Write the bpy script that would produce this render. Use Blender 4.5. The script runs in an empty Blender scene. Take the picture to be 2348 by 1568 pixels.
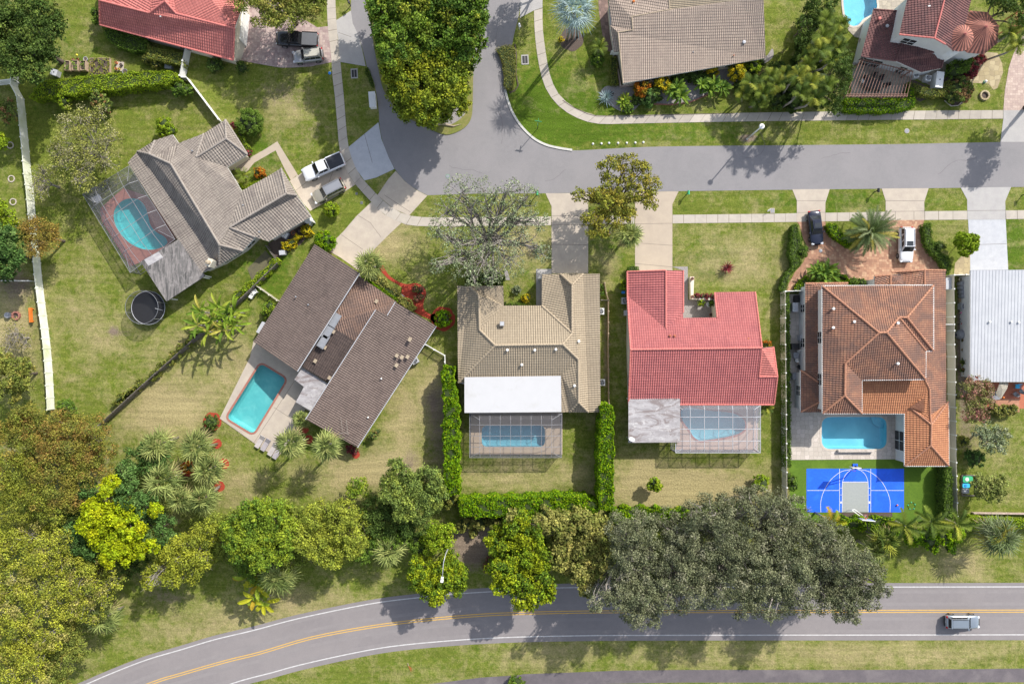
import bpy, bmesh, math, random
import numpy as np
from mathutils import Vector, Matrix
from mathutils.geometry import tessellate_polygon
# ------------------------------------------------------------------ camera, sky, sun
SCN = bpy.context.scene
COL = SCN.collection
CH = 94.87          # height of the drone above the ground
PPM = 16.5          # photograph pixels (2348 wide) per metre on the ground
cam_d = bpy.data.cameras.new("camera")
cam_d.sensor_width = 36.0
cam_d.lens = 24.0
cam_d.clip_start = 1.0
cam_d.clip_end = 3000.0
cam = bpy.data.objects.new("camera", cam_d)
cam.location = (0, 0, CH)
cam.rotation_euler = (0, 0, 0)
COL.objects.link(cam)
SCN.camera = cam
SUN_EL = math.radians(39.5)
SUN_AZ = math.radians(40.0)      # clockwise from +Y
world = bpy.data.worlds.new("World")
SCN.world = world
world.use_nodes = True
wn = world.node_tree
for n in list(wn.nodes):
 wn.nodes.remove(n)
w_out = wn.nodes.new("ShaderNodeOutputWorld")
w_bg = wn.nodes.new("ShaderNodeBackground")
w_sky = wn.nodes.new("ShaderNodeTexSky")
w_sky.sky_type = 'NISHITA'
w_sky.sun_disc = False
w_sky.sun_elevation = SUN_EL
w_sky.sun_rotation = SUN_AZ
w_sky.air_density = 1.0
w_sky.dust_density = 1.5
w_bg.inputs[1].default_value = 0.15
w_hs = wn.nodes.new("ShaderNodeHueSaturation"); w_hs.inputs['Saturation'].default_value = 0.62
wn.links.new(w_sky.outputs[0], w_hs.inputs['Color'])
wn.links.new(w_hs.outputs[0], w_bg.inputs[0])
wn.links.new(w_bg.outputs[0], w_out.inputs[0])
sun_d = bpy.data.lights.new("sun", 'SUN')
sun_d.energy = 3.75
sun_d.angle = math.radians(0.6)
sun_d.color = (1.0, 0.95, 0.88)
sun = bpy.data.objects.new("sun", sun_d)
_sd = Vector((math.sin(SUN_AZ) * math.cos(SUN_EL), math.cos(SUN_AZ) * math.cos(SUN_EL), math.sin(SUN_EL)))
sun.rotation_euler = _sd.to_track_quat('Z', 'Y').to_euler()
sun.location = _sd * 200
COL.objects.link(sun)
SCN.view_settings.view_transform = 'Standard'
SCN.view_settings.look = 'None'
SCN.view_settings.exposure = 0.75
SCN.view_settings.gamma = 1.0
SCN.view_settings.use_curve_mapping = False
try:
 SCN.cycles.max_bounces = 6
 SCN.cycles.transparent_max_bounces = 10
 SCN.cycles.caustics_reflective = False
 SCN.cycles.caustics_refractive = False
 SCN.cycles.use_denoising = True
except Exception:
 pass
# ------------------------------------------------------------------ survey helpers
OX = [0.0, 582.65, 1165.3, 1739.3]
OY = [0.0, 382.6, 765.3, 1161.0]
KZ = 0.2596
def D(tile, x, y):
 """survey sheet (column,row) coordinates -> plan coordinates"""
 if tile == 'D':
  return (x, y)
 return (OX[int(tile[0])] + x * KZ, OY[int(tile[1])] + y * KZ)
def P(s):
 """'@10 642,0 652,240' -> list of plan tuples (x, y[, z])"""
 out, t = [], 'D'
 for tok in s.split():
  if tok[0] == '@':
   t = tok[1:]
   continue
  v = [float(a) for a in tok.split(',')]
  d = D(t, v[0], v[1])
  out.append((d[0], d[1]) + tuple(v[2:]))
 return out
def W(x, y, z=0.0):
 """plan coordinate of something seen at height z -> world point"""
 f = (CH - z) / CH
 return Vector(((x - 1174.0) / PPM * f, (784.0 - y) / PPM * f, z))
def WP(s, z=0.0):
 return [W(p[0], p[1], p[2] if len(p) > 2 else z) for p in P(s)]
def smooth(pts, n=6, closed=False):
 pts = [Vector(p) for p in pts]
 m = len(pts)
 if m < 3:
  return pts
 out = []
 rng_ = range(m) if closed else range(m - 1)
 for i in rng_:
  if closed:
   p0, p1, p2, p3 = pts[(i - 1) % m], pts[i], pts[(i + 1) % m], pts[(i + 2) % m]
  else:
   p1, p2 = pts[i], pts[i + 1]
   p0 = pts[i - 1] if i > 0 else p1 * 2 - p2
   p3 = pts[i + 2] if i + 2 < m else p2 * 2 - p1
  for k in range(n):
   t = k / n
   out.append(0.5 * ((2 * p1) + (p2 - p0) * t + (2 * p0 - 5 * p1 + 4 * p2 - p3) * t * t + (3 * p1 - p0 - 3 * p2 + p3) * t ** 3))
 if not closed:
  out.append(pts[-1])
 return out
# ------------------------------------------------------------------ object helpers
def tag(o, label=None, cat=None, group=None, kind=None):
 if label: o['label'] = label
 if cat: o['category'] = cat
 if group: o['group'] = group
 if kind: o['kind'] = kind
 return o
def thing(name, label, cat, loc=(0, 0, 0), group=None):
 o = bpy.data.objects.new(name, None)
 o.empty_display_size = 0.3
 o.location = loc
 COL.objects.link(o)
 tag(o, label, cat, group)
 return o
def root_loc(p):
 v = Vector((0, 0, 0))
 while p is not None:
  v = v + p.location
  p = p.parent
 return v
def kids(o):
 return list(CHILD.get(o.name, []))
CHILD = {}
def link(name, me, parent=None):
 o = bpy.data.objects.new(name, me)
 COL.objects.link(o)
 if parent is not None:
  o.parent = parent
  CHILD.setdefault(parent.name, []).append(o)
 return o
def copy_tree(o, parent=None, label=None):
 c = o.copy()
 COL.objects.link(c)
 c.parent = parent
 if parent is not None:
  CHILD.setdefault(parent.name, []).append(c)
 if label:
  c['label'] = label
 for ch in kids(o):
  copy_tree(ch, c)
 return c
class MB:
 def __init__(s):
  s.v, s.f, s.m, s.uv = [], [], [], None
 def add(s, vs, fs, mi=0):
  b = len(s.v)
  s.v.extend([tuple(v) for v in vs])
  for f in fs:
   s.f.append([b + i for i in f]); s.m.append(mi)
  return s
 def box(s, c, size, rz=0.0, mi=0, tilt=None):
  x, y, z = size[0] / 2, size[1] / 2, size[2] / 2
  M = Matrix.Rotation(rz, 3, 'Z')
  if tilt is not None: M = M @ tilt
  vs = [Vector(c) + M @ Vector(p) for p in ((-x, -y, -z), (x, -y, -z), (x, y, -z), (-x, y, -z), (-x, -y, z), (x, -y, z), (x, y, z), (-x, y, z))]
  return s.add(vs, [(0, 3, 2, 1), (4, 5, 6, 7), (0, 1, 5, 4), (1, 2, 6, 5), (2, 3, 7, 6), (3, 0, 4, 7)], mi)
 def bar(s, a, b, w, h=None, mi=0):
  a, b = Vector(a), Vector(b); h = h or w
  d = b - a
  if d.length < 1e-6: return s
  d.normalize()
  up = Vector((0, 0, 1)) if abs(d.z) < 0.95 else Vector((1, 0, 0))
  sx = d.cross(up).normalized() * w / 2
  sy = sx.cross(d).normalized() * h / 2
  vs = [a - sx - sy, a + sx - sy, a + sx + sy, a - sx + sy, b - sx - sy, b + sx - sy, b + sx + sy, b - sx + sy]
  return s.add(vs, [(0, 1, 2, 3), (7, 6, 5, 4), (0, 4, 5, 1), (1, 5, 6, 2), (2, 6, 7, 3), (3, 7, 4, 0)], mi)
 def tube(s, path, radii, n=6, cap=True, mi=0):
  path = [Vector(p) for p in path]
  if not hasattr(radii, '__len__'): radii = [radii] * len(path)
  rings = []
  prev = None
  for i, p in enumerate(path):
   d = (path[min(i + 1, len(path) - 1)] - path[max(i - 1, 0)])
   if d.length < 1e-7: d = Vector((0, 0, 1))
   d.normalize()
   if prev is None:
    a = Vector((0, 0, 1)) if abs(d.z) < 0.9 else Vector((1, 0, 0))
   else:
    a = prev
   x = (a - d * a.dot(d))
   if x.length < 1e-5: x = d.orthogonal()
   x.normalize(); y = d.cross(x); prev = x
   rings.append([p + (x * math.cos(2 * math.pi * k / n) + y * math.sin(2 * math.pi * k / n)) * radii[i] for k in range(n)])
  vs = [v for r in rings for v in r]
  fs = []
  for i in range(len(rings) - 1):
   for k in range(n):
    k2 = (k + 1) % n
    fs.append((i * n + k, i * n + k2, (i + 1) * n + k2, (i + 1) * n + k))
  if cap:
   fs.append(tuple(reversed(range(n))))
   fs.append(tuple(range((len(rings) - 1) * n, len(rings) * n)))
  return s.add(vs, fs, mi)
 def lathe(s, c, prof, n=16, mi=0):
  c = Vector(c)
  vs, fs = [], []
  for r, z in prof:
   for k in range(n):
    a = 2 * math.pi * k / n
    vs.append(c + Vector((r * math.cos(a), r * math.sin(a), z)))
  for i in range(len(prof) - 1):
   for k in range(n):
    k2 = (k + 1) % n
    fs.append((i * n + k, i * n + k2, (i + 1) * n + k2, (i + 1) * n + k))
  if prof[0][0] > 1e-4: fs.append(tuple(reversed(range(n))))
  if prof[-1][0] > 1e-4: fs.append(tuple(range((len(prof) - 1) * n, len(prof) * n)))
  return s.add(vs, fs, mi)
 def sheet(s, poly, z=None, holes=(), mi=0):
  loops = [[Vector((p[0], p[1], p[2] if z is None else z)) for p in poly]]
  for h in holes:
   loops.append([Vector((p[0], p[1], p[2] if z is None else z)) for p in h])
  tris = tessellate_polygon([[Vector((p.x, p.y, 0)) for p in l] for l in loops])
  vs = [p for l in loops for p in l]
  fs = []
  for t in tris:
   a, b, c = (vs[i] for i in t)
   fs.append(t if (b - a).cross(c - a).z > 0 else tuple(reversed(t)))
  return s.add(vs, fs, mi)
 def prism(s, poly, z0, z1, mi=0, holes=()):
  poly = [Vector((p[0], p[1], 0)) for p in poly]
  if area(poly) < 0: poly = poly[::-1]
  s.sheet(poly, z1, holes, mi)
  n = len(poly)
  vs = [Vector((p.x, p.y, z0)) for p in poly] + [Vector((p.x, p.y, z1)) for p in poly]
  s.add(vs, [(i, (i + 1) % n, n + (i + 1) % n, n + i) for i in range(n)], mi)
  for h in holes:
   h = [Vector((p[0], p[1], 0)) for p in h]
   if area(h) > 0: h = h[::-1]
   n = len(h)
   s.add([Vector((p.x, p.y, z0)) for p in h] + [Vector((p.x, p.y, z1)) for p in h], [(i, (i + 1) % n, n + (i + 1) % n, n + i) for i in range(n)], mi)
  return s
 def build(s, name, mats, parent=None, sm=False, uvs=None):
  off = root_loc(parent)
  me = bpy.data.meshes.new(name)
  me.from_pydata([(v[0] - off.x, v[1] - off.y, v[2] - off.z) for v in s.v], [], s.f)
  mats = mats if isinstance(mats, (list, tuple)) else [mats]
  for m in mats: me.materials.append(m)
  if len(mats) > 1:
   me.polygons.foreach_set('material_index', s.m)
  if sm:
   me.polygons.foreach_set('use_smooth', [True] * len(me.polygons))
  if uvs is not None:
   l = me.uv_layers.new(name='UVMap')
   l.data.foreach_set('uv', uvs)
  me.update()
  return link(name, me, parent)
def area(p):
 return 0.5 * sum(p[i][0] * p[(i + 1) % len(p)][1] - p[(i + 1) % len(p)][0] * p[i][1] for i in range(len(p)))
def inset(poly, d):
 """offset a simple polygon inwards by d (world xy), keeps z"""
 pts = [Vector(p) for p in poly]
 flip = area(pts) < 0
 if flip: pts = pts[::-1]
 n = len(pts); out = []
 for i in range(n):
  a, b, c = pts[i - 1], pts[i], pts[(i + 1) % n]
  e1 = Vector((b.x - a.x, b.y - a.y)); e2 = Vector((c.x - b.x, c.y - b.y))
  if e1.length < 1e-6 or e2.length < 1e-6:
   out.append(b.copy()); continue
  e1.normalize(); e2.normalize()
  n1 = Vector((-e1.y, e1.x)); n2 = Vector((-e2.y, e2.x))
  k = n1 + n2
  den = max(0.3, 1 + n1.dot(n2))
  out.append(Vector((b.x + k.x * d / den, b.y + k.y * d / den, b.z)))
 return out[::-1] if flip else out
# ------------------------------------------------------------------ materials
def new_mat(name):
 m = bpy.data.materials.new(name)
 m.use_nodes = True
 nt = m.node_tree
 for n in list(nt.nodes): nt.nodes.remove(n)
 out = nt.nodes.new("ShaderNodeOutputMaterial")
 b = nt.nodes.new("ShaderNodeBsdfPrincipled")
 nt.links.new(b.outputs[0], out.inputs[0])
 return m, nt, b, out
def c4(c):
 return (c[0], c[1], c[2], 1.0)
def noise(nt, vec, scale, detail=4.0, rough=0.6, dist=0.0):
 n = nt.nodes.new("ShaderNodeTexNoise")
 n.inputs['Scale'].default_value = scale
 n.inputs['Detail'].default_value = detail
 n.inputs['Roughness'].default_value = rough
 n.inputs['Distortion'].default_value = dist
 if vec is not None: nt.links.new(vec, n.inputs['Vector'])
 return n.outputs['Fac']
def rng_map(nt, fac, a, b, lo=0.0, hi=1.0):
 m = nt.nodes.new("ShaderNodeMapRange")
 m.inputs['From Min'].default_value = a; m.inputs['From Max'].default_value = b
 m.inputs['To Min'].default_value = lo; m.inputs['To Max'].default_value = hi
 nt.links.new(fac, m.inputs['Value'])
 return m.outputs['Result']
def mixc(nt, fac, a, b, mode='MIX'):
 m = nt.nodes.new("ShaderNodeMix")
 m.data_type = 'RGBA'; m.blend_type = mode; m.clamp_factor = True
 if isinstance(fac, (int, float)): m.inputs[0].default_value = fac
 else: nt.links.new(fac, m.inputs[0])
 for i, c in ((6, a), (7, b)):
  if isinstance(c, (tuple, list)): m.inputs[i].default_value = c4(c)
  else: nt.links.new(c, m.inputs[i])
 return m.outputs[2]
def math_n(nt, op, a, b=None):
 m = nt.nodes.new("ShaderNodeMath"); m.operation = op
 for i, v in ((0, a), (1, b)):
  if v is None: continue
  if isinstance(v, (int, float)): m.inputs[i].default_value = v
  else: nt.links.new(v, m.inputs[i])
 return m.outputs[0]
def geo_pos(nt):
 return nt.nodes.new("ShaderNodeNewGeometry").outputs['Position']
def bump(nt, b, h, strength=0.4, dist=0.05):
 n = nt.nodes.new("ShaderNodeBump")
 n.inputs['Strength'].default_value = strength
 n.inputs['Distance'].default_value = dist
 nt.links.new(h, n.inputs['Height'])
 nt.links.new(n.outputs[0], b.inputs['Normal'])
def pmat(name, c1, c2=None, scale=3.0, rough=0.85, c3=None, scale3=0.35, k3=(0.5, 0.65), metal=0.0, bmp=0.0, bscale=20.0, spec=0.4, attr=None, fine=0.0, coat=0.0):
 m, nt, b, out = new_mat(name)
 pos = geo_pos(nt)
 if c2 is None: c2 = tuple(x * 0.85 for x in c1)
 col = mixc(nt, rng_map(nt, noise(nt, pos, scale, 6, 0.65), 0.36, 0.64), c1, c2)
 if c3 is not None:
  col = mixc(nt, rng_map(nt, noise(nt, pos, scale3, 5, 0.6, 0.5), *k3), col, c3)
 if fine > 0:
  f = rng_map(nt, noise(nt, pos, 14.0, 3, 0.7), 0.3, 0.7, 1 - fine, 1 + fine)
  mm = nt.nodes.new("ShaderNodeVectorMath"); mm.operation = 'SCALE'
  nt.links.new(col, mm.inputs[0]); nt.links.new(f, mm.inputs['Scale'])
  col = mm.outputs[0]
 if attr:
  a = nt.nodes.new("ShaderNodeAttribute"); a.attribute_name = attr
  col = mixc(nt, 1.0, col, a.outputs['Color'], 'MULTIPLY')
 nt.links.new(col, b.inputs['Base Color'])
 b.inputs['Roughness'].default_value = rough
 b.inputs['Metallic'].default_value = metal
 b.inputs['Specular IOR Level'].default_value = spec
 if coat: b.inputs['Coat Weight'].default_value = coat
 if bmp: bump(nt, b, noise(nt, pos, bscale, 4, 0.6), bmp, 0.03)
 return m
def tile_mat(name, c1, c2, dirt, dirtk=(0.55, 0.75), pitch=0.3, row=0.38, var=0.25, rough=0.8, streak=None):
 """clay / concrete barrel tile: colour varies tile by tile, weathering patches"""
 m, nt, b, out = new_mat(name)
 uv = nt.nodes.new("ShaderNodeUVMap").outputs[0]
 sep = nt.nodes.new("ShaderNodeSeparateXYZ"); nt.links.new(uv, sep.inputs[0])
 fu = math_n(nt, 'FLOOR', math_n(nt, 'DIVIDE', sep.outputs[0], pitch))
 fv = math_n(nt, 'FLOOR', math_n(nt, 'DIVIDE', sep.outputs[1], row))
 cmb = nt.nodes.new("ShaderNodeCombineXYZ")
 nt.links.new(fu, cmb.inputs[0]); nt.links.new(fv, cmb.inputs[1])
 wn_ = nt.nodes.new("ShaderNodeTexWhiteNoise"); wn_.noise_dimensions = '3D'
 nt.links.new(cmb.outputs[0], wn_.inputs['Vector'])
 col = mixc(nt, wn_.outputs['Value'], c1, c2)
 pos = geo_pos(nt)
 col = mixc(nt, rng_map(nt, noise(nt, pos, 0.5, 7, 0.7, 0.6), *dirtk), col, dirt)
 if streak:
  col = mixc(nt, rng_map(nt, noise(nt, pos, 5.0, 4, 0.8), 0.55, 0.75), col, streak)
 # dark tile gaps; shade along courses and ribs is put into the colour
 fr = math_n(nt, 'FRACT', math_n(nt, 'DIVIDE', sep.outputs[1], row))
 g = rng_map(nt, fr, 0.80, 0.97)
 gu = math_n(nt, 'ABSOLUTE', math_n(nt, 'SUBTRACT', math_n(nt, 'FRACT', math_n(nt, 'DIVIDE', sep.outputs[0], pitch)), 0.5))
 gv = rng_map(nt, gu, 0.16, 0.0)
 groove = math_n(nt, 'MULTIPLY', math_n(nt, 'MAXIMUM', math_n(nt, 'MULTIPLY', g, 0.75), math_n(nt, 'MULTIPLY', gv, 1.0)), 0.9)
 col = mixc(nt, groove, col, tuple(x * 0.42 for x in dirt))
 nt.links.new(col, b.inputs['Base Color'])
 b.inputs['Roughness'].default_value = rough
 b.inputs['Specular IOR Level'].default_value = 0.25
 return m
def leaf_mat():
 m, nt, b, out = new_mat("foliage")
 a = nt.nodes.new("ShaderNodeAttribute"); a.attribute_name = 'leafcol'
 nt.links.new(a.outputs['Color'], b.inputs['Base Color'])
 b.inputs['Roughness'].default_value = 0.65
 b.inputs['Specular IOR Level'].default_value = 0.12
 tr = nt.nodes.new("ShaderNodeBsdfTranslucent")
 nt.links.new(mixc(nt, 1.0, a.outputs['Color'], (1.1, 1.2, 0.65), 'MULTIPLY'), tr.inputs[0])
 mx = nt.nodes.new("ShaderNodeMixShader"); mx.inputs[0].default_value = 0.22
 nt.links.new(b.outputs[0], mx.inputs[1]); nt.links.new(tr.outputs[0], mx.inputs[2])
 nt.links.new(mx.outputs[0], out.inputs[0])
 return m
def screen_mat():
 m, nt, b, out = new_mat("insect_screen")
 b.inputs['Base Color'].default_value = (0.13, 0.13, 0.15, 1)
 b.inputs['Roughness'].default_value = 0.7
 t = nt.nodes.new("ShaderNodeBsdfTransparent")
 t.inputs[0].default_value = (0.95, 0.95, 0.97, 1)
 mx = nt.nodes.new("ShaderNodeMixShader"); mx.inputs[0].default_value = 0.25
 nt.links.new(t.outputs[0], mx.inputs[1]); nt.links.new(b.outputs[0], mx.inputs[2])
 nt.links.new(mx.outputs[0], out.inputs[0])
 return m
def water_mat():
 m, nt, b, out = new_mat("pool_water")
 gl = nt.nodes.new("ShaderNodeBsdfGlossy"); gl.inputs['Roughness'].default_value = 0.04
 t = nt.nodes.new("ShaderNodeBsdfTransparent"); t.inputs[0].default_value = (0.80, 0.96, 0.97, 1)
 bp = nt.nodes.new("ShaderNodeBump"); bp.inputs['Strength'].default_value = 0.25; bp.inputs['Distance'].default_value = 0.05
 nt.links.new(noise(nt, geo_pos(nt), 3.0, 3, 0.5), bp.inputs['Height'])
 nt.links.new(bp.outputs[0], gl.inputs['Normal'])
 mx = nt.nodes.new("ShaderNodeMixShader")
 mx.inputs[0].default_value = 0.045
 nt.links.new(t.outputs[0], mx.inputs[1]); nt.links.new(gl.outputs[0], mx.inputs[2])
 nt.links.new(mx.outputs[0], out.inputs[0])
 return m
M = {}
M['leaf'] = leaf_mat()
M['screen'] = screen_mat()
M['water'] = water_mat()
M['asphalt'] = pmat('asphalt_residential', (0.209, 0.200, 0.202), (0.195, 0.187, 0.190), 1.6, 0.9, (0.225, 0.213, 0.215), 0.2, (0.42, 0.66), fine=0.12)
M['asphalt2'] = pmat('asphalt_avenue', (0.205, 0.186, 0.184), (0.19, 0.173, 0.173), 1.4, 0.9, (0.225, 0.204, 0.20), 0.15, (0.45, 0.7), fine=0.12)
M['asphalt3'] = pmat('asphalt_path', (0.125, 0.108, 0.115), (0.10, 0.088, 0.095), 0.8, 0.9, (0.17, 0.15, 0.15), 0.3, (0.5, 0.75), fine=0.15)
M['concrete'] = pmat('concrete', (0.427, 0.371, 0.301), (0.371, 0.320, 0.265), 0.9, 0.9, (0.306, 0.268, 0.232), 0.25, (0.55, 0.8), fine=0.06)
M['concrete_cool'] = pmat('concrete_cool', (0.368, 0.354, 0.336), (0.331, 0.317, 0.308), 0.9, 0.9, (0.276, 0.262, 0.253), 0.3, (0.55, 0.8), fine=0.07)
M['concrete_white'] = pmat('concrete_white', (0.425, 0.433, 0.451), (0.374, 0.383, 0.408), 1.2, 0.9, (0.289, 0.289, 0.306), 0.5, (0.6, 0.85), fine=0.08)
M['sidewalk'] = pmat('sidewalk_concrete', (0.420, 0.378, 0.319), (0.365, 0.329, 0.283), 0.9, 0.9, (0.301, 0.269, 0.238), 0.3, (0.58, 0.8), attr='tint', fine=0.06)
M['joint'] = pmat('joint_dark', (0.16, 0.14, 0.12))
M['curb'] = pmat('curb_concrete', (0.50, 0.49, 0.45))
M['soil'] = pmat('soil', (0.10, 0.075, 0.06), (0.07, 0.05, 0.04), 4.0, bmp=0.4)
M['gravel'] = pmat('gravel', (0.30, 0.28, 0.27), (0.20, 0.18, 0.17), 9.0, fine=0.3)
M['mulch'] = pmat('red_mulch', (0.36, 0.045, 0.02), (0.24, 0.03, 0.015), 7.0, fine=0.25)
M['white_paint'] = pmat('road_paint_white', (0.55, 0.54, 0.53), (0.40, 0.39, 0.38), 2.5)
M['yellow_paint'] = pmat('road_paint_yellow', (0.60, 0.36, 0.07), (0.48, 0.30, 0.08), 3.0)
M['green_paint'] = pmat('paint_green', (0.05, 0.25, 0.10), (0.2, 0.22, 0.2), 3.0)
M['white'] = pmat('white_vinyl', (0.78, 0.78, 0.76), (0.70, 0.70, 0.66), 1.2, 0.55)
M['white_old'] = pmat('white_vinyl_weathered', (0.72, 0.72, 0.66), (0.60, 0.62, 0.50), 1.0, 0.6, (0.48, 0.52, 0.30), 0.3, (0.5, 0.7))
M['cream_fence'] = pmat('cream_vinyl', (0.60, 0.56, 0.46), (0.55, 0.51, 0.42), 1.0, 0.6)
M['cream_wall'] = pmat('stucco_cream', (0.62, 0.57, 0.46), (0.56, 0.51, 0.42), 1.0, 0.9, bmp=0.15)
M['white_wall'] = pmat('stucco_white', (0.66, 0.66, 0.64), (0.6, 0.6, 0.58), 1.0, 0.9, bmp=0.15)
M['yellow_wall'] = pmat('stucco_yellow', (0.62, 0.50, 0.28), (0.55, 0.44, 0.25), 1.0, 0.9)
M['white_roof'] = pmat('roof_membrane_white', (0.46, 0.46, 0.465), (0.445, 0.445, 0.45), 0.8, 0.6, (0.40, 0.395, 0.38), 0.5, (0.55, 0.8))
M['metal_roof'] = pmat('roof_metal_white', (0.44, 0.45, 0.465), (0.39, 0.40, 0.42), 0.7, 0.45)
def streak_mat(name, cols, angle, sx, sy):
 m, nt, b, out = new_mat(name)
 mp = nt.nodes.new("ShaderNodeMapping"); mp.inputs['Rotation'].default_value = (0, 0, angle); mp.inputs['Scale'].default_value = (sx, sy, 1)
 nt.links.new(geo_pos(nt), mp.inputs['Vector'])
 v = mp.outputs[0]
 col = mixc(nt, rng_map(nt, noise(nt, v, 1.0, 8, 0.75, 0.8), 0.42, 0.58), cols[0], cols[1])
 col = mixc(nt, rng_map(nt, noise(nt, v, 0.45, 6, 0.7, 1.0), 0.50, 0.60), col, cols[2])
 col = mixc(nt, rng_map(nt, noise(nt, geo_pos(nt), 1.2, 8, 0.8), 0.54, 0.64, 0, 0.7), col, cols[3])
 nt.links.new(col, b.inputs['Base Color']); b.inputs['Roughness'].default_value = 0.9
 return m
M['patio_gray'] = streak_mat('patio_roof_streaked', ((0.22, 0.20, 0.19), (0.11, 0.105, 0.10), (0.06, 0.058, 0.056), (0.27, 0.25, 0.24)), math.radians(31), 3.0, 0.5)
M['patio_white'] = streak_mat('patio_roof_coated', ((0.36, 0.345, 0.35), (0.26, 0.245, 0.25), (0.19, 0.16, 0.155), (0.50, 0.49, 0.48)), 0.0, 0.6, 1.6)
M['flat_gray'] = pmat('flat_roof_aged', (0.19, 0.18, 0.175), (0.10, 0.095, 0.09), 2.2, 0.9, (0.25, 0.24, 0.225), 0.9, (0.48, 0.62), fine=0.4)
M['flat_white'] = pmat('flat_roof_coated', (0.33, 0.315, 0.32), (0.25, 0.235, 0.245), 1.1, 0.85, (0.42, 0.41, 0.40), 0.6, (0.50, 0.66), fine=0.2)
M['alu'] = pmat('frame_gray_aluminium', (0.24, 0.24, 0.25), None, 2.0, 0.5)
M['bronze'] = pmat('frame_bronze', (0.10, 0.095, 0.09), None, 2.0, 0.5)
M['wood'] = pmat('weathered_wood', (0.20, 0.175, 0.15), (0.11, 0.095, 0.085), 3.0, 0.9, fine=0.2)
M['wood_new'] = pmat('pale_wood', (0.42, 0.32, 0.22), (0.34, 0.25, 0.17), 3.0, 0.85)
M['redwood'] = pmat('red_brown_wood', (0.30, 0.17, 0.13), (0.2, 0.11, 0.085), 3.0, 0.8)
M['bark'] = pmat('bark_brown', (0.11, 0.085, 0.065), (0.07, 0.055, 0.045), 4.0, 0.95, bmp=0.5)
M['bark_gray'] = pmat('bark_gray', (0.30, 0.27, 0.235), (0.19, 0.17, 0.15), 4.0, 0.95, bmp=0.5)
M['bark_palm'] = pmat('bark_palm', (0.34, 0.31, 0.27), (0.25, 0.225, 0.2), 4.0, 0.95, bmp=0.5)
M['glass'] = pmat('dark_glass', (0.018, 0.022, 0.026), (0.03, 0.035, 0.04), 1.0, 0.12, spec=0.6)
M['black'] = pmat('black_plastic', (0.02, 0.02, 0.022), None, 3.0, 0.5)
M['hedge_core'] = pmat('hedge_core_shade', (0.03, 0.05, 0.008), (0.02, 0.032, 0.006), 6.0)  # solid fill, coloured dark to stand for shade in the leaf gaps
M['rubber'] = pmat('tyre_rubber', (0.03, 0.03, 0.03), None, 3.0, 0.9)
M['steel'] = pmat('galvanised_steel', (0.42, 0.43, 0.44), None, 3.0, 0.4, metal=0.6)
M['gray'] = pmat('gray_plastic', (0.24, 0.25, 0.27), (0.2, 0.21, 0.23), 3.0, 0.6)
M['gray_light'] = pmat('light_gray_cover', (0.42, 0.43, 0.45), (0.36, 0.37, 0.39), 2.0, 0.6)
M['red'] = pmat('red_plastic', (0.55, 0.04, 0.03), None, 2.0, 0.5)
M['orange'] = pmat('orange_plastic', (0.75, 0.20, 0.03), None, 2.0, 0.5)
M['pink'] = pmat('pink_plastic', (0.75, 0.12, 0.35), None, 2.0, 0.5)
M['blue'] = pmat('blue_plastic', (0.03, 0.22, 0.62), None, 2.0, 0.5)
M['cyan'] = pmat('cyan_plastic', (0.05, 0.45, 0.70), None, 2.0, 0.5)
M['green'] = pmat('green_plastic', (0.05, 0.40, 0.18), None, 2.0, 0.5)
M['yellow'] = pmat('yellow_plastic', (0.75, 0.60, 0.05), None, 2.0, 0.5)
M['terracotta'] = pmat('terracotta', (0.40, 0.13, 0.07), None, 2.0, 0.8)
M['rim'] = pmat('alloy', (0.4, 0.4, 0.42), None, 2.0, 0.3, metal=0.8)
M['lamp_lens'] = pmat('headlamp', (0.6, 0.62, 0.65), None, 2.0, 0.1)
M['tail'] = pmat('tail_lamp', (0.45, 0.01, 0.015), None, 2.0, 0.25)
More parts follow.
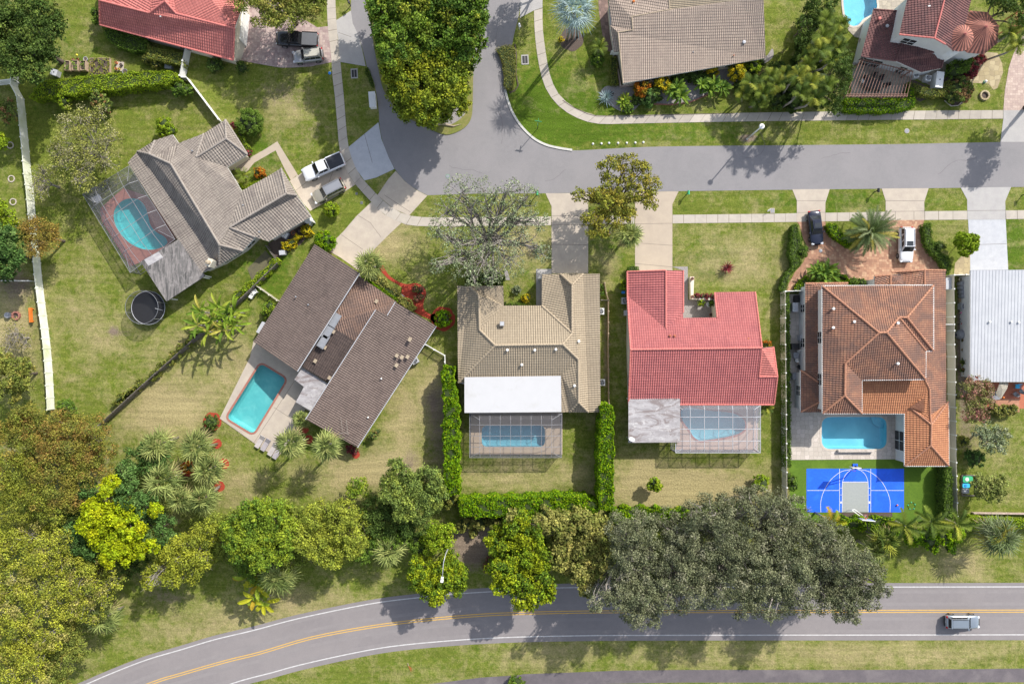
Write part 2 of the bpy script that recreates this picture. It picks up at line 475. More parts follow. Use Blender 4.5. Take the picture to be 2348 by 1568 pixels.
# ------------------------------------------------------------------ roofs and houses
def newell(p):
 n = Vector((0, 0, 0))
 for i in range(len(p)):
  a, b = p[i], p[(i + 1) % len(p)]
  n += Vector(((a.y - b.y) * (a.z + b.z), (a.z - b.z) * (a.x + b.x), (a.x - b.x) * (a.y + b.y)))
 return n.normalized()
def roof_mesh(name, faces, parent, mat, pitch=0.3, amp=0.05, row=0.38, step=0.035, dirs=None, prof='tile', sub=6):
 """real corrugated, stepped tile surface over each roof plane"""
 V, F, UV = [], [], []
 for fi, face in enumerate(faces):
  n = newell(face)
  if n.z < 0:
   face = face[::-1]; n = -n
  if dirs and dirs.get(fi) is not None:
   dv = Vector((dirs[fi][0], dirs[fi][1], 0))
   dv = (dv - n * dv.dot(n)).normalized()
  else:
   dv = Vector((n.x, n.y, 0))
   if dv.length < 1e-4: dv = Vector((0, -1, 0))
   dv = (dv.normalized() - n * dv.normalized().dot(n)).normalized()
  du = dv.cross(n).normalized()
  uvp = [(p.dot(du), p.dot(dv)) for p in face]
  tris = tessellate_polygon([[Vector((a, b, 0)) for a, b in uvp]])
  for t in tris:
   q = [(uvp[i][0], uvp[i][1], face[i]) for i in t]
   q.sort(key=lambda e: e[0])
   (u0, v0, p0), (u1, v1, p1), (u2, v2, p2) = q
   det = (u1 - u0) * (v2 - v0) - (u2 - u0) * (v1 - v0)
   if abs(det) < 1e-6: continue
   def pos(u, v):
    a = ((u - u0) * (v2 - v0) - (u2 - u0) * (v - v0)) / det
    b = ((u1 - u0) * (v - v0) - (u - u0) * (v1 - v0)) / det
    return p0 + (p1 - p0) * a + (p2 - p0) * b
   du_s = pitch / sub
   us = sorted(set([u0, u1, u2] + [k * du_s for k in range(int(math.floor(u0 / du_s)) + 1, int(math.floor(u2 / du_s)) + 1)]))
   def vr(u):
    # v range of the triangle at u
    tl = v0 + (v2 - v0) * (u - u0) / (u2 - u0) if u2 > u0 else v0
    if u <= u1: o = v0 + (v1 - v0) * (u - u0) / (u1 - u0) if u1 > u0 + 1e-9 else v1
    else: o = v1 + (v2 - v1) * (u - u1) / (u2 - u1) if u2 > u1 + 1e-9 else v1
    return (tl, o) if tl < o else (o, tl)
   def hh(u):
    x = (u / pitch) % 1.0
    if prof == 'tile': return amp * (math.sin(math.pi * min(1.0, x / 0.72)) if x < 0.72 else -0.25 * math.sin(math.pi * (x - 0.72) / 0.28))
    if prof == 'seam': return amp if x < 0.12 else 0.0
    return amp * (0.5 + 0.5 * math.cos(2 * math.pi * x))
   for i in range(len(us) - 1):
    ua, ub = us[i], us[i + 1]
    if ub - ua < 1e-5: continue
    ra, rb = vr(ua), vr(ub)
    lo, hi = min(ra[0], rb[0]), max(ra[1], rb[1])
    ha, hb = hh(ua + 1e-6), hh(ub - 1e-6)
    k0 = int(math.floor(lo / row)) if row else 0
    k1 = int(math.floor(hi / row)) if row else 0
    for k in range(k0, k1 + 1):
     if row: va, vb = k * row, (k + 1) * row
     else: va, vb = lo, hi
     a0 = min(max(ra[0], va), vb); a1 = min(max(ra[1], va), vb)
     b0 = min(max(rb[0], va), vb); b1 = min(max(rb[1], va), vb)
     if a1 - a0 < 1e-5 and b1 - b0 < 1e-5: continue
     def off(h, v):
      return n * (h + (step * (v - va) / row if row else 0.0))
     b = len(V)
     V += [pos(ua, a0) + off(ha, a0), pos(ua, a1) + off(ha, a1), pos(ub, b1) + off(hb, b1), pos(ub, b0) + off(hb, b0)]
     eu = (ub - ua) * 0.02
     ev = 1e-3
     UV += [ua + eu, min(a0 + ev, vb), ua + eu, a1 - ev, ub - eu, b1 - ev, ub - eu, min(b0 + ev, vb)]
     F.append((b, b + 1, b + 2, b + 3))
 if not F: return None
 # orientation
 a, b2, c = V[F[0][0]], V[F[0][1]], V[F[0][2]]
 off0 = root_loc(parent)
 me = bpy.data.meshes.new(name)
 nv = len(V)
 me.vertices.add(nv)
 me.vertices.foreach_set('co', np.array([(v.x - off0.x, v.y - off0.y, v.z - off0.z) for v in V], dtype=np.float32).ravel())
 nf = len(F)
 me.loops.add(nf * 4)
 arr = np.array(F, dtype=np.int32)
 arr = arr[:, ::-1].copy()
 me.loops.foreach_set('vertex_index', arr.ravel())
 me.polygons.add(nf)
 me.polygons.foreach_set('loop_start', np.arange(0, nf * 4, 4, dtype=np.int32))
 me.polygons.foreach_set('loop_total', np.full(nf, 4, dtype=np.int32))
 uvl = me.uv_layers.new(name='UVMap')
 uva = np.array(UV, dtype=np.float32).reshape(nf, 4, 2)[:, ::-1, :]
 uvl.data.foreach_set('uv', uva.ravel().copy())
 me.materials.append(mat)
 me.update(calc_edges=True)
 me.validate()
 return link(name, me, parent)
def ridge_mesh(lines, parent, mat, r=0.13, name='ridge_cap'):
 for a, b in lines:
  L = (b - a).length
  k = max(1, int(L / 0.42))
  path, rad = [], []
  for i in range(k):
   up = Vector((0, 0, 0.05))
   path += [a.lerp(b, i / k) + up, a.lerp(b, (i + 0.97) / k) + up]
   rad += [r * 1.1, r * 0.86]
  MB().tube(path, rad, n=8).build(name, mat, parent, sm=False)
class House:
 def __init__(s, name, label, cat, verts, roofmat, ridgemat=None, wallmat=None, **kw):
  """verts: {'key': (plan x, plan y, z)}"""
  s.zs = kw.pop('zs', 1.0)
  s.v = {k: W(v[0], v[1], s.Z(v[2])) for k, v in verts.items()}
  cx = sum(v.x for v in s.v.values()) / len(s.v); cy = sum(v.y for v in s.v.values()) / len(s.v)
  s.t = thing(name, label, cat, (cx, cy, 0))
  s.rm, s.gm, s.wm, s.kw = roofmat, ridgemat or roofmat, wallmat or M['cream_wall'], kw
 def Z(s, z):
  return z if z < 2.7 else 2.7 + (z - 2.7) * s.zs
 def pts(s, keys):
  return [s.v[k].copy() for k in keys.split()]
 def roof(s, faces, dirs=None, name='roof', mat=None, **kw):
  k = dict(s.kw); k.update(kw)
  s.last = roof_mesh(name, [s.pts(f) for f in faces], s.t, mat or s.rm, dirs=dirs, **k)
  return s
 def ridges(s, pairs, mat=None, r=0.13):
  ridge_mesh([tuple(s.pts(p)) for p in pairs], s.last, mat or s.gm, r)
  return s
 def walls(s, outline, d=0.45, z0=0.0, mat=None, fascia=None, soffit=True, name='wall', drop=0.2):
  o = s.pts(outline)
  ins = inset(o, d)
  n = len(o)
  mb = MB()
  vs = [Vector((p.x, p.y, z0)) for p in ins] + [Vector((p.x, p.y, p.z - drop)) for p in ins]
  mb.add(vs, [(i, (i + 1) % n, n + (i + 1) % n, n + i) for i in range(n)])
  mb.build(name, mat or s.wm, s.t)
  f = MB()
  vs = [Vector((p.x, p.y, p.z - 0.22)) for p in o] + [Vector((p.x, p.y, p.z + 0.03)) for p in o]
  f.add(vs, [(i, (i + 1) % n, n + (i + 1) % n, n + i) for i in range(n)])
  inn = inset(o, d + 0.1)
  vs = [Vector((p.x, p.y, p.z - 0.22)) for p in o] + [Vector((p.x, p.y, p.z - 0.22)) for p in inn]
  f.add(vs, [(i, (i + 1) % n, n + (i + 1) % n, n + i) for i in range(n)])
  f.build('fascia', fascia or M['white_wall'], s.t)
  s.ins = ins
  return s
 def opening(s, i, t, w, h, zb, kind='window', mat=None):
  """window or door on wall edge i (of the last walls() outline) at fraction t"""
  a, b = s.ins[i], s.ins[(i + 1) % len(s.ins)]
  e = Vector((b.x - a.x, b.y - a.y, 0)).normalized()
  nn = Vector((e.y, -e.x, 0))
  if area(s.ins) < 0: nn = -nn
  c = Vector((a.x + (b.x - a.x) * t, a.y + (b.y - a.y) * t, zb + h / 2))
  ang = math.atan2(e.y, e.x)
  fr = MB().box(c + nn * 0.03, (w + 0.16, 0.08, h + 0.16), ang).build(kind, M['white'] if mat is None else mat, s.t)
  MB().box(c + nn * 0.075, (w, 0.03, h), ang).build('pane' if kind != 'garage_door' else 'door_panel', M['glass'] if kind != 'garage_door' else M['white'], fr)
  if kind != 'garage_door':
   MB().box(c + nn * 0.1, (0.05, 0.03, h), ang).box(c + nn * 0.1, (w, 0.03, 0.05), ang).build('muntin', M['white'], fr)
  return s
 def vent(s, x, y, z, r=0.09, h=0.45, mat=None):
  p = W(x, y, s.Z(z))
  MB().lathe((p.x, p.y, p.z - 0.3), [(r, 0), (r, h + 0.1), (r * 1.9, h + 0.12), (r * 1.7, h + 0.22), (0.01, h + 0.27)], 10).build('roof_vent', mat or M['white'], s.t)
  return s
 def gutter(s, keys, mat=None):
  mb = MB()
  k = s.pts(keys)
  for a, b in zip(k[:-1], k[1:]):
   mb.bar(a + Vector((0, 0, -0.04)), b + Vector((0, 0, -0.04)), 0.14, 0.12)
  mb.build('gutter', mat or M['white'], s.t)
  return s
# ------------------------------------------------------------------ foliage
RS = np.random.RandomState(11)
def brighten(c):  # raises the leaf palette albedo, dark tones the most
 c = np.array(c, float)
 c[..., 2] *= np.where(c[..., 2] < 0.5 * c[..., 1], 0.8, 1.0)
 return 0.93 * c * (2.25 - 1.15 * np.minimum(1.0, c.max(axis=-1, keepdims=True) / 0.33))
def leaf_object(name, pos, nrm, size, col, parent, aspect=0.85, mat=None):
 n = len(pos)
 off = root_loc(parent)
 pos = pos - np.array([off.x, off.y, off.z])
 nrm = nrm / np.maximum(1e-6, np.linalg.norm(nrm, axis=1, keepdims=True))
 r = RS.normal(size=(n, 3))
 a = np.cross(nrm, r); a /= np.maximum(1e-6, np.linalg.norm(a, axis=1, keepdims=True))
 b = np.cross(nrm, a)
 s = size[:, None] * 0.5
 fold = nrm * s * 0.25
 v = np.empty((n, 4, 3))
 v[:, 0] = pos + a * s - fold; v[:, 1] = pos + b * s * aspect; v[:, 2] = pos - a * s - fold; v[:, 3] = pos - b * s * aspect
 quad_object_into(name, v, col, parent, mat)
def quad_object_into(name, v, col, parent, mat=None):
 n = len(v)
 me = bpy.data.meshes.new(name)
 me.vertices.add(n * 4)
 me.vertices.foreach_set('co', v.astype(np.float32).ravel())
 me.loops.add(n * 4)
 me.loops.foreach_set('vertex_index', np.arange(n * 4, dtype=np.int32))
 me.polygons.add(n)
 me.polygons.foreach_set('loop_start', np.arange(0, n * 4, 4, dtype=np.int32))
 me.polygons.foreach_set('loop_total', np.full(n, 4, dtype=np.int32))
 ca = me.color_attributes.new('leafcol', 'FLOAT_COLOR', 'POINT')
 c = np.ones((n, 4, 4), dtype=np.float32)
 c[:, :, :3] = np.clip(col, 0, 1)[:, None, :]
 ca.data.foreach_set('color', c.ravel())
 me.materials.append(mat or M['leaf'])
 me.update(calc_edges=True)
 return link(name, me, parent)
def blob_leaves(blobs, pal, dens=55, leaf=0.27, clump=1.0, jitter=0.75, shell=0.74, clumpvar=0.25, under=-0.5, gap=0.0, droop=0.0):
 """blobs: world (cx, cy, cz, R, Rz).  pal: list of (rgb, weight).  returns arrays + clump centres"""
 P_, N_, S_, C_, CC = [], [], [], [], []
 top_r = 1.10
 if dens >= 235: shell, top_r, clump = 0.95, 1.0, 0.6
 if leaf > 0.19: dens, leaf = dens * 1.45, leaf * 0.82
 cols = brighten([p[0] for p in pal]); wts = np.array([p[1] for p in pal], dtype=float); wts /= wts.sum()
 for (cx, cy, cz, R, Rz) in blobs:
  rc0 = min(max(0.30 * R, 0.22), 0.95) * clump
  nc = max(5, int(3.0 * (R / rc0) ** 2 * 0.85))
  d = RS.normal(size=(nc * 2, 3)); d /= np.linalg.norm(d, axis=1, keepdims=True)
  d = d[d[:, 2] > under][:nc]
  rr = RS.uniform(shell, top_r, size=(len(d), 1)) * (1 - (0.55 if top_r > 1 else 0) * (RS.uniform(size=(len(d), 1)) < 0.18))
  cc = np.array([cx, cy, cz]) + d * rr * np.array([R - rc0 * 0.5, R - rc0 * 0.5, Rz])
  if gap > 0:
   keep = RS.uniform(size=len(cc)) > gap
   cc, d = cc[keep], d[keep]
  for k in range(len(cc)):
   CC.append(cc[k])
   rc = rc0 * RS.uniform(0.6, 1.35)
   m = max(8, int(dens * math.pi * rc * rc * 0.72))
   e = RS.normal(size=(m, 3)); e[:, 2] += 0.55; e /= np.linalg.norm(e, axis=1, keepdims=True)
   q = cc[k] + e * (rc * RS.uniform(0.45, 1.08, size=(m, 1))) * np.array([1, 1, 0.72])
   if droop: q[:, 2] -= droop * RS.uniform(size=m)
   P_.append(q)
   nn = e * 0.8 + d[k] * 0.35 + np.array([0, 0, 0.45]) + RS.normal(size=(m, 3)) * jitter * 1.15
   N_.append(nn)
   S_.append(leaf * RS.uniform(0.6, 1.3, size=m))
   base = cols[RS.choice(len(cols), p=wts)]
   mix = cols[RS.choice(len(cols), p=wts, size=m)]
   f = RS.uniform(0, 0.55, size=(m, 1))
   c = (base * (1 - f) + mix * f) * (1 + RS.normal(size=(m, 1)) * clumpvar * 1.5) * RS.uniform(1 - clumpvar * 0.8, 1 + clumpvar * 0.8)
   C_.append(np.maximum(c, 0.004))
 return np.concatenate(P_), np.concatenate(N_), np.concatenate(S_), np.concatenate(C_), np.array(CC)
def limb(mb, a, b, r0, r1, wob=0.25, n=5, sides=5):
 a, b = Vector(a), Vector(b)
 L = (b - a).length
 pts, rad = [], []
 o = Vector((random.uniform(-1, 1), random.uniform(-1, 1), random.uniform(-0.2, 0.6))) * L * wob * 0.4
 for i in range(n + 1):
  t = i / n
  w = math.sin(math.pi * t)
  pts.append(a.lerp(b, t) + o * w + Vector((random.uniform(-1, 1), random.uniform(-1, 1), random.uniform(-1, 1))) * L * 0.025 * w)
  rad.append(r0 + (r1 - r0) * t)
 mb.tube(pts, rad, sides, cap=False)
 return pts
G = {
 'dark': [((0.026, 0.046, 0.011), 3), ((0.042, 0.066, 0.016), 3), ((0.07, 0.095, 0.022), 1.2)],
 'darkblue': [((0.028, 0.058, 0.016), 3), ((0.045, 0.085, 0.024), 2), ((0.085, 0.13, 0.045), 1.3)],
 'mid': [((0.06, 0.10, 0.015), 3), ((0.09, 0.135, 0.02), 2), ((0.04, 0.075, 0.015), 2)],
 'island': [((0.06, 0.105, 0.014), 3), ((0.095, 0.135, 0.018), 2), ((0.032, 0.062, 0.012), 2.5), ((0.14, 0.15, 0.02), 0.4)],
 'yellowgreen': [((0.165, 0.205, 0.02), 3), ((0.10, 0.15, 0.018), 3), ((0.045, 0.085, 0.014), 2)],
 'bright': [((0.28, 0.33, 0.008), 3), ((0.20, 0.27, 0.01), 2), ((0.34, 0.34, 0.01), 1)],
 'lime': [((0.17, 0.24, 0.015), 3), ((0.12, 0.18, 0.015), 2), ((0.23, 0.26, 0.02), 1)],
 'hedge': [((0.075, 0.145, 0.002), 3), ((0.145, 0.22, 0.003), 2.2), ((0.028, 0.062, 0.004), 2.8), ((0.20, 0.19, 0.02), 0.15)],
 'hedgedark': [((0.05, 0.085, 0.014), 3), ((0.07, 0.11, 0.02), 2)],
 'olive': [((0.11, 0.115, 0.03), 3), ((0.085, 0.095, 0.025), 2), ((0.15, 0.13, 0.05), 1.5)],
 'olivegreen': [((0.085, 0.105, 0.025), 3), ((0.12, 0.13, 0.03), 2), ((0.16, 0.14, 0.04), 1)],
 'rust': [((0.13, 0.12, 0.025), 3), ((0.17, 0.105, 0.035), 2.4), ((0.09, 0.105, 0.02), 2), ((0.07, 0.08, 0.02), 1)],
 'sparse': [((0.26, 0.265, 0.035), 3), ((0.20, 0.22, 0.03), 3), ((0.28, 0.245, 0.10), 1.4), ((0.09, 0.11, 0.02), 1.6)], 'twig': [((0.17, 0.175, 0.05), 3), ((0.12, 0.13, 0.035), 2), ((0.22, 0.20, 0.12), 1.4)],
 'oak': [((0.092, 0.100, 0.052), 3), ((0.125, 0.130, 0.074), 2), ((0.055, 0.064, 0.034), 2), ((0.175, 0.17, 0.115), 0.7)],
 'graygreen': [((0.13, 0.155, 0.085), 3), ((0.095, 0.12, 0.06), 2), ((0.20, 0.21, 0.14), 1)],
 'pale': [((0.21, 0.20, 0.07), 3), ((0.15, 0.155, 0.045), 2), ((0.08, 0.095, 0.025), 2), ((0.27, 0.23, 0.08), 0.8)],
 'sunny': [((0.19, 0.22, 0.010), 3), ((0.09, 0.135, 0.01), 2.5), ((0.035, 0.065, 0.008), 2.2)],
 'street': [((0.15, 0.14, 0.025), 3), ((0.11, 0.12, 0.02), 3), ((0.20, 0.16, 0.03), 1)],
 'yellow': [((0.50, 0.36, 0.015), 2), ((0.36, 0.30, 0.015), 2), ((0.15, 0.17, 0.015), 1)],
 'croton': [((0.40, 0.13, 0.015), 2), ((0.30, 0.20, 0.02), 2), ((0.10, 0.10, 0.02), 1), ((0.25, 0.05, 0.01), 1)],
 'redleaf': [((0.16, 0.06, 0.05), 2), ((0.10, 0.10, 0.03), 2), ((0.24, 0.10, 0.07), 1)],
 'redtop': [((0.09, 0.12, 0.03), 3), ((0.20, 0.10, 0.05), 1.3), ((0.06, 0.09, 0.025), 2)],
 'burgundy': [((0.12, 0.02, 0.025), 3), ((0.08, 0.03, 0.03), 1)],
 'brown': [((0.20, 0.13, 0.035), 3), ((0.15, 0.13, 0.03), 2), ((0.12, 0.08, 0.03), 1)],
 'fan': [((0.14, 0.165, 0.062), 3), ((0.23, 0.25, 0.10), 1.8), ((0.06, 0.08, 0.028), 2)],
 'silver': [((0.30, 0.385, 0.40), 3), ((0.20, 0.27, 0.28), 2)],
 'feather': [((0.075, 0.10, 0.018), 3), ((0.17, 0.18, 0.03), 1.3), ((0.035, 0.055, 0.012), 2.2)],
 'date': [((0.07, 0.095, 0.045), 3), ((0.11, 0.13, 0.065), 2), ((0.045, 0.065, 0.03), 2), ((0.25, 0.22, 0.05), 0.25)],
 'banana': [((0.09, 0.135, 0.015), 3), ((0.17, 0.20, 0.03), 2), ((0.05, 0.085, 0.012), 2), ((0.28, 0.25, 0.06), 0.5)],
 'goldfan': [((0.27, 0.27, 0.02), 2), ((0.13, 0.17, 0.02), 2.5), ((0.38, 0.27, 0.03), 0.6)],
}
def tree(name, label, blobs, top, pal, base=None, dens=55, leaf=0.27, cat='tree', group=None, bark='bark', trunk_r=None, flat=0.55, bare=0, clump=1.0, gap=0.0, jitter=0.75, shell=0.78, droop=0.0, cv=0.22, low=0):
 """blobs: [(plan x, plan y, plan radius[, top height])] of the crown as surveyed"""
 bl = []
 for b in blobs:
  t_ = b[3] if len(b) > 3 else top * random.uniform(0.86, 1.0)
  R = b[2] / PPM * 1.05
  zc = max(t_ - R * flat, t_ * 0.5)
  f = (CH - zc) / CH
  R *= f
  p = W(b[0], b[1], zc)
  bl.append((p.x, p.y, zc, R, t_ - zc))
 if low:  # hidden lower crown layer, added to cast fuller shadows
  for b in list(bl):
   zt = b[2] * low
   bl.append((b[0], b[1], zt, b[3] * 0.9, min(b[4], zt * 0.6)))
 wsum = sum(b[3] ** 2 for b in bl)
 cx = sum(b[0] * b[3] ** 2 for b in bl) / wsum; cy = sum(b[1] * b[3] ** 2 for b in bl) / wsum
 if base is not None:
  q = W(base[0], base[1], 0); bx, by = q.x, q.y
 else:
  bx, by = cx, cy
 t = thing(name, label, cat, (bx, by, 0), group)
 p_, n_, s_, c_, cc = blob_leaves(bl, G[pal] if isinstance(pal, str) else pal, dens, leaf, clump, jitter, shell, cv, gap=gap, droop=droop)
 leaf_object('crown' if cat == 'tree' else 'foliage', p_, n_, s_, c_, t)
 if cat == 'shrub' and not gap:
  for b in bl: MB().lathe((b[0], b[1], b[2]), [(0.01, -b[4] * .7)] + [(b[3] * .72 * math.cos(a), b[4] * .75 * math.sin(a)) for a in (-.6, 0, .5, 1.0)] + [(0.01, b[4] * .75)], 10).build('branches', M['hedge_core'], t)  # opaque core added as dark fill behind the leaves
 mb = MB()
 tr = trunk_r or max(0.05, top * 0.028)
 fork = Vector((bx + (cx - bx) * 0.4, by + (cy - by) * 0.4, top * 0.3))
 mb.tube([(bx, by, -0.05), (bx, by, 0.2), tuple((Vector((bx, by, 0)).lerp(fork, 0.6))), tuple(fork)], [tr * 1.5, tr * 1.15, tr, tr * 0.9], 8)
 for b in bl:
  c = Vector((b[0], b[1], b[2] - b[4] * 0.1))
  ps = limb(mb, fork, c, tr * 0.6, tr * 0.2, 0.3, 5, 6)
  near = [q for q in cc if (q[0] - b[0]) ** 2 + (q[1] - b[1]) ** 2 < (b[3] * 1.1) ** 2]
  random.shuffle(near)
  for q in near[:4 + int(bare * b[3])]:
   st = ps[random.choice([2, 3, 4, 5])]
   e = Vector(q)
   pp = limb(mb, st, e, tr * 0.22, 0.03, 0.35, 4, 4)
   if bare:
    for _ in range(3):
     s2 = pp[random.choice([1, 2, 3])]
     limb(mb, s2, s2 + Vector((random.uniform(-1, 1), random.uniform(-1, 1), random.uniform(0.0, 0.7))) * (0.5 + 0.3 * b[3]), 0.035, 0.012, 0.4, 2, 3)
 mb.build('trunk' if cat == 'tree' else 'stem', M[bark], t, sm=True)
 return t
def shrub(name, label, x, y, r, h, pal, dens=200, leaf=0.17, group=None, cat='shrub', flat=1.0, cv=0.2, clump=0.8, blobs=None, gap=0.0, jitter=0.7):
 return tree(name, label, blobs or [(x, y, r, h)], h, pal, dens=dens, leaf=leaf, cat=cat, group=group, trunk_r=0.05, flat=flat, clump=clump, gap=gap, cv=cv, shell=0.85, jitter=jitter)
def hedge(label, poly, h, pal='hedge', dens=95, leaf=0.16, name='hedge', group=None, closed=True, lump=0.10):
 """clipped hedge: poly is the outline of its top as surveyed (plan string or list)"""
 dens *= 1.25
 pw = WP(poly, h) if isinstance(poly, str) else [W(p[0], p[1], h) for p in poly]
 cx = sum(p.x for p in pw) / len(pw); cy = sum(p.y for p in pw) / len(pw)
 t = thing(name, label, 'hedge', (cx, cy, 0), group)
 inn = inset(pw, 0.16)
 MB().prism(inn, 0.0, h - 0.18).build('branches', M['hedge_core'], t)  # solid core, its dark colour gives the shade between leaves
 if area(pw) < 0: pw = pw[::-1]
 a = np.array([(p.x, p.y) for p in pw])
 n = len(a)
 # top points by rejection
 mn, mx = a.min(0), a.max(0)
 A = abs(area(pw))
 N = int(dens * (mx[0] - mn[0]) * (mx[1] - mn[1]))
 q = RS.uniform(size=(N, 2)) * (mx - mn) + mn
 inside = np.zeros(N, bool)
 j = n - 1
 for i in range(n):
  xi, yi, xj, yj = a[i, 0], a[i, 1], a[j, 0], a[j, 1]
  cond = ((yi > q[:, 1]) != (yj > q[:, 1])) & (q[:, 0] < (xj - xi) * (q[:, 1] - yi) / (yj - yi + 1e-12) + xi)
  inside ^= cond
  j = i
 q = q[inside]
 ph = np.sin(q[:, 0] * 2.1 + 1.3 * np.sin(q[:, 1] * 1.7)) * np.cos(q[:, 1] * 2.3 + np.sin(q[:, 0] * 1.1))
 zt = h - 0.08 + ph * lump + RS.uniform(-0.12, 0.08, size=len(q))
 P1 = np.column_stack([q, zt])
 N1 = RS.normal(size=P1.shape) * 0.7 + np.array([0, 0, 0.9])
 Ps, Ns = [P1], [N1]
 for i in range(n):
  b, c = a[i], a[(i + 1) % n]
  L = np.linalg.norm(c - b)
  if L < 1e-3: continue
  m = int(dens * L * h * 0.8)
  tt = RS.uniform(size=m)
  zz = RS.uniform(size=m) ** 0.8 * h
  e = (c - b) / L
  nn = np.array([e[1], -e[0]])
  o = RS.uniform(-0.12, 0.10, size=m) + 0.10 * np.sin(tt * L * 2.6 + i) * lump * 8
  xy = b + np.outer(tt, c - b) + nn * o[:, None]
  Ps.append(np.column_stack([xy, zz]))
  Ns.append(np.column_stack([np.tile(nn, (m, 1)), np.full(m, 0.4)]) + RS.normal(size=(m, 3)) * 0.6)
 Pp, Nn = np.concatenate(Ps), np.concatenate(Ns)
 pl = G[pal]
 cols = brighten([p_[0] for p_ in pl]); w = np.array([p_[1] for p_ in pl], float); w /= w.sum()
 c = cols[RS.choice(len(cols), p=w, size=len(Pp))] * (1 + RS.normal(size=(len(Pp), 1)) * 0.2)
 leaf_object('foliage', Pp, Nn, leaf * RS.uniform(0.6, 1.35, size=len(Pp)), np.maximum(c, 0.004), t)
 return t
def strip_poly(pts, w):
 """outline of a constant-width strip around a plan polyline"""
 pts = [Vector((p[0], p[1], 0)) for p in pts]
 L, R = [], []
 for i, p in enumerate(pts):
  d = (pts[min(i + 1, len(pts) - 1)] - pts[max(i - 1, 0)]).normalized()
  nn = Vector((-d.y, d.x, 0))
  L.append(p + nn * w / 2); R.append(p - nn * w / 2)
 return L + R[::-1]
# ---- palms
def blade(out, cols, p0, d, side, L, w, droop, col, segs=2):
 """narrow leaflet as quads; out: list of 4x3"""
 p = np.array(p0, float); d = np.array(d, float); s = np.array(side, float)
 for k in range(segs):
  t0, t1 = k / segs, (k + 1) / segs
  w0 = w * (1 - t0 * 0.55) * (0.6 if k == 0 else 1); w1 = w * (1 - t1 * 0.92)
  q0 = p + d * L * t0 + np.array([0, 0, -droop * t0 * t0 * L]); q1 = p + d * L * t1 + np.array([0, 0, -droop * t1 * t1 * L])
  out.append([q0 - s * w0 / 2, q0 + s * w0 / 2, q1 + s * w1 / 2, q1 - s * w1 / 2])
  cols.append(col)
def unit(v):
 return v / max(1e-9, np.linalg.norm(v))
def pick(pal):
 pl = G[pal]
 w = np.array([p[1] for p in pl], float); w /= w.sum()
 return brighten(pl[RS.choice(len(pl), p=w)][0])
def fan_palm(label, x, y, r, top, pal='fan', base=None, group=None, name='fan_palm', fronds=26, fingers=13, multi=None, dead=True, wid=0.2):
 c = W(x, y, top - 0.6)
 R = 1.12 * r / PPM * (CH - top) / CH
 q = W(*base) if base else Vector((c.x + random.uniform(-0.3, 0.3), c.y + random.uniform(-0.3, 0.3), 0))
 t = thing(name, label, 'palm tree', (q.x, q.y, 0), group)
 out, cols = [], []
 off = np.array([q.x, q.y, 0])
 tip = np.array([c.x, c.y, top - 0.6])
 for i in range(fronds):
  az = i * 2.399963 + RS.uniform(-0.2, 0.2)
  el = math.radians(82 - 105 * (i / fronds) ** 0.85 + RS.uniform(-8, 8))
  d = np.array([math.cos(az) * math.cos(el), math.sin(az) * math.cos(el), math.sin(el)])
  pet = R * 0.52 * (0.85 + 0.3 * RS.uniform())
  hub = tip + d * pet + np.array([0, 0, -0.12 * pet])
  side = unit(np.cross(d, [0, 0, 1.0]) if abs(d[2]) < 0.98 else np.array([1.0, 0, 0]))
  upv = np.cross(side, d)
  col = pick(pal) * (1 + RS.normal() * 0.15)
  if dead and i > fronds * 0.9: col = np.array([0.30, 0.24, 0.12])
  w0 = 0.05
  out.append([tip - side * w0, tip + side * w0, hub + side * w0 * 0.6, hub - side * w0 * 0.6]); cols.append(col * 1.3)
  L = R * 0.62 * (0.85 + 0.25 * RS.uniform())
  for j in range(fingers):
   a = (j / (fingers - 1) - 0.5) * math.radians(230)
   dd = unit(d * math.cos(a) + side * math.sin(a) + upv * (-0.25 * abs(math.sin(a)) + RS.uniform(-0.08, 0.08)))
   ss = unit(np.cross(dd, upv))
   tilt = unit(ss + upv * (0.55 if j % 2 else -0.55))
   blade(out, cols, hub, dd, tilt, L * (0.82 + 0.25 * math.cos(a)) * RS.uniform(0.88, 1.1), wid, 0.28, col * RS.uniform(0.8, 1.2))
 quad_object_into('crown', np.array(out) - off, np.array(cols), t)
 mb = MB()
 bases = [(q.x, q.y)]
 lean = Vector((c.x, c.y, top - 0.6))
 mid = Vector((q.x, q.y, 0)).lerp(lean, 0.5) + Vector((random.uniform(-.15, .15), random.uniform(-.15, .15), 0))
 mb.tube([(q.x, q.y, 0), tuple(mid), tuple(lean)], [0.2, 0.16, 0.15], 8)
 if multi:
  for (mx_, my_) in multi:
   b2 = W(mx_, my_, 0)
   mb.tube([(b2.x, b2.y, 0), tuple(b2.lerp(lean, 0.5)), tuple(lean - Vector((0, 0, 0.3)))], [0.18, 0.14, 0.13], 8)
 mb.build('trunk', M['bark_palm'], t, sm=True)
 return t
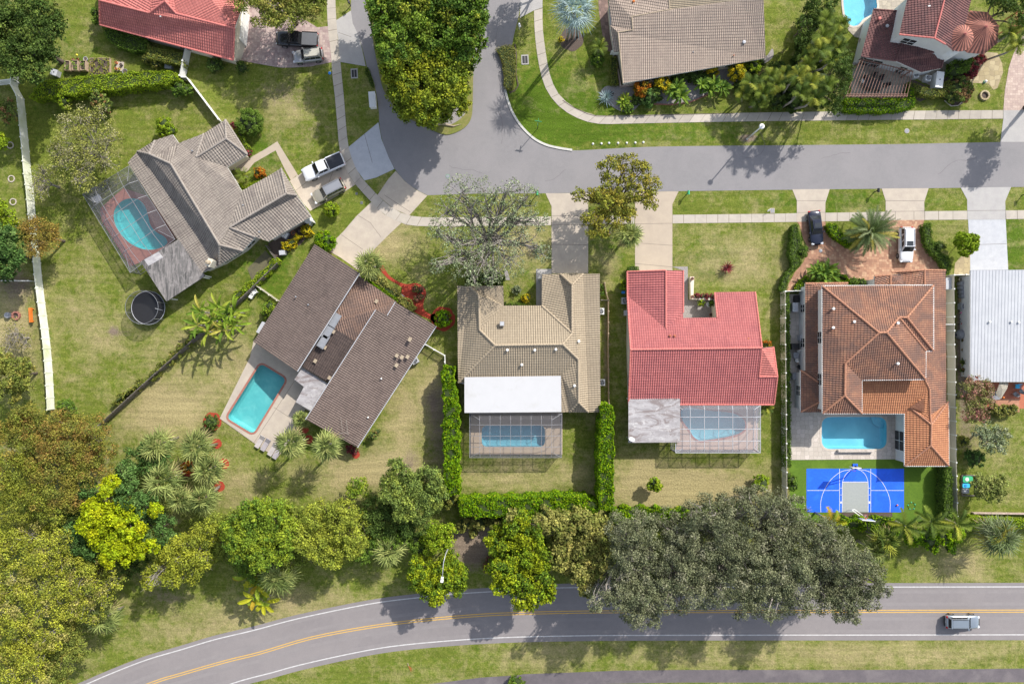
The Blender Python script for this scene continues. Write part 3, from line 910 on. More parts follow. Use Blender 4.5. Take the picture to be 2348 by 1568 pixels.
def feather_quads(tip, R, fronds, pal, el0=80, el1=-15, leaflets=26, ll=0.5, w=0.05, droop=0.55, colj=0.15, V=0.35, rach=0.05, segs=1):
 out, cols = [], []
 for i in range(fronds):
  az = i * 2.399963 + RS.uniform(-0.25, 0.25)
  el = math.radians(el0 + (el1 - el0) * (i / max(1, fronds - 1)) + RS.uniform(-8, 8))
  dh = np.array([math.cos(az), math.sin(az), 0])
  L = R / max(0.55, math.cos(max(0.0, el) * 0.6)) * RS.uniform(0.85, 1.1)
  col = pick(pal) * (1 + RS.normal() * colj)
  side = np.array([-dh[1], dh[0], 0])
  pts = []
  n = 8
  for k in range(n + 1):
   s = k / n
   e = el - droop * 1.9 * s * s
   if k == 0: p = tip.copy()
   else: p = pts[-1] + (dh * math.cos(e) + np.array([0, 0, math.sin(e)])) * L / n
   pts.append(p)
  for k in range(n):
   ww = rach * (1 - 0.8 * k / n); w1 = rach * (1 - 0.8 * (k + 1) / n)
   out.append([pts[k] - side * ww, pts[k] + side * ww, pts[k + 1] + side * w1, pts[k + 1] - side * w1]); cols.append(col * 1.35)
  for j in range(leaflets):
   s = 0.12 + 0.88 * j / leaflets
   k = min(n - 1, int(s * n)); f = s * n - k
   p = pts[k] * (1 - f) + pts[k + 1] * f
   d = unit(pts[k + 1] - pts[k])
   up = unit(np.cross(d, side)) * (-1)
   if up[2] < 0: up = -up
   l = ll * (math.sin(math.pi * min(1, 0.15 + s * 0.85)) ** 0.6 + 0.12)
   for sg in (-1, 1):
    dd = unit(side * sg * 0.9 + d * 0.6 + up * V + RS.normal(size=3) * 0.08)
    ss = unit(np.cross(dd, up) + up * 0.3)
    blade(out, cols, p, dd, ss, l * RS.uniform(0.85, 1.1), w, 0.35, col * RS.uniform(0.8, 1.2), segs)
 return out, cols
def feather_palm(label, x, y, r, top, pal='feather', base=None, group=None, name='feather_palm', fronds=14, el0=75, el1=-5, leaflets=26, ll=0.6, w=0.12, droop=0.55, V=0.3, trunk=0.13, stems=None, shaft=True):
 c = W(x, y, top - 0.8)
 R = r / PPM * (CH - top) / CH
 q = W(*base) if base else Vector((c.x, c.y, 0))
 t = thing(name, label, 'palm tree', (q.x, q.y, 0), group)
 heads = stems or [(x, y, r, top)]
 O, C_ = [], []
 mb = MB()
 for (sx, sy, sr, st) in heads:
  cc = W(sx, sy, st - 0.8)
  o, cl = feather_quads(np.array([cc.x, cc.y, st - 0.8]), sr / PPM * (CH - st) / CH, fronds, pal, el0, el1, leaflets, ll, w, droop, V=V)
  O += o; C_ += cl
  bq = (q.x + (cc.x - q.x) * (0.6 if stems else 0.0), q.y + (cc.y - q.y) * (0.6 if stems else 0.0), 0)
  mb.tube([bq, (cc.x, cc.y, st * 0.5), (cc.x, cc.y, st - 0.75)], [trunk * 1.2, trunk, trunk * 0.9], 7)
 quad_object_into('crown', np.array(O) - np.array([q.x, q.y, 0]), np.array(C_), t)
 mb.build('trunk', M['bark_palm'], t, sm=True)
 return t
def paddle_plant(label, heads, pal='banana', name='banana_plant', cat='plant', group=None, n=9, L=1.9, w=0.5, el0=80, el1=15, h=2.0):
 """large paddle leaves (banana, bird of paradise); heads: [(plan x, plan y, height)]"""
 c0 = W(heads[0][0], heads[0][1], heads[0][2])
 t = thing(name, label, cat, (c0.x, c0.y, 0), group)
 out, cols = [], []
 mb = MB()
 for (hx, hy, hz) in heads:
  c = W(hx, hy, hz)
  tip = np.array([c.x, c.y, hz * 0.75])
  mb.tube([(c.x, c.y, 0), (c.x, c.y, hz * 0.78)], [0.13, 0.09], 7)
  for i in range(n):
   az = i * 2.4 + RS.uniform(-0.3, 0.3)
   el = math.radians(el0 + (el1 - el0) * i / max(1, n - 1) + RS.uniform(-8, 8))
   dh = np.array([math.cos(az), math.sin(az), 0]); side = np.array([-dh[1], dh[0], 0])
   LL = L * RS.uniform(0.8, 1.15); col = pick(pal) * (1 + RS.normal() * 0.12)
   ns = 7
   p = tip.copy(); prev = None
   for k in range(ns + 1):
    s = k / ns
    e = el - 1.3 * s * s
    ww = w * 0.5 * (math.sin(math.pi * min(1, max(0, (s - 0.15) / 0.85))) ** 0.55 if s > 0.15 else 0.08) + 0.02
    fold = np.array([0, 0, ww * 0.35])
    cur = (p - side * ww + fold, p.copy(), p + side * ww + fold)
    if prev is not None:
     cj = RS.uniform(0.88, 1.14)
     out.append([prev[0], prev[1], cur[1], cur[0]]); cols.append(col * cj)
     out.append([prev[1], prev[2], cur[2], cur[1]]); cols.append(col * cj * 1.08)
    prev = cur
    p = p + (dh * math.cos(e) + np.array([0, 0, math.sin(e)])) * LL / ns
 quad_object_into('foliage', np.array(out) - np.array([c0.x, c0.y, 0]), np.array(cols), t)
 mb.build('stem', M['bark_palm'], t, sm=True)
 return t
def rosette(label, x, y, r, h, pal, name='spiky_plant', n=26, w=0.09, cat='plant', group=None):
 """agave / cordyline: stiff blades from one point"""
 c = W(x, y, h * 0.4)
 t = thing(name, label, cat, (c.x, c.y, 0), group)
 R = r / PPM
 out, cols = [], []
 tip = np.array([c.x, c.y, h * 0.35])
 for i in range(n):
  az = i * 2.4; el = math.radians(80 - 75 * i / n)
  d = np.array([math.cos(az) * math.cos(el), math.sin(az) * math.cos(el), math.sin(el)])
  s = unit(np.cross(d, [0, 0, 1.0]))
  blade(out, cols, tip, d, s, R * RS.uniform(0.8, 1.15), w, 0.25, pick(pal) * RS.uniform(0.8, 1.2), 3)
 quad_object_into('leaves', np.array(out) - np.array([c.x, c.y, 0]), np.array(cols), t)
 MB().tube([(c.x, c.y, 0), (c.x, c.y, h * 0.36)], [0.07, 0.05], 6).build('stem', M['bark'], t)
 return t
# ------------------------------------------------------------------ ground
random.seed(5)
POOLS = {}
POOLS['kidney1'] = [Vector((p.x, p.y, 0)) for p in smooth(WP("@01 1005,440 1022,365 1085,300 1165,280 1240,300 1290,360 1312,440 1335,520 1385,578 1450,615 1482,665 1445,705 1370,730 1280,730 1200,705 1130,660 1065,590 1022,515"), 4, True)]
def rrect(pts, r, n=5):
 pts = [Vector((p[0], p[1], 0)) for p in pts]
 out = []
 for i, p in enumerate(pts):
  a, c = pts[i - 1], pts[(i + 1) % len(pts)]
  da, dc = (a - p).normalized(), (c - p).normalized()
  for k in range(n + 1):
   t = k / n
   out.append(p + da * r * (1 - t) ** 2 + dc * r * t ** 2)
 return out
POOLS['diag'] = rrect(WP("598,833 657,869 581,995 520,958"), 0.7)
POOLS['cage3'] = rrect(WP("@12 2010,810 @22 325,810 325,995 @12 2010,995"), 0.8)
POOLS['kidney4'] = [Vector((p.x, p.y, 0)) for p in smooth(WP("@22 1526,735 1530,672 1600,650 1750,675 1980,700 2075,755 2090,830 2030,882 1900,915 1760,935 1690,940 1635,905 1602,850 1565,805"), 4, True)]
POOLS['rect5'] = rrect(WP("@32 556,733 1130,733 1130,1016 556,1016"), 1.3)
POOLS['kidney6'] = [Vector((p.x, p.y, 0)) for p in smooth(WP("@30 750,-160 748,20 757,110 775,190 825,232 880,222 925,172 1000,128 1044,70 1040,10 1050,-70 1000,-190 850,-220"), 4, True)]
def inside(poly, x, y):
 c = False; j = len(poly) - 1
 for i in range(len(poly)):
  if (poly[i][1] > y) != (poly[j][1] > y) and x < (poly[j][0] - poly[i][0]) * (y - poly[i][1]) / (poly[j][1] - poly[i][1]) + poly[i][0]:
   c = not c
  j = i
 return c
def make_ground():
 xs = [-1500, -600, -250, -140, -100] + [i * 0.5 for i in range(-170, 171)] + [100, 140, 250, 600, 1500]
 ys = [-1500, -600, -250, -120, -80] + [i * 0.5 for i in range(-120, 121)] + [80, 120, 250, 600, 1500]
 nx, ny = len(xs), len(ys)
 X, Y = np.meshgrid(np.array(xs, float), np.array(ys, float))
 px = X * PPM + 1174; py = 784 - Y * PPM
 dry = np.full(X.shape, 0.33); lush = np.full(X.shape, 0.30); bare = np.zeros(X.shape)
 def blob(arr, l):
  for (x, y, rx, ry, a) in l:
   arr += a * np.exp(-(((px - x) / rx) ** 2 + ((py - y) / ry) ** 2))
 blob(dry, [(570, 850, 90, 80, .35), (400, 930, 90, 70, .5), (330, 960, 70, 40, .25), (930, 960, 50, 110, .4), (880, 1075, 90, 40, .55), (780, 1100, 90, 50, .25),
    (1600, 1120, 170, 50, .65), (1480, 1100, 60, 60, .4), (1000, 900, 40, 80, .35), (900, 550, 60, 50, .45), (1200, 560, 60, 60, .4), (1700, 600, 110, 70, .28),
    (650, 250, 60, 50, .2), (2000, 1500, 200, 30, .25), (2250, 1490, 150, 40, .15), (1650, 1500, 300, 40, .2), (1250, 1500, 120, 40, .25), (480, 1440, 160, 50, .25), (700, 1390, 160, 40, .3),
    (30, 760, 60, 120, .5), (250, 770, 50, 40, .3), (420, 790, 70, 40, .2), (1190, 1090, 140, 40, .3), (2200, 1300, 80, 40, .35), (180, 700, 60, 120, .15), (550, 1120, 60, 60, .3), (1230, 200, 60, 60, -.15),
    (1300, 300, 200, 40, -.15), (1650, 480, 150, 25, -.05), (2250, 560, 60, 60, .1), (1390, 600, 40, 50, .2), (620, 640, 60, 60, -.25), (800, 520, 80, 60, -.2), (140, 300, 120, 100, -.15), (2280, 1010, 60, 60, .15)])
 blob(lush, [(1270, 250, 150, 110, .5), (1950, 465, 200, 30, .35), (2320, 560, 40, 80, .5), (1550, 300, 250, 30, .25), (620, 620, 70, 80, .35), (830, 1040, 100, 50, .25), (560, 790, 50, 50, .1), (1640, 600, 80, 50, .3), (160, 130, 80, 60, .2), (600, 360, 60, 60, .4), (1390, 560, 40, 60, .35), (1200, 600, 40, 60, .3)])
 blob(bare, [(650, 215, 70, 40, .35), (720, 300, 40, 60, .25), (835, 250, 25, 60, .15), (1390, 800, 10, 160, .5), (1005, 980, 30, 130, .5), (1085, 1250, 50, 60, .9), (1090, 1230, 60, 20, .4), (40, 650, 50, 30, .5), (40, 700, 40, 60, .25), (2210, 790, 16, 170, 1.1), (2230, 1000, 30, 60, .3),
    (260, 760, 14, 12, .8), (290, 765, 20, 10, .4), (1715, 317, 22, 7, 1.2), (390, 1370, 60, 20, .4), (350, 1320, 40, 30, .5), (200, 1100, 120, 120, .35), (100, 1350, 150, 200, .3),
    (940, 1060, 20, 40, .5), (1500, 1190, 200, 20, .3), (1700, 1140, 60, 15, .4), (1850, 150, 90, 90, .2), (1750, 200, 80, 40, .2), (15, 1030, 30, 30, .3), (990, 920, 20, 30, .3), (1560, 190, 140, 40, .4), (2250, 1330, 60, 10, .2)])
 holes = []
 for p in POOLS.values():
  bb = (min(v.x for v in p), max(v.x for v in p), min(v.y for v in p), max(v.y for v in p))
  holes.append((p, bb))
 V = np.column_stack([X.ravel(), Y.ravel(), np.zeros(nx * ny)])
 F = []
 for j in range(ny - 1):
  y0, y1 = ys[j], ys[j + 1]
  for i in range(nx - 1):
   x0, x1 = xs[i], xs[i + 1]
   skip = False
   for p, bb in holes:
    if x1 > bb[0] and x0 < bb[1] and y1 > bb[2] and y0 < bb[3]:
     for (a, b) in ((x0, y0), (x1, y0), (x1, y1), (x0, y1), ((x0 + x1) / 2, (y0 + y1) / 2)):
      if inside(p, a, b): skip = True; break
    if skip: break
   if not skip:
    k = j * nx + i
    F.append((k, k + 1, k + nx + 1, k + nx))
 me = bpy.data.meshes.new('ground')
 me.from_pydata(V.tolist(), [], F)
 ca = me.color_attributes.new('cover', 'FLOAT_COLOR', 'POINT')
 c = np.ones((nx * ny, 4), np.float32)
 c[:, 0] = np.clip(dry.ravel(), 0, 1); c[:, 1] = np.clip(lush.ravel(), 0, 1); c[:, 2] = np.clip(bare.ravel(), 0, 1)
 ca.data.foreach_set('color', c.ravel())
 m, nt, b, out = new_mat('lawn')
 at = nt.nodes.new("ShaderNodeAttribute"); at.attribute_name = 'cover'
 sp = nt.nodes.new("ShaderNodeSeparateColor"); nt.links.new(at.outputs['Color'], sp.inputs[0])
 pos = geo_pos(nt)
 n1 = noise(nt, pos, 0.35, 8, 0.72, 0.4); n2 = noise(nt, pos, 1.5, 7, 0.8); n3 = noise(nt, pos, 4.5, 5, 0.85); n4 = noise(nt, pos, 0.9, 7, 0.7)
 green = mixc(nt, rng_map(nt, n2, 0.35, 0.65), (0.088, 0.124, 0.015), (0.165, 0.186, 0.034))
 green = mixc(nt, rng_map(nt, math_n(nt, 'ADD', n4, math_n(nt, 'MULTIPLY', math_n(nt, 'SUBTRACT', sp.outputs[1], 0.5), 0.55)), 0.44, 0.58), green, (0.072, 0.122, 0.011))
 d = math_n(nt, 'ADD', math_n(nt, 'ADD', math_n(nt, 'MULTIPLY', n1, 0.62), math_n(nt, 'MULTIPLY', n2, 0.38)), math_n(nt, 'MULTIPLY', math_n(nt, 'SUBTRACT', sp.outputs[0], 0.5), 0.55))
 col = mixc(nt, rng_map(nt, d, 0.38, 0.63, 0, 0.9), green, (0.32, 0.265, 0.135))
 s = math_n(nt, 'ADD', math_n(nt, 'MULTIPLY', n2, 0.7), math_n(nt, 'MULTIPLY', sp.outputs[2], 0.6))
 col = mixc(nt, rng_map(nt, s, 0.48, 0.72), col, (0.20, 0.155, 0.115))
 f = rng_map(nt, n3, 0.25, 0.75, 0.45, 1.55)
 mm = nt.nodes.new("ShaderNodeVectorMath"); mm.operation = 'SCALE'
 mp = nt.nodes.new("ShaderNodeMapping"); mp.inputs['Scale'].default_value = (0.12, 1.6, 1)
 nt.links.new(pos, mp.inputs['Vector'])
 f = math_n(nt, 'MULTIPLY', f, rng_map(nt, noise(nt, mp.outputs[0], 1.0, 4, 0.6, 0.5), 0.35, 0.65, 0.86, 1.14))
 col = mixc(nt, rng_map(nt, noise(nt, pos, 6.5, 2, 0.5), 0.70, 0.76, 0, 0.7), col, (0.42, 0.34, 0.20))
 nt.links.new(col, mm.inputs[0]); nt.links.new(f, mm.inputs['Scale'])
 nt.links.new(mm.outputs[0], b.inputs['Base Color'])
 b.inputs['Roughness'].default_value = 0.95
 b.inputs['Specular IOR Level'].default_value = 0.1
 bump(nt, b, math_n(nt, 'ADD', n3, n2), 0.8, 0.12)
 me.materials.append(m)
 me.update()
 tag(link('ground', me), kind='structure')
make_ground()
def structure(name, mb, mats):
 return tag(mb.build(name, mats), kind='structure')
def XY(s):
 return [(p.x, p.y, 0) for p in WP(s)]
def joint_lines(mb, segs, z, w=0.05, mi=1):
 for a, b in segs:
  a, b = W(*a), W(*b)
  poly = strip_poly([a, b], w)
  mb.sheet(poly, z, mi=mi)
# ------------------------------------------------------------------ streets
Z_ROAD, Z_MARK, Z_WALK, Z_DRIVE = 0.012, 0.018, 0.030, 0.024
street_edge_bl = "@10 860,-120 858,0 856,95 870,200 910,300 945,390 985,540 1000,600 1050,700 1080,830 1103,1000 1106,1090 1130,1230 1180,1370 1245,1495 @11 1330,125 1430,200 1530,252"
left = smooth(WP(street_edge_bl), 4)
right_corner = smooth(WP("@30 0,1287 @20 1800,1290 1200,1300 700,1326 565,1328 450,1310 330,1280 220,1220 110,1110 40,1000 0,900 @10 2215,830 2212,700 2232,560 2270,440 2298,300 2335,150 2350,40 2352,-60 2360,-300"), 4)
poly = [Vector((p.x, p.y, 0)) for p in left]
poly += WP("@21 -300,238 330,235 1505,216 2345,205 @31 1500,190 2345,178 2700,176 @30 2700,1250 2345,1256 2160,1256 1200,1275")
poly += [Vector((p.x, p.y, 0)) for p in right_corner]
mb = MB()
isl = smooth(WP("@10 975,-200 985,0 1030,200 1060,420 1095,600 1140,790 1230,930 1350,1040 1500,1110 1600,1165 1700,1193 1800,1165 1880,1110 1921,1030 1931,900 1936,560 1930,330 1960,100 2010,-200"), 4, False)
mb.sheet(poly, Z_ROAD)
structure('street', mb, M['asphalt'])
# grass median
mb = MB().prism(isl, 0.0, 0.10)
structure('median_grass', mb, [pmat('median_grass', (0.15, 0.165, 0.035), (0.20, 0.18, 0.06), 2.5, 0.95, (0.12, 0.15, 0.02), 0.4, fine=0.3, bmp=0.5)])
mb = MB().sheet(smooth(WP("@10 1840,870 1875,940 1870,1000 1800,1070 1700,1110 1600,1060 1500,1050 1560,1000 1700,1000 1790,940"), 4, True), 0.105)
structure('median_gravel', mb, M['gravel'])
# curb round the corner
mb = MB()
cv = smooth(WP("@20 565,1328 450,1310 330,1280 220,1220 110,1110 40,1000 0,900 @10 2225,830 2210,770"), 5)
mb.prism(strip_poly(cv, 0.3), 0.0, 0.11)
structure('curb', mb, M['curb'])
# avenue at the bottom
wl_up = smooth(WP("@03 -700,2250 300,1770 760,1568 1000,1465 1300,1350 1600,1262 1900,1172 2245,1090 @13 400,985 1000,862 1400,808 1850,766 2090,750 @23 300,722 700,712 1500,709 @33 1200,709 2345,707 3200,705"), 4)
wl_dn = smooth(WP("@03 700,2150 1400,1810 2020,1570 2400,1465 @13 400,1398 800,1308 1200,1235 1700,1185 2200,1155 @23 600,1139 1200,1135 2300,1133 @33 1200,1132 2345,1130 3200,1128"), 4)
yl = smooth(WP("@03 0,2150 700,1820 1330,1562 1600,1478 2000,1364 2300,1290 @13 500,1160 1000,1065 1500,1000 2000,957 2345,942 @23 600,930 1500,925 @33 1200,923 2345,921 3200,919"), 4)
def shift(pts, d):
 out = []
 for i, p in enumerate(pts):
  t = (pts[min(i + 1, len(pts) - 1)] - pts[max(i - 1, 0)]).normalized()
  out.append(Vector((p.x - t.y * d, p.y + t.x * d, 0)))
 return out
mb = MB().sheet(shift(wl_up, 0.55) + shift(wl_dn, -0.75)[::-1], Z_ROAD)
structure('avenue', mb, M['asphalt2'])
M['wheel'] = pmat('asphalt_wheel_path', (0.222, 0.202, 0.199), (0.202, 0.185, 0.183), 1.0, 0.85, fine=0.1)
mb = MB()
for o_ in (-2.75, -1.05, 1.0, 2.7): mb.sheet(strip_poly(shift(yl, o_), 0.45), Z_ROAD + 0.003)
structure('wheel_path', mb, M['wheel'])
mb = MB()
rr_ = random.Random(3)
for (x0, y0, a0, n_) in ((1400, 400, 0.1, 14), (1150, 330, 1.2, 9), (1700, 360, 0.0, 16), (2150, 400, 0.2, 12), (1030, 380, -0.6, 10), (1140, 120, 1.5, 14), (1250, 415, 0.0, 8), (1950, 350, 3.0, 9)):
 p_ = W(x0, y0); pts_ = [p_.copy()]
 for _ in range(n_):
  a0 += rr_.uniform(-0.5, 0.5); p_ = p_ + Vector((math.cos(a0), math.sin(a0), 0)) * rr_.uniform(0.3, 0.7); pts_.append(p_.copy())
 mb.sheet(strip_poly(pts_, 0.035), Z_ROAD + 0.004)
structure('asphalt_cracks', mb, M['asphalt3'])
mb = MB()
for l in (wl_up, wl_dn): mb.sheet(strip_poly(l, 0.14), Z_MARK)
structure('edge_line', mb, M['white_paint'])
mb = MB()
for s in (-0.15, 0.15): mb.sheet(strip_poly(shift(yl, s), 0.12), Z_MARK)
structure('centre_line', mb, M['yellow_paint'])
# asphalt foot path
mb = MB().sheet(WP("@13 900,1700 1540,1568 2000,1508 2345,1486 @23 130,1478 500,1465 1000,1446 1600,1440 @33 1000,1440 1700,1435 2345,1428 3200,1425 3200,1548 @33 2345,1550 1000,1552 @23 1500,1552 1000,1562 500,1572 @13 2345,1590 1700,1660 1000,1790"), Z_ROAD)
structure('path', mb, M['asphalt3'])
# ------------------------------------------------------------------ sidewalks: one panel after another
def sidewalk(name, A, B, step=1.55, mats=None):
 A = smooth(A, 8); B = smooth(B, 8)
 def resamp(P_, n):
  d = [0]
  for i in range(1, len(P_)): d.append(d[-1] + (P_[i] - P_[i - 1]).length)
  out = []
  for k in range(n + 1):
   s = d[-1] * k / n
   j = max(0, min(len(d) - 2, next((i for i in range(len(d) - 1) if d[i + 1] >= s), len(d) - 2)))
   t = (s - d[j]) / max(1e-9, d[j + 1] - d[j])
   out.append(P_[j].lerp(P_[j + 1], t))
  return out
 L = sum((A[i + 1] - A[i]).length for i in range(len(A) - 1))
 n = max(1, int(L / step))
 a, b = resamp(A, n), resamp(B, n)
 V, F, T = [], [], []
 cur = 1.0
 for i in range(n):
  if random.random() < 0.3: cur = random.choice([1.0, 1.0, 0.93, 1.07, 0.88, 1.14])
  g = 0.012 if i % 4 else 0.03
  p = [a[i].lerp(a[i + 1], g), a[i].lerp(a[i + 1], 1 - g), b[i].lerp(b[i + 1], 1 - g), b[i].lerp(b[i + 1], g)]
  k = len(V)
  V += [(q.x, q.y, Z_WALK) for q in p]
  f = (k, k + 1, k + 2, k + 3)
  if (p[1] - p[0]).cross(p[2] - p[0]).z < 0: f = f[::-1]
  F.append(f)
  T += [(cur, cur * 0.995, cur * 0.99, 1)] * 4
 # dark bed below the joints
 k = len(V)
 bed = [(q.x, q.y, Z_WALK - 0.006) for q in a] + [(q.x, q.y, Z_WALK - 0.006) for q in b]
 V += bed; T += [(0.42, 0.4, 0.36, 1)] * len(bed)
 m = len(a)
 for i in range(m - 1):
  f = (k + i, k + i + 1, k + m + i + 1, k + m + i)
  p = [Vector(V[j]) for j in f]
  if (p[1] - p[0]).cross(p[2] - p[0]).z < 0: f = f[::-1]
  F.append(f)
 me = bpy.data.meshes.new(name)
 me.from_pydata(V, [], F)
 ca = me.color_attributes.new('tint', 'FLOAT_COLOR', 'POINT')
 ca.data.foreach_set('color', np.array(T, np.float32).ravel())
 me.materials.append(mats or M['sidewalk'])
 me.update()
 return tag(link(name, me), kind='structure')
sidewalk('sidewalk', WP("@10 640,-120 642,0 652,240 682,500 690,650 715,870 735,1100 755,1320 790,1440 830,1530 @11 840,75 895,155 1035,310 1150,420 1300,495 1400,520 1600,525 2345,520 @21 380,516"),
   WP("@10 716,-120 718,0 725,150 740,340 760,520 775,680 795,880 810,1080 830,1270 860,1390 905,1500 @11 920,60 970,120 1090,250 1230,370 1370,430 1500,445 1700,447 2345,444 @21 380,440"))
sidewalk('sidewalk', WP("@21 706,508 1115,505"), WP("@21 706,432 1115,430"))
sidewalk('sidewalk', WP("@21 1450,500 2345,490 @31 338,487"), WP("@21 1450,425 2345,415 @31 338,410"))
sidewalk('sidewalk', WP("@31 588,483 1122,474"), WP("@31 588,407 1122,398"))
sidewalk('sidewalk', WP("@31 1465,470 1842,467"), WP("@31 1465,393 1842,389"))
sidewalk('sidewalk', WP("@31 2185,463 2345,461 2700,460"), WP("@31 2180,386 2345,384 2700,383"))
sidewalk('sidewalk', WP("@20 228,95 232,250 245,400 265,540 290,660 325,770 385,870 470,960 580,1030 700,1078 830,1098 1000,1095 1500,1085 2260,1072 @30 1200,1060 2160,1050"),
   WP("@20 303,75 305,250 325,420 350,580 380,700 430,810 500,890 590,955 700,1000 780,1022 1000,1021 1500,1010 2260,996 @30 800,986 1400,980 2160,975"))
# ------------------------------------------------------------------ driveways
def drive(s, mat='concrete', joints=(), z=Z_DRIVE, name='driveway', sm=False):
 mb = MB()
 pts = WP(s)
 if sm: pts = smooth(pts, 4, True)
 mb.sheet(pts, z)
 joint_lines(mb, joints, z + 0.004)
 return structure(name, mb, [M[mat], M['joint']])
def J(s):
 p = P(s)
 return [(p[i], p[i + 1]) for i in range(0, len(p), 2)]
drive("@10 855,97 722,185 728,250 742,330 750,450 762,550 985,588 970,510 945,400 915,300 872,210", 'concrete_cool', J("@10 745,290 860,330"))
drive("@10 1098,1083 835,1300 838,1330 862,1400 905,1500 @11 975,122 1080,95 1240,20 @10 1190,1395 1125,1230", 'concrete_white', J("@10 975,1185 1045,1440"))
drive("@10 760,1350 520,1450 400,1545 @11 380,80 315,125 370,220 440,330 495,390 800,220 895,158 838,75 805,0 @10 785,1440", 'concrete', J("@11 370,210 560,60 600,310 700,30"))
drive("@11 1250,38 1185,110 1090,250 1230,370 1370,430 1530,256 1430,205 1330,128", 'concrete', J("@11 1150,250 1380,400"))
drive("@11 1035,312 900,440 790,570 720,640 655,740 760,800 860,870 940,930 1000,850 1050,740 1200,590 1300,497 1150,422", 'concrete', J("@11 920,430 1035,500 770,600 960,730 1030,500 1120,620"))
drive("@21 330,235 750,232 706,300 706,432 706,940 383,940 383,350", 'concrete', J("@21 383,435 706,435 383,512 706,512 383,685 706,690"))
drive("@21 1080,225 1505,217 1450,330 1450,915 1120,920 1120,330", 'concrete', J("@21 1120,505 1450,500 1120,672 1450,695 1120,855 1450,885"))
M['concrete_pink'] = pmat('concrete_blush', (0.40, 0.335, 0.26), (0.365, 0.305, 0.24), 0.9, 0.9, (0.32, 0.27, 0.22), 0.3, (0.55, 0.8), fine=0.05)
bpy.data.objects['driveway.006'].data.materials[0] = M['concrete_pink']
drive("@31 298,200 628,198 590,320 588,483 338,487 338,300", 'concrete', J("@31 338,405 588,403 338,300 590,300"))
drive("@31 1088,193 1502,190 1463,310 1465,470 1122,474 1122,300", 'concrete', J("@31 1122,300 1463,300 1122,396 1465,392 1208,396 1208,470 1372,394 1372,470"))
drive("@31 1785,185 2230,180 2178,305 2182,465 1844,467 1842,290", 'concrete_cool', J("@31 1843,388 2182,385"))
drive("@31 1850,468 2182,466 2205,925 2205,1000 1870,1000 1868,800", 'concrete_white', J("@31 1865,690 2190,680"))
drive("@20 110,-150 108,0 103,162 225,96 303,70 303,-150", 'concrete_cool')
drive("@30 2162,976 2162,1050 2135,1256 2345,1256 2800,1256 2800,976", 'concrete_cool')
drive("@21 1448,882 1586,882 1590,1175 1830,1175 1850,1340 1540,1340 1545,915", 'gravel', name='walkway')
drive("@21 247,903 385,903 385,945 300,950 300,1225 247,1225", 'concrete_cool', name='walkway')
drive("@00 2030,1495 2345,1318 @10 205,1250 400,1568 @11 370,80 325,120 270,20 @10 190,1330 0,1440 @00 2180,1520", 'concrete', name='walkway', z=0.020)
bpy.data.objects['walkway.002'].data.materials[0] = M['concrete_pink']
drive("@11 1045,965 1000,970 1120,1070 1265,1180 1310,1210 1330,1140 1270,1100", 'concrete_cool', name='walkway')
drive("@21 0,980 55,1040 130,1110 240,1180 245,1225 0,1225 @11 2240,1210 2235,1100 2215,1000 2210,900 2240,920 2260,1000 2310,1060", 'gravel', name='walkway', z=0.016)
def paver_mat(name, c1, c2, c3, sx=0.35):
 m, nt, b, out = new_mat(name)
 pos = geo_pos(nt)
 v = nt.nodes.new("ShaderNodeTexVoronoi"); v.inputs['Scale'].default_value = 1 / sx
 v.distance = 'CHEBYCHEV'; v.inputs['Randomness'].default_value = 0.5
 nt.links.new(pos, v.inputs['Vector'])
 sp = nt.nodes.new("ShaderNodeSeparateColor"); nt.links.new(v.outputs['Color'], sp.inputs[0])
 col = mixc(nt, rng_map(nt, sp.outputs[0], 0.2, 0.8), c1, c2)
 col = mixc(nt, rng_map(nt, sp.outputs[1], 0.6, 0.9), col, c3)
 col = mixc(nt, rng_map(nt, noise(nt, pos, 0.4, 6, 0.7), 0.5, 0.75, 0, 0.5), col, tuple(x * 0.6 for x in c2))
 v2 = nt.nodes.new("ShaderNodeTexVoronoi"); v2.inputs['Scale'].default_value = 1 / sx; v2.feature = 'DISTANCE_TO_EDGE'
 v2.inputs['Randomness'].default_value = 0.5
 nt.links.new(pos, v2.inputs['Vector'])
 col = mixc(nt, rng_map(nt, v2.outputs['Distance'], 0.0, 0.07, 0.55, 0), col, tuple(x * 0.4 for x in c1))
 nt.links.new(col, b.inputs['Base Color']); b.inputs['Roughness'].default_value = 0.9
 return m
M['pavers_orange'] = paver_mat('pavers_orange', (0.38, 0.21, 0.13), (0.29, 0.155, 0.10), (0.45, 0.285, 0.18))
M['pavers_pink'] = paver_mat('pavers_pink', (0.37, 0.285, 0.26), (0.29, 0.21, 0.20), (0.43, 0.34, 0.30))
M['pavers_rose'] = paver_mat('pavers_rose', (0.42, 0.32, 0.27), (0.36, 0.27, 0.235), (0.48, 0.38, 0.32))
M['pavers_brown'] = paver_mat('pavers_brown', (0.20, 0.13, 0.11), (0.15, 0.10, 0.085), (0.25, 0.17, 0.14), 0.5)
M['travertine'] = paver_mat('travertine', (0.48, 0.43, 0.375), (0.43, 0.38, 0.33), (0.53, 0.47, 0.42), 0.6)
M['travertine_gray'] = paver_mat('pavers_sand', (0.36, 0.32, 0.25), (0.30, 0.265, 0.215), (0.42, 0.37, 0.29), 0.6)
M['flagstone'] = paver_mat('flagstone', (0.36, 0.29, 0.16), (0.30, 0.24, 0.14), (0.40, 0.33, 0.20), 0.7)
drive("@10 -650,-300 -550,200 -200,520 0,560 230,600 340,600 500,590 600,570 683,552 680,480 665,350 653,235 560,245 400,150 100,-60 -100,-300", 'pavers_pink', name='driveway')
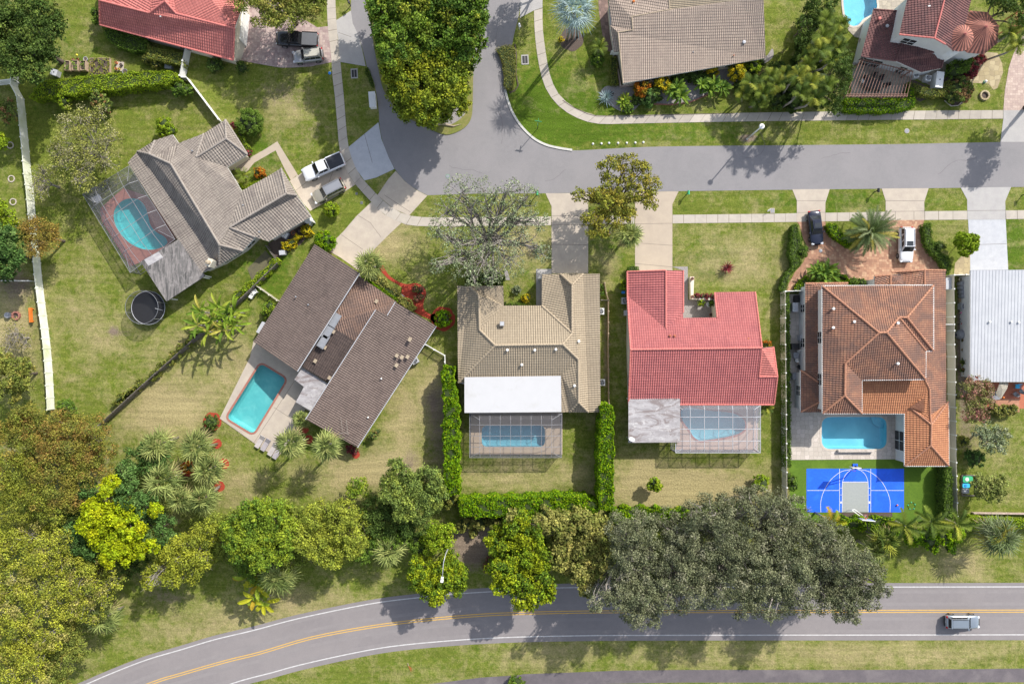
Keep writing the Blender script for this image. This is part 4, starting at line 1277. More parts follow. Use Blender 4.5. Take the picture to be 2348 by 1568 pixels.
drive("@31 360,487 338,487 360,510 395,640 440,720 420,790 390,850 320,930 262,1040 243,1100 320,1100 345,1050 420,990 430,900 560,830 700,890 700,950 810,1000 960,1000 975,1045 1025,1045 1170,1045 1175,960 1650,960 1625,900 1560,800 1490,700 1460,600 1455,490 1465,470 1170,472 1000,600 880,740 760,720 660,640 610,560 588,484", 'pavers_orange', name='driveway', z=0.027)
drive("@30 2162,976 2175,800 2210,600 2250,480 2290,400 2345,300 2800,200 2800,976", 'pavers_rose', name='driveway')
drive("@20 790,-200 800,100 830,300 870,450 930,470 900,250 880,0 870,-200", 'pavers_brown', name='walkway', z=0.016)
drive("@30 735,-200 740,200 800,300 820,420 900,520 830,860 1330,860 1400,900 1650,880 1700,700 1660,560 1500,540 1300,500 1000,300 1060,60 1280,90 1400,-200", 'travertine_gray', name='patio', z=0.014) if False else None
drive("@30 1830,700 1870,560 1990,460 2110,470 2150,560 2160,640 2110,780 2075,795 2030,740 1900,735 1860,720", 'flagstone', name='stepping_stones', z=0.014)
drive("@31 1735,850 1800,780 1868,780 1868,958 1725,955", 'flagstone', name='stepping_stones', z=0.014)
drive("@30 860,520 830,560 815,860 1330,860 1340,640 1400,700 1560,780 1660,640 1660,520 1500,520", 'travertine_gray', name='patio', z=0.016)
drive("@32 2000,430 2560,430 2560,660 2310,660 2020,660 2000,560", 'terracotta', name='patio', z=0.016)
# ------------------------------------------------------------------ pool decks and pools
M['deck_brick'] = pmat('deck_red_brick', (0.36, 0.155, 0.11), (0.29, 0.125, 0.095), 2.5, 0.85, fine=0.12)
M['deck_tan'] = pmat('deck_tan', (0.47, 0.37, 0.26), (0.43, 0.34, 0.24), 1.0, 0.85, fine=0.05)
M['deck_peach'] = pmat('deck_peach', (0.46, 0.33, 0.25), (0.41, 0.29, 0.22), 1.0, 0.85, fine=0.08)
M['plaster_aqua'] = pmat('pool_plaster_aqua', (0.08, 0.52, 0.52), (0.065, 0.46, 0.47), 0.7, 0.8, (0.14, 0.58, 0.57), 0.3)
M['plaster_teal'] = pmat('pool_plaster_teal', (0.12, 0.42, 0.42), (0.10, 0.37, 0.38), 0.9, 0.8, (0.17, 0.46, 0.45), 0.4)
M['plaster_blue'] = pmat('pool_plaster_blue', (0.19, 0.50, 0.63), (0.165, 0.45, 0.58), 0.8, 0.8, (0.23, 0.55, 0.67), 0.3)
M['plaster_pale'] = pmat('pool_plaster_pale', (0.22, 0.47, 0.55), (0.20, 0.43, 0.51), 0.8, 0.8)
M['coping_brick'] = pmat('coping_brick', (0.34, 0.15, 0.11), (0.26, 0.11, 0.085), 5.0, 0.85)
M['coping_stone'] = pmat('coping_stone', (0.50, 0.44, 0.37), (0.44, 0.39, 0.33), 3.0, 0.85)
def pool(label, poly, plaster, coping, deck_z=0.06, depth=1.3):
 cx = sum(p.x for p in poly) / len(poly); cy = sum(p.y for p in poly) / len(poly)
 if area(poly) < 0: poly = poly[::-1]
 t = thing('swimming_pool', label, 'swimming pool', (cx, cy, 0))
 n = len(poly)
 mb = MB()
 inn = inset(poly, 0.25)
 vs = [Vector((p.x, p.y, 0.05)) for p in poly] + [Vector((p.x, p.y, -0.9)) for p in poly] + [Vector((p.x, p.y, -depth)) for p in inn]
 mb.add(vs, [((i + 1) % n, i, n + i, n + (i + 1) % n) for i in range(n)] + [(n + (i + 1) % n, n + i, 2 * n + i, 2 * n + (i + 1) % n) for i in range(n)])
 mb.sheet(inn, -depth)
 mb.build('basin', M[plaster], t)
 MB().sheet(poly, -0.06).build('water', M['water'], t)
 out = inset(poly, -0.28)
 mb = MB()
 mb.prism(out, 0.0, deck_z + 0.02, holes=[poly])
 mb.build('coping', M[coping], t)
 return t
def deck(s, z, mat, holes, name='pool_deck', joints=()):
 mb = MB()
 pts = WP(s)
 hs = [inset(POOLS[h], -0.27) if area(POOLS[h]) > 0 else inset(POOLS[h][::-1], -0.27) for h in holes]
 mb.prism(pts, -0.05, z, holes=hs)
 joint_lines(mb, joints, z + 0.004)
 return structure(name, mb, [M[mat], M['joint']])
deck("@01 1280,250 1090,190 885,370 900,480 1150,880 1280,830 1450,720 1560,640 1480,480 1380,330", 0.06, 'deck_brick', ['kidney1'])
deck("504,959 574,818 582,780 640,800 690,830 756,880 712,944 700,938 679,988 636,1050 588,1019", 0.06, 'concrete', ['diag'], joints=J("@12 355,420 0,960 180,650 350,760"))
bpy.data.objects['pool_deck.001'].data.materials[0] = M['concrete']
deck("@12 1915,680 @22 480,680 478,1065 @12 1915,1065", 0.06, 'deck_tan', ['cage3'])
deck("@22 1500,600 2205,600 2205,1040 1478,1040 1500,900", 0.06, 'deck_peach', ['kidney4'])
deck("@32 268,-350 400,-350 400,640 1300,640 1285,1105 278,1112", 0.06, 'travertine', ['rect5'])
deck("@30 737,-300 742,210 790,270 850,330 900,340 1000,200 1100,100 1300,80 1300,-300", 0.05, 'travertine_gray', ['kidney6'])
pool('kidney shaped turquoise pool under the screen cage of the gray roofed house', POOLS['kidney1'], 'plaster_aqua', 'coping_brick')
pool('rectangular turquoise pool set diagonally beside the dark brown roofed house', POOLS['diag'], 'plaster_teal', 'coping_brick')
pool('rectangular pool under the screen cage behind the beige roofed house', POOLS['cage3'], 'plaster_pale', 'deck_tan')
pool('curved pool under the pale screen cage behind the red roofed house', POOLS['kidney4'], 'plaster_pale', 'coping_brick')
pool('open blue rectangular pool with rounded corners above the blue sports court', POOLS['rect5'], 'plaster_blue', 'coping_stone')
pool('blue kidney shaped pool cut by the top edge beside the brown tiled house', POOLS['kidney6'], 'plaster_blue', 'coping_stone')
# artificial turf and court
structure('artificial_turf', MB().sheet(WP("@32 268,1108 1290,1108 1290,1160 1700,1160 1700,1568 1690,1640 1250,1680 280,1660"), 0.010),
   [pmat('artificial_turf', (0.085, 0.155, 0.008), (0.06, 0.12, 0.007), 5.0, 0.9, (0.10, 0.175, 0.012), 0.5, fine=0.12)])
court = thing('sports_court', 'bright blue backyard basketball court with gray key and white lines', 'sports court', tuple(W(*D('32', 853, 1400))))
cb = "@32 424,1190 1283,1190 1283,1573 424,1573"
M['court_blue'] = pmat('court_blue', (0.008, 0.11, 0.80), (0.006, 0.095, 0.72), 4.0, 0.6, (0.012, 0.13, 0.86), 0.6, fine=0.05)
M['court_gray'] = pmat('court_gray', (0.30, 0.32, 0.31), (0.27, 0.29, 0.285), 4.0, 0.6)
M['court_line'] = pmat('court_line', (0.70, 0.68, 0.74), None, 4.0, 0.6)
MB().prism(WP(cb), 0.0, 0.03).build('court_surface', M['court_blue'], court)
MB().sheet(WP("@32 738,1306 968,1306 968,1573 738,1573"), 0.034).build('key', M['court_gray'], court)
mb = MB()
def ln(s, z=0.038, w=0.055, sm=False):
 p = WP(s)
 if sm: p = smooth(p, 6)
 mb.sheet(strip_poly(p, w), z)
ln("@32 715,1190 715,1573"); ln("@32 990,1190 990,1573"); ln("@32 738,1340 738,1573"); ln("@32 968,1340 968,1573"); ln("@32 738,1306 968,1306")
ln("@32 428,1381 715,1381"); ln("@32 990,1381 1280,1381")
ln("@32 738,1340 745,1290 770,1240 810,1205 855,1192 900,1205 940,1240 962,1290 968,1340", 0.042, sm=True)
ln("@32 549,1573 549,1480 575,1390 635,1290 720,1220 800,1198 855,1192 910,1198 990,1222 1075,1290 1130,1380 1160,1470 1160,1573", 0.042, sm=True)
for yy in (1420, 1360):
 for xx in ("721,%d 733,%d", "972,%d 986,%d"): ln("@32 " + xx % (yy, yy))
for xx in ("721,1487 733,1487", "972,1487 986,1487"): ln("@32 " + xx, w=0.3)
mb.build('court_lines', M['court_line'], court)
# beds
structure('mulch_bed', MB().sheet(smooth(WP("@11 1085,870 1130,860 1155,905 1195,960 1270,1012 1350,1036 1430,1026 1497,1060 1520,1120 1497,1200 1503,1262 1560,1300 1600,1300 1600,1400 1560,1350 1450,1300 1340,1215 1300,1110 1300,1060 1180,985"), 3, True), 0.02), M['mulch'])
mb = MB()
def disc(x, y, r, z=0.02, t='D'):
 p = W(*D(t, x, y)) if t != 'D' else W(x, y)
 R = r / PPM
 mb.sheet([(p.x + R * math.cos(a / 24 * 6.2832) * (1 + 0.06 * math.sin(a * 2.3)), p.y + R * math.sin(a / 24 * 6.2832) * (1 + 0.06 * math.cos(a * 1.7)), 0) for a in range(24)], z)
for (x, y, r) in ((1015.5, 731, 28), (487, 966, 21), (497, 1017, 11.5), (513, 1063, 12.5), (503, 1115, 12.5), (708, 1007, 10), (430, 1075, 17), (484, 1052, 9), (600, 1000, 0.1), (816, 1042, 9), (700, 985, 8)):
 disc(x, y, r)
structure('mulch_ring', mb, M['mulch'])
mb = MB(); disc(560, 350, 27, t='20');
structure('planting_bed', mb, M['soil'])
mb = MB()
mb.sheet(smooth(WP("@20 810,850 850,770 960,760 1150,770 1300,680 1700,600 2000,560 2250,520 2330,430 2340,500 2270,560 2100,640 1980,760 1830,810 1600,905 1430,925 1190,915 1110,975 1000,985 900,930"), 3, True), 0.018)
structure('gravel_bed', mb, M['gravel'])
mb = MB()
mb.sheet(WP("@11 120,680 480,450 520,480 480,600 420,680 260,780 200,820"), 0.016)
structure('planting_bed', mb, M['soil'])
mb = MB().sheet(smooth(WP("@30 1330,700 1560,780 1700,640 1900,560 1880,800 1800,920 1700,930 1620,860 1500,870 1400,890"), 3, True), 0.012)
structure('planting_bed', mb, M['soil'])
mb = MB().sheet(WP("@11 100,740 215,870 15,1020 -20,1000 -60,900"), 0.012)
structure('planting_bed', mb, [pmat('olive_soil', (0.13, 0.12, 0.06), (0.09, 0.08, 0.05), 2.0, fine=0.2)])  # olive brown soil tone
# ------------------------------------------------------------------ houses
def VV(s):
 """'@00 a=12,34,2.7 ...' -> dict"""
 out, t = {}, 'D'
 for tok in s.split():
  if tok[0] == '@': t = tok[1:]; continue
  k, v = tok.split('=')
  v = [float(a) for a in v.split(',')]
  out[k] = D(t, v[0], v[1]) + (v[2],)
 return out
M['tile_coral'] = tile_mat('roof_tile_coral', (0.50, 0.175, 0.15), (0.44, 0.145, 0.125), (0.33, 0.11, 0.10), (0.5, 0.75), streak=(0.54, 0.22, 0.19))
M['tile_red'] = tile_mat('roof_tile_red', (0.44, 0.145, 0.138), (0.385, 0.12, 0.115), (0.30, 0.095, 0.10), (0.46, 0.75), streak=(0.49, 0.205, 0.19))
M['tile_gray'] = tile_mat('roof_tile_gray', (0.275, 0.24, 0.205), (0.225, 0.195, 0.168), (0.16, 0.135, 0.12), (0.48, 0.72))
M['tile_brown'] = tile_mat('roof_tile_brown', (0.165, 0.126, 0.108), (0.132, 0.10, 0.086), (0.095, 0.072, 0.063), (0.5, 0.75), streak=(0.20, 0.145, 0.12))
M['tile_tan'] = tile_mat('roof_tile_tan', (0.335, 0.275, 0.195), (0.295, 0.24, 0.17), (0.24, 0.20, 0.15), (0.58, 0.85))
M['tile_sand'] = tile_mat('roof_tile_sand', (0.36, 0.29, 0.235), (0.32, 0.255, 0.21), (0.25, 0.20, 0.165), (0.58, 0.85))
M['tile_orange'] = tile_mat('roof_tile_orange', (0.33, 0.17, 0.105), (0.25, 0.12, 0.08), (0.17, 0.10, 0.078), (0.40, 0.60))
M['tile_orange2'] = tile_mat('roof_tile_orange_clean', (0.44, 0.20, 0.10), (0.36, 0.155, 0.08), (0.30, 0.14, 0.085), (0.6, 0.85))
M['tile_maroon'] = tile_mat('roof_tile_maroon', (0.215, 0.10, 0.09), (0.16, 0.075, 0.07), (0.10, 0.055, 0.055), (0.42, 0.66))
M['ridge_gray'] = pmat('ridge_gray', (0.29, 0.255, 0.22), (0.24, 0.21, 0.185), 2.0)
M['ridge_tan'] = pmat('ridge_tan', (0.37, 0.30, 0.21), (0.32, 0.26, 0.185), 2.0)
M['ridge_coral'] = pmat('ridge_coral', (0.56, 0.18, 0.155), (0.48, 0.15, 0.13), 2.0)
M['ridge_orange'] = pmat('ridge_orange', (0.42, 0.21, 0.125), (0.32, 0.15, 0.095), 2.0)
# --- coral roofed house, top left
h = House('house', 'coral red tiled house cut by the top edge beside the paver driveway', 'house',
   VV("@00 a=880,5,4.3 b=2072,255,4.3 c=2062,535,2.7 d=885,222,2.7 e=1320,118,4.36 f=1555,122,4.36 g=1458,12,5.0 h=1458,-520,5.0 i=870,-220,2.7 j=1030,-520,2.7 k=2160,10,2.7 l=1880,-520,2.7 m=1180,-190,4.3 n=1730,-120,4.3"), M['tile_coral'], M['ridge_coral'], zs=1.35)
h.roof(['a e g f b c d', 'a e h j i', 'g h e', 'g f h', 'f b k l h'], pitch=0.33)
h.ridges(['a e', 'f b', 'e g', 'g f', 'g h', 'a d', 'b c', 'd c'])
h.walls('a d c b k l j i', d=0.35)
h.opening(1, 0.3, 1.6, 1.2, 1.0).opening(1, 0.6, 1.6, 1.2, 1.0).opening(1, 0.85, 1.2, 1.1, 1.1).opening(3, 0.4, 4.2, 2.2, 0.05, 'garage_door')
h.vent(*D('00', 1432, 145), 4.0, 0.16, 0.5).vent(*D('00', 1515, 195), 3.6, 0.06, 0.3)
# --- gray hip roofed house
h = House('house', 'gray ribbed tile house with many hips beside the kidney pool cage', 'house',
   VV("@00 a=1130,1438,2.75 b=1215,1338,2.75 c=1320,1362,3.7 d=1370,1242,3.2 e=1525,1190,2.75 f=1578,1266,2.9 g=1510,1448,4.5 p=1345,1398,3.75 "
    "v=1800,1182,2.75 w=1990,1060,2.75 x=2000,1226,3.6 y=2185,1366,2.75 u=1735,1390,3.7 t=2008,1478,2.75 "
    "@01 s=2135,215,3.3 R=1940,688,4.5 V=2030,535,4.0 "
    "@11 q=105,95,2.8 W=285,238,3.85 A=240,15,2.8 B=380,250,2.8 C=505,438,2.8 E=125,660,2.8 F=12,620,3.0 "
    "@01 G=2145,742,2.75 H=1938,870,2.75 I=1765,945,2.75"), M['tile_gray'], M['ridge_gray'], zs=1.22)
h.roof(['a b c g R H I', 'b d c', 'c d e f p', 'p f g c', 'g f v u V R', 'u t s V', 'v w x u', 'w y x', 'u x y t', 's q A W V', 'A B W', 'V W B C E F', 'R V F G', 'R G H'], pitch=0.36, amp=0.055)
h.ridges(['c g', 'g R', 'c b', 'c d', 'x u', 'x w', 'x y', 'V W', 'W A', 'W B', 'R H', 'R G', 'V F', 'w y', 'u v'], r=0.15)
h.walls('a b d e f v w y t s q A B C E F G H I', d=0.5)
h.opening(16, 0.35, 1.4, 1.3, 0.9).opening(16, 0.75, 1.2, 1.3, 0.9).opening(12, 0.5, 4.4, 2.2, 0.05, 'garage_door').opening(15, 0.6, 1.3, 1.2, 0.9)
p = W(*D('01', 1865, 850), 3.6)
ch = MB().box((p.x, p.y, 3.5), (0.7, 1.0, 1.6), math.radians(-30)).build('chimney', M['cream_fence'], h.t)
MB().lathe((p.x, p.y, 4.3), [(0.3, 0), (0.3, 0.12), (0.24, 0.14), (0.24, 0.42), (0.3, 0.44), (0.3, 0.5), (0.05, 0.62)], 12).build('chimney_pot', M['ridge_tan'], ch)
for (x, y, tt) in ((2150, 340, '01'), (2040, 402, '01'), (2290, 575, '01'), (1700, 1335, '00'), (1365, 1375, '00'), (50, 575, '11')):
 h.vent(*D(tt, x, y), 3.6, 0.055, 0.3, M['gray'])
# aged flat patio roof
vv = VV("@01 a=1243,838,2.75 b=1580,640,2.75 c=1810,960,2.75 d=1780,985,2.75 e=1472,1190,2.75")
pl = [W(*vv[k]) for k in 'abcde']
MB().prism(pl, 2.6, 2.82).build('patio_roof', M['patio_gray'], h.t)
MB().prism([W(*D('01', x, y), 2.9) for x, y in ((1270, 820), (1400, 750), (1440, 800), (1310, 875))], 2.8, 2.85).build('roof_patch', M['flat_white'], h.t)
mb = MB()
for q in inset(pl, 0.3): MB().box((q.x, q.y, 1.3), (0.15, 0.15, 2.6)).build('post', M['white'], h.t)
# --- dark brown house of three long slabs
h = House('house', 'dark brown tiled house of two long slanted slabs beside the diagonal pool', 'house',
   VV("@11 a=535,685,2.7 b=935,940,4.3 @12 c=385,332,4.3 @01 d=2240,1545,2.7 "
    "@11 e=928,965,2.75 f=1258,1192,2.75 i=895,1540,3.45 j=645,1385,3.45 @12 k=890,75,3.45 l=672,435,2.75 m=420,287,2.75 "
    "@11 n=1247,1195,3.95 o=1610,1408,2.65 r=1177,1312,3.95 s=1075,1262,4.25 @12 t=455,755,4.25 u=915,1002,2.6 "), M['tile_brown'], M['tile_brown'])
h.v['i2'] = h.v['s'].lerp(h.v['t'], 0.33); h.v['i2'].z = 3.45
h.v['l2'] = h.v['s'].lerp(h.v['t'], 0.66); h.v['l2'].z = 2.75
h.roof(['a b c d'], pitch=0.30, amp=0.05, row=0.42)
r1 = h.last
h.roof(['n o u t s r'], pitch=0.30, amp=0.05, row=0.42)
h.roof(['i j m l'], pitch=0.36, amp=0.06, row=0.5, mat=tile_mat('roof_tile_dark_brown', (0.105, 0.078, 0.068), (0.075, 0.056, 0.05), (0.06, 0.046, 0.042), (0.5, 0.75)))
h.roof(['e f n r s i j'], mat=tile_mat('roof_tile_brown_rusty', (0.24, 0.15, 0.11), (0.18, 0.12, 0.095), (0.125, 0.09, 0.078), (0.45, 0.7), streak=(0.26, 0.17, 0.13)), pitch=0.32, row=0.42)
# white edge boards
mb = MB()
for ks in (('b', 'c'), ('s', 't'), ('n', 'r'), ('o', 'u')):
 a, b = h.v[ks[0]], h.v[ks[1]]
 MB().bar(a + Vector((0, 0, 0.02)), b + Vector((0, 0, 0.02)), 0.09, 0.2).build('edge_board', M['gray_light'], h.t)
h.walls('a b c d', d=0.4, mat=M['cream_wall'], fascia=M['wood'])
h.walls('n o u t s r', d=0.35, mat=M['cream_wall'], fascia=M['wood'])
h.opening(0, 0.4, 1.5, 1.1, 1.0).opening(2, 0.7, 2.4, 2.1, 0.1)
h.walls('e f n l m', d=0.3, mat=M['cream_wall'], fascia=M['wood'])
# clerestory skylights between slab and middle roof
for i, (x, y, ll) in enumerate(((712, 1357, 2.0), (650, 1462, 1.9), (612, 1540, 1.9))):
 q = W(*D('11', x, y), 3.75)
 f = MB().box((q.x, q.y, q.z), (1.0, ll, 0.18), math.radians(-31)).build('skylight', M['gray'], h.t)
 MB().box((q.x, q.y, q.z + 0.1), (0.8, ll - 0.25, 0.05), math.radians(-31)).build('pane', M['gray'], f)
MB().prism([W(*D('12', x, y), 2.35) for x, y in ((425, 300), (650, 440), (497, 678), (368, 602), (440, 468), (355, 402))], 2.27, 2.35).build('patio_roof', M['patio_white'], h.t)
# replacement tiles
mb = MB()
for (t_, x, y, z) in (('11', 1080, 1188, 3.0), ('11', 1375, 1525, 3.7), ('12', 1375, 48, 3.55), ('12', 1260, 192, 3.5), ('12', 1305, 207, 3.45), ('12', 1355, 203, 3.3), ('12', 1257, 278, 3.35), ('12', 625, 120, 3.4), ('12', 540, 240, 3.1), ('12', 665, 388, 2.95), ('11', 700, 1455, 3.6)):
 q = W(*D(t_, x, y), z + 0.12)
 MB().box((q.x, q.y, q.z), (0.42, 0.5, 0.06), math.radians(-31)).build('replacement_tile', M['ridge_tan'], h.t)
h.vent(*D('12', 1125, 395), 3.3, 0.06, 0.3).vent(*D('12', 1008, 737), 2.9, 0.06, 0.3).vent(*D('11', 370, 1148), 3.3, 0.06, 0.3, M['gray']).vent(*D('11', 480, 1218), 3.5, 0.06, 0.3, M['gray'])
q0, q1 = W(*D('12', 735, 885), 3.6), W(*D('12', 840, 885), 3.3)
tag(MB().tube([q0, W(*D('12', 800, 870), 3.7), q1], 0.03, 5).tube([W(*D('12', 765, 730), 3.9), W(*D('12', 780, 850), 3.7)], 0.025, 5).tube([W(*D('12', 815, 760), 3.8), W(*D('12', 828, 880), 3.5)], 0.03, 5).build('fallen_branch', M['bark_gray']),
 'bare dead branches lying on the lower end of the dark brown roof', 'branch')
# --- beige house with white flat roof
h = House('house', 'beige tiled house with a plain white flat roof over its back patio', 'house',
   VV("@11 a=1795,1050,2.7 b=1905,1055,2.72 c=2200,1050,2.7 d=2205,1226,2.7 J=1985,1137,3.65 K=1993,1440,3.75 "
    "@21 e=297,1226,2.7 f=299,950,2.7 g=460,945,2.7 i=662,945,2.7 j=808,945,2.7 N=565,1040,3.9 Q=565,1470,3.95 "
    "@22 k=815,690,2.7 l=708,691,2.7 o=540,691,2.7 p=470,691,2.7 R=622,605,3.75 S=620,226,3.75 T=482,92,4.55 q=470,366,3.05 "
    "@12 u=1858,380,2.75 v=1803,432,2.7 X=2130,102,4.55"), M['tile_tan'], M['ridge_tan'], zs=1.22)
h.roof(['a b J K X v', 'b c d K J', 'K d e Q T X', 'f g N Q e', 'g i N', 'i j k l R S T Q N', 'X T S q v', 'S R o p q', 'R l o'], pitch=0.31, amp=0.045)
h.ridges(['b J', 'J K', 'K X', 'X T', 'T Q', 'Q N', 'N g', 'N i', 'T S', 'S R', 'R l', 'R o', 'X v', 'e Q'], r=0.15)
h.walls('a b c d e f g i j k l o p v', d=0.45)
h.opening(5, 0.5, 3.6, 2.1, 0.05, 'garage_door').opening(0, 0.5, 1.0, 1.2, 1.0).opening(3, 0.3, 1.4, 1.3, 0.9).opening(12, 0.3, 2.2, 2.1, 0.1)
MB().prism([W(*D('12', 1858, 383), 3.42), W(*D('22', 466, 371), 3.42), W(*D('22', 470, 690), 3.42), W(*D('12', 1858, 697), 3.42)], 3.24, 3.42).build('flat_roof', M['white_roof'], h.t)
mb = MB()
for (tt, x, y) in (('12', 1885, 680), ('12', 2330, 685), ('22', 200, 685), ('22', 455, 675)):
 q = W(*D(tt, x, y), 3.1); MB().box((q.x, q.y, 1.55), (0.14, 0.14, 3.1)).build('post', M['white'], h.t)
for (tt, x, y, z) in (('22', 622, 66, 3.7), ('22', 234, 143, 4.2), ('22', 420, 137, 4.2), ('22', 120, 272, 3.6), ('22', 585, 457, 3.55), ('12', 2237, 143, 4.3)):
 h.vent(*D(tt, x, y), z, 0.10, 0.42, M['white'])
q = W(*D('11', 2190, 1385), 4.3)
f = MB().box((q.x, q.y, 4.25), (0.65, 0.65, 0.35)).build('skylight', M['ridge_gray'], h.t)
MB().box((q.x, q.y, 4.44), (0.5, 0.5, 0.05)).build('pane', M['gray_light'], f)
# --- red house
h = House('house', 'bright red tiled house with an entry courtyard between beige and orange houses', 'house',
   VV("@21 a=1050,927,2.65 b=1392,915,3.95 c=1545,915,3.4 d=1545,1290,3.4 Q=1392,1425,3.95 e=1052,1135,2.66 f=1545,1335,3.5 g=1845,1330,3.5 i=1822,1108,2.65 j=2180,1103,2.65 "
    "@22 R=1080,140,4.6 S=2240,124,4.6 k=1062,624,2.65 @32 l=135,625,2.65 o=165,377,3.6 p=130,113,2.9 @22 n=2215,380,3.6 m=2240,130,4.55"), M['tile_red'], M['ridge_coral'], zs=1.35)
h.roof(['a b Q e'], pitch=0.33).roof(['b c d Q'], name='roof', pitch=0.31)
h.roof(['e Q d f g i j S R'], pitch=0.30)
h.roof(['R S n o l k'], pitch=0.30)
h.roof(['m p o n'], pitch=0.30, mat=M['tile_coral'])
h.ridges(['b Q', 'R S', 'R e', 'R k', 'a b', 'n o', 'S j', 'o p', 'o l', 'a e', 'c d', 'g i', 'n m', 'k l'], r=0.12)
h.walls('a b c d f g i j S p o l k R e', d=0.35)
h.opening(0, 0.5, 4.0, 2.1, 0.05, 'garage_door').opening(1, 0.5, 0.9, 2.0, 0.1).opening(6, 0.5, 2.4, 1.3, 0.9).opening(3, 0.5, 0.9, 1.4, 0.9).opening(12, 0.4, 1.5, 1.2, 1.0)
fl = [W(*D('22', x, y), 2.95) for x, y in ((1062, 566), (1505, 563), (1518, 575), (1518, 958), (1062, 960))]
MB().prism(fl, 2.75, 2.96).build('patio_roof', M['patio_white'], h.t)
mb = MB()
for q in inset(fl, 0.3): MB().box((q.x, q.y, 1.38), (0.15, 0.15, 2.76)).build('post', M['white'], h.t)
for (tt, x, y, z) in (('21', 1427, 1490, 4.2), ('21', 1467, 1492, 4.2), ('21', 2117, 1518, 4.1)):
 h.vent(*D(tt, x, y), z, 0.09, 0.35, M['terracotta'])
h.vent(*D('32', 37, 460), 3.1, 0.06, 0.3, M['gray']).vent(*D('21', 1178, 1400), 3.5, 0.05, 0.3, M['gray'])
# --- orange two-storey house
h = House('house', 'orange tiled two storey house with an open pool and blue sports court behind it', 'house',
   VV("@31 a=562,1052,5.6 b=1545,1045,5.6 A=1065,1465,7.9 B=1130,1462,7.9 C=1240,1328,7.0 E=1310,1330,7.0 "
    "@32 f=1545,152,5.6 g=1478,152,5.6 i=1475,402,5.6 j=912,408,5.6 k=912,702,5.6 l=565,702,5.6 m=765,262,6.75 n=760,545,6.75 "), M['tile_orange'], M['ridge_orange'], M['white_wall'])
h.roof(['a b E C B A', 'a A m n l', 'l n k', 'm j k n', 'A B i j m', 'B C g i', 'C E f g', 'E b f'], pitch=0.29, amp=0.055)
h.ridges(['a A', 'A B', 'B C', 'C E', 'E b', 'E f', 'A m', 'm n', 'n l', 'n k', 'B i', 'C g'], r=0.14)
h.walls('a b f g i j k l', d=0.4, drop=0.2)
h.gutter('l a b f g i j k l')
h.opening(7, 0.25, 1.5, 1.2, 3.6).opening(7, 0.6, 1.5, 1.2, 3.6).opening(5, 0.5, 2.0, 1.2, 3.8).opening(6, 0.5, 1.8, 1.2, 3.8).opening(4, 0.5, 1.8, 1.2, 3.8)
H2 = h
lo = VV("@31 a=412,1030,2.9 b=790,1026,2.9 b2=790,1075,3.5 c=590,1075,3.75 "
  "@32 d=590,360,3.75 e=412,325,2.9 f=372,322,2.9 g=590,470,3.9 i=590,575,3.9 j=372,691,2.9 k=590,691,2.9 "
  "@31 l=1175,930,2.9 m=1465,912,3.6 n=1652,914,2.9 o=1465,1050,3.6 p=1275,1050,3.4 p2=1275,955,2.95 q=1025,966,2.9 r=1165,955,3.3 s=1275,960,2.95 t=1165,1050,3.3 u=1025,1050,3.1 v=1530,1050,3.5 "
  "@32 w=1657,597,2.9 x=1530,380,3.7 y=1455,380,4.15 z=1510,490,3.72 "
  "A=1515,722,3.8 B=1290,704,2.9 C=916,702,2.9 E=916,380,4.15 F=1525,800,4.0 G=1520,985,4.0 I=1290,1166,2.85 J=1680,1166,2.85 K=1678,598,2.85 L=1335,650,3.1 N=1462,568,3.75 O=1462,690,3.6")
for k_, v_ in lo.items(): h.v['l' + k_] = W(*v_)
h.roof(['la lb lb2 lc', 'la lc ld le', 'lf le ld lg', 'lf lg li lj', 'lj li lk'], name='lower_roof', pitch=0.29, mat=M['tile_orange'])
h.ridges(['la lb', 'lf lg', 'lj li'], r=0.12)
h.roof(['lq lr lt lu', 'lr ls lp lt', 'ls ll lm lo lp', 'lm ln lw lK lA lz ly lo'], name='lower_roof', pitch=0.29, mat=M['tile_orange'])
h.ridges(['lm lo', 'lr lt', 'lq lr', 'll lm', 'lm ln', 'ly lz', 'lz lA'], r=0.12)
h.roof(['lE ly lz lL lB lC', 'lz lA lL', 'lL lA lF', 'lA lF lK', 'lB lL lF lG lI', 'lI lG lJ', 'lF lK lJ lG'], name='lower_roof', pitch=0.29, mat=M['tile_orange2'])
h.ridges(['lA lF', 'lF lG', 'lG lI', 'lG lJ', 'lF lK', 'lL lF'], r=0.13)
MB().add([W(*D('32', 1340, 648), 3.45), W(*D('32', 1462, 566), 3.95), W(*D('32', 1462, 692), 3.75)], [(0, 1, 2), (2, 1, 0)]).build('roof_cricket', M['ridge_orange'], h.t)
h.walls('la lb lk lj lf le', d=0.35, mat=M['white_wall'])
h.opening(5, 0.35, 1.2, 1.2, 0.9).opening(5, 0.75, 1.0, 1.2, 0.9).opening(3, 0.5, 1.3, 1.2, 0.9)
h.walls('lq ln lw lK lJ lI lB lC', d=0.35, mat=M['white_wall'])
h.opening(6, 0.4, 3.0, 2.1, 0.1).opening(5, 0.4, 2.6, 2.1, 0.1).opening(0, 0.75, 1.4, 1.3, 0.9)
h.gutter('lC lB lI lJ lK'); h.gutter('lj lf')
for (tt, x, y, z) in (('31', 655, 1253, 6.2), ('31', 838, 1368, 6.8), ('31', 653, 1420, 6.2), ('31', 1222, 1380, 7.3), ('32', 1222, 262, 6.6)):
 h.vent(*D(tt, x, y), z, 0.10, 0.42, M['white'])
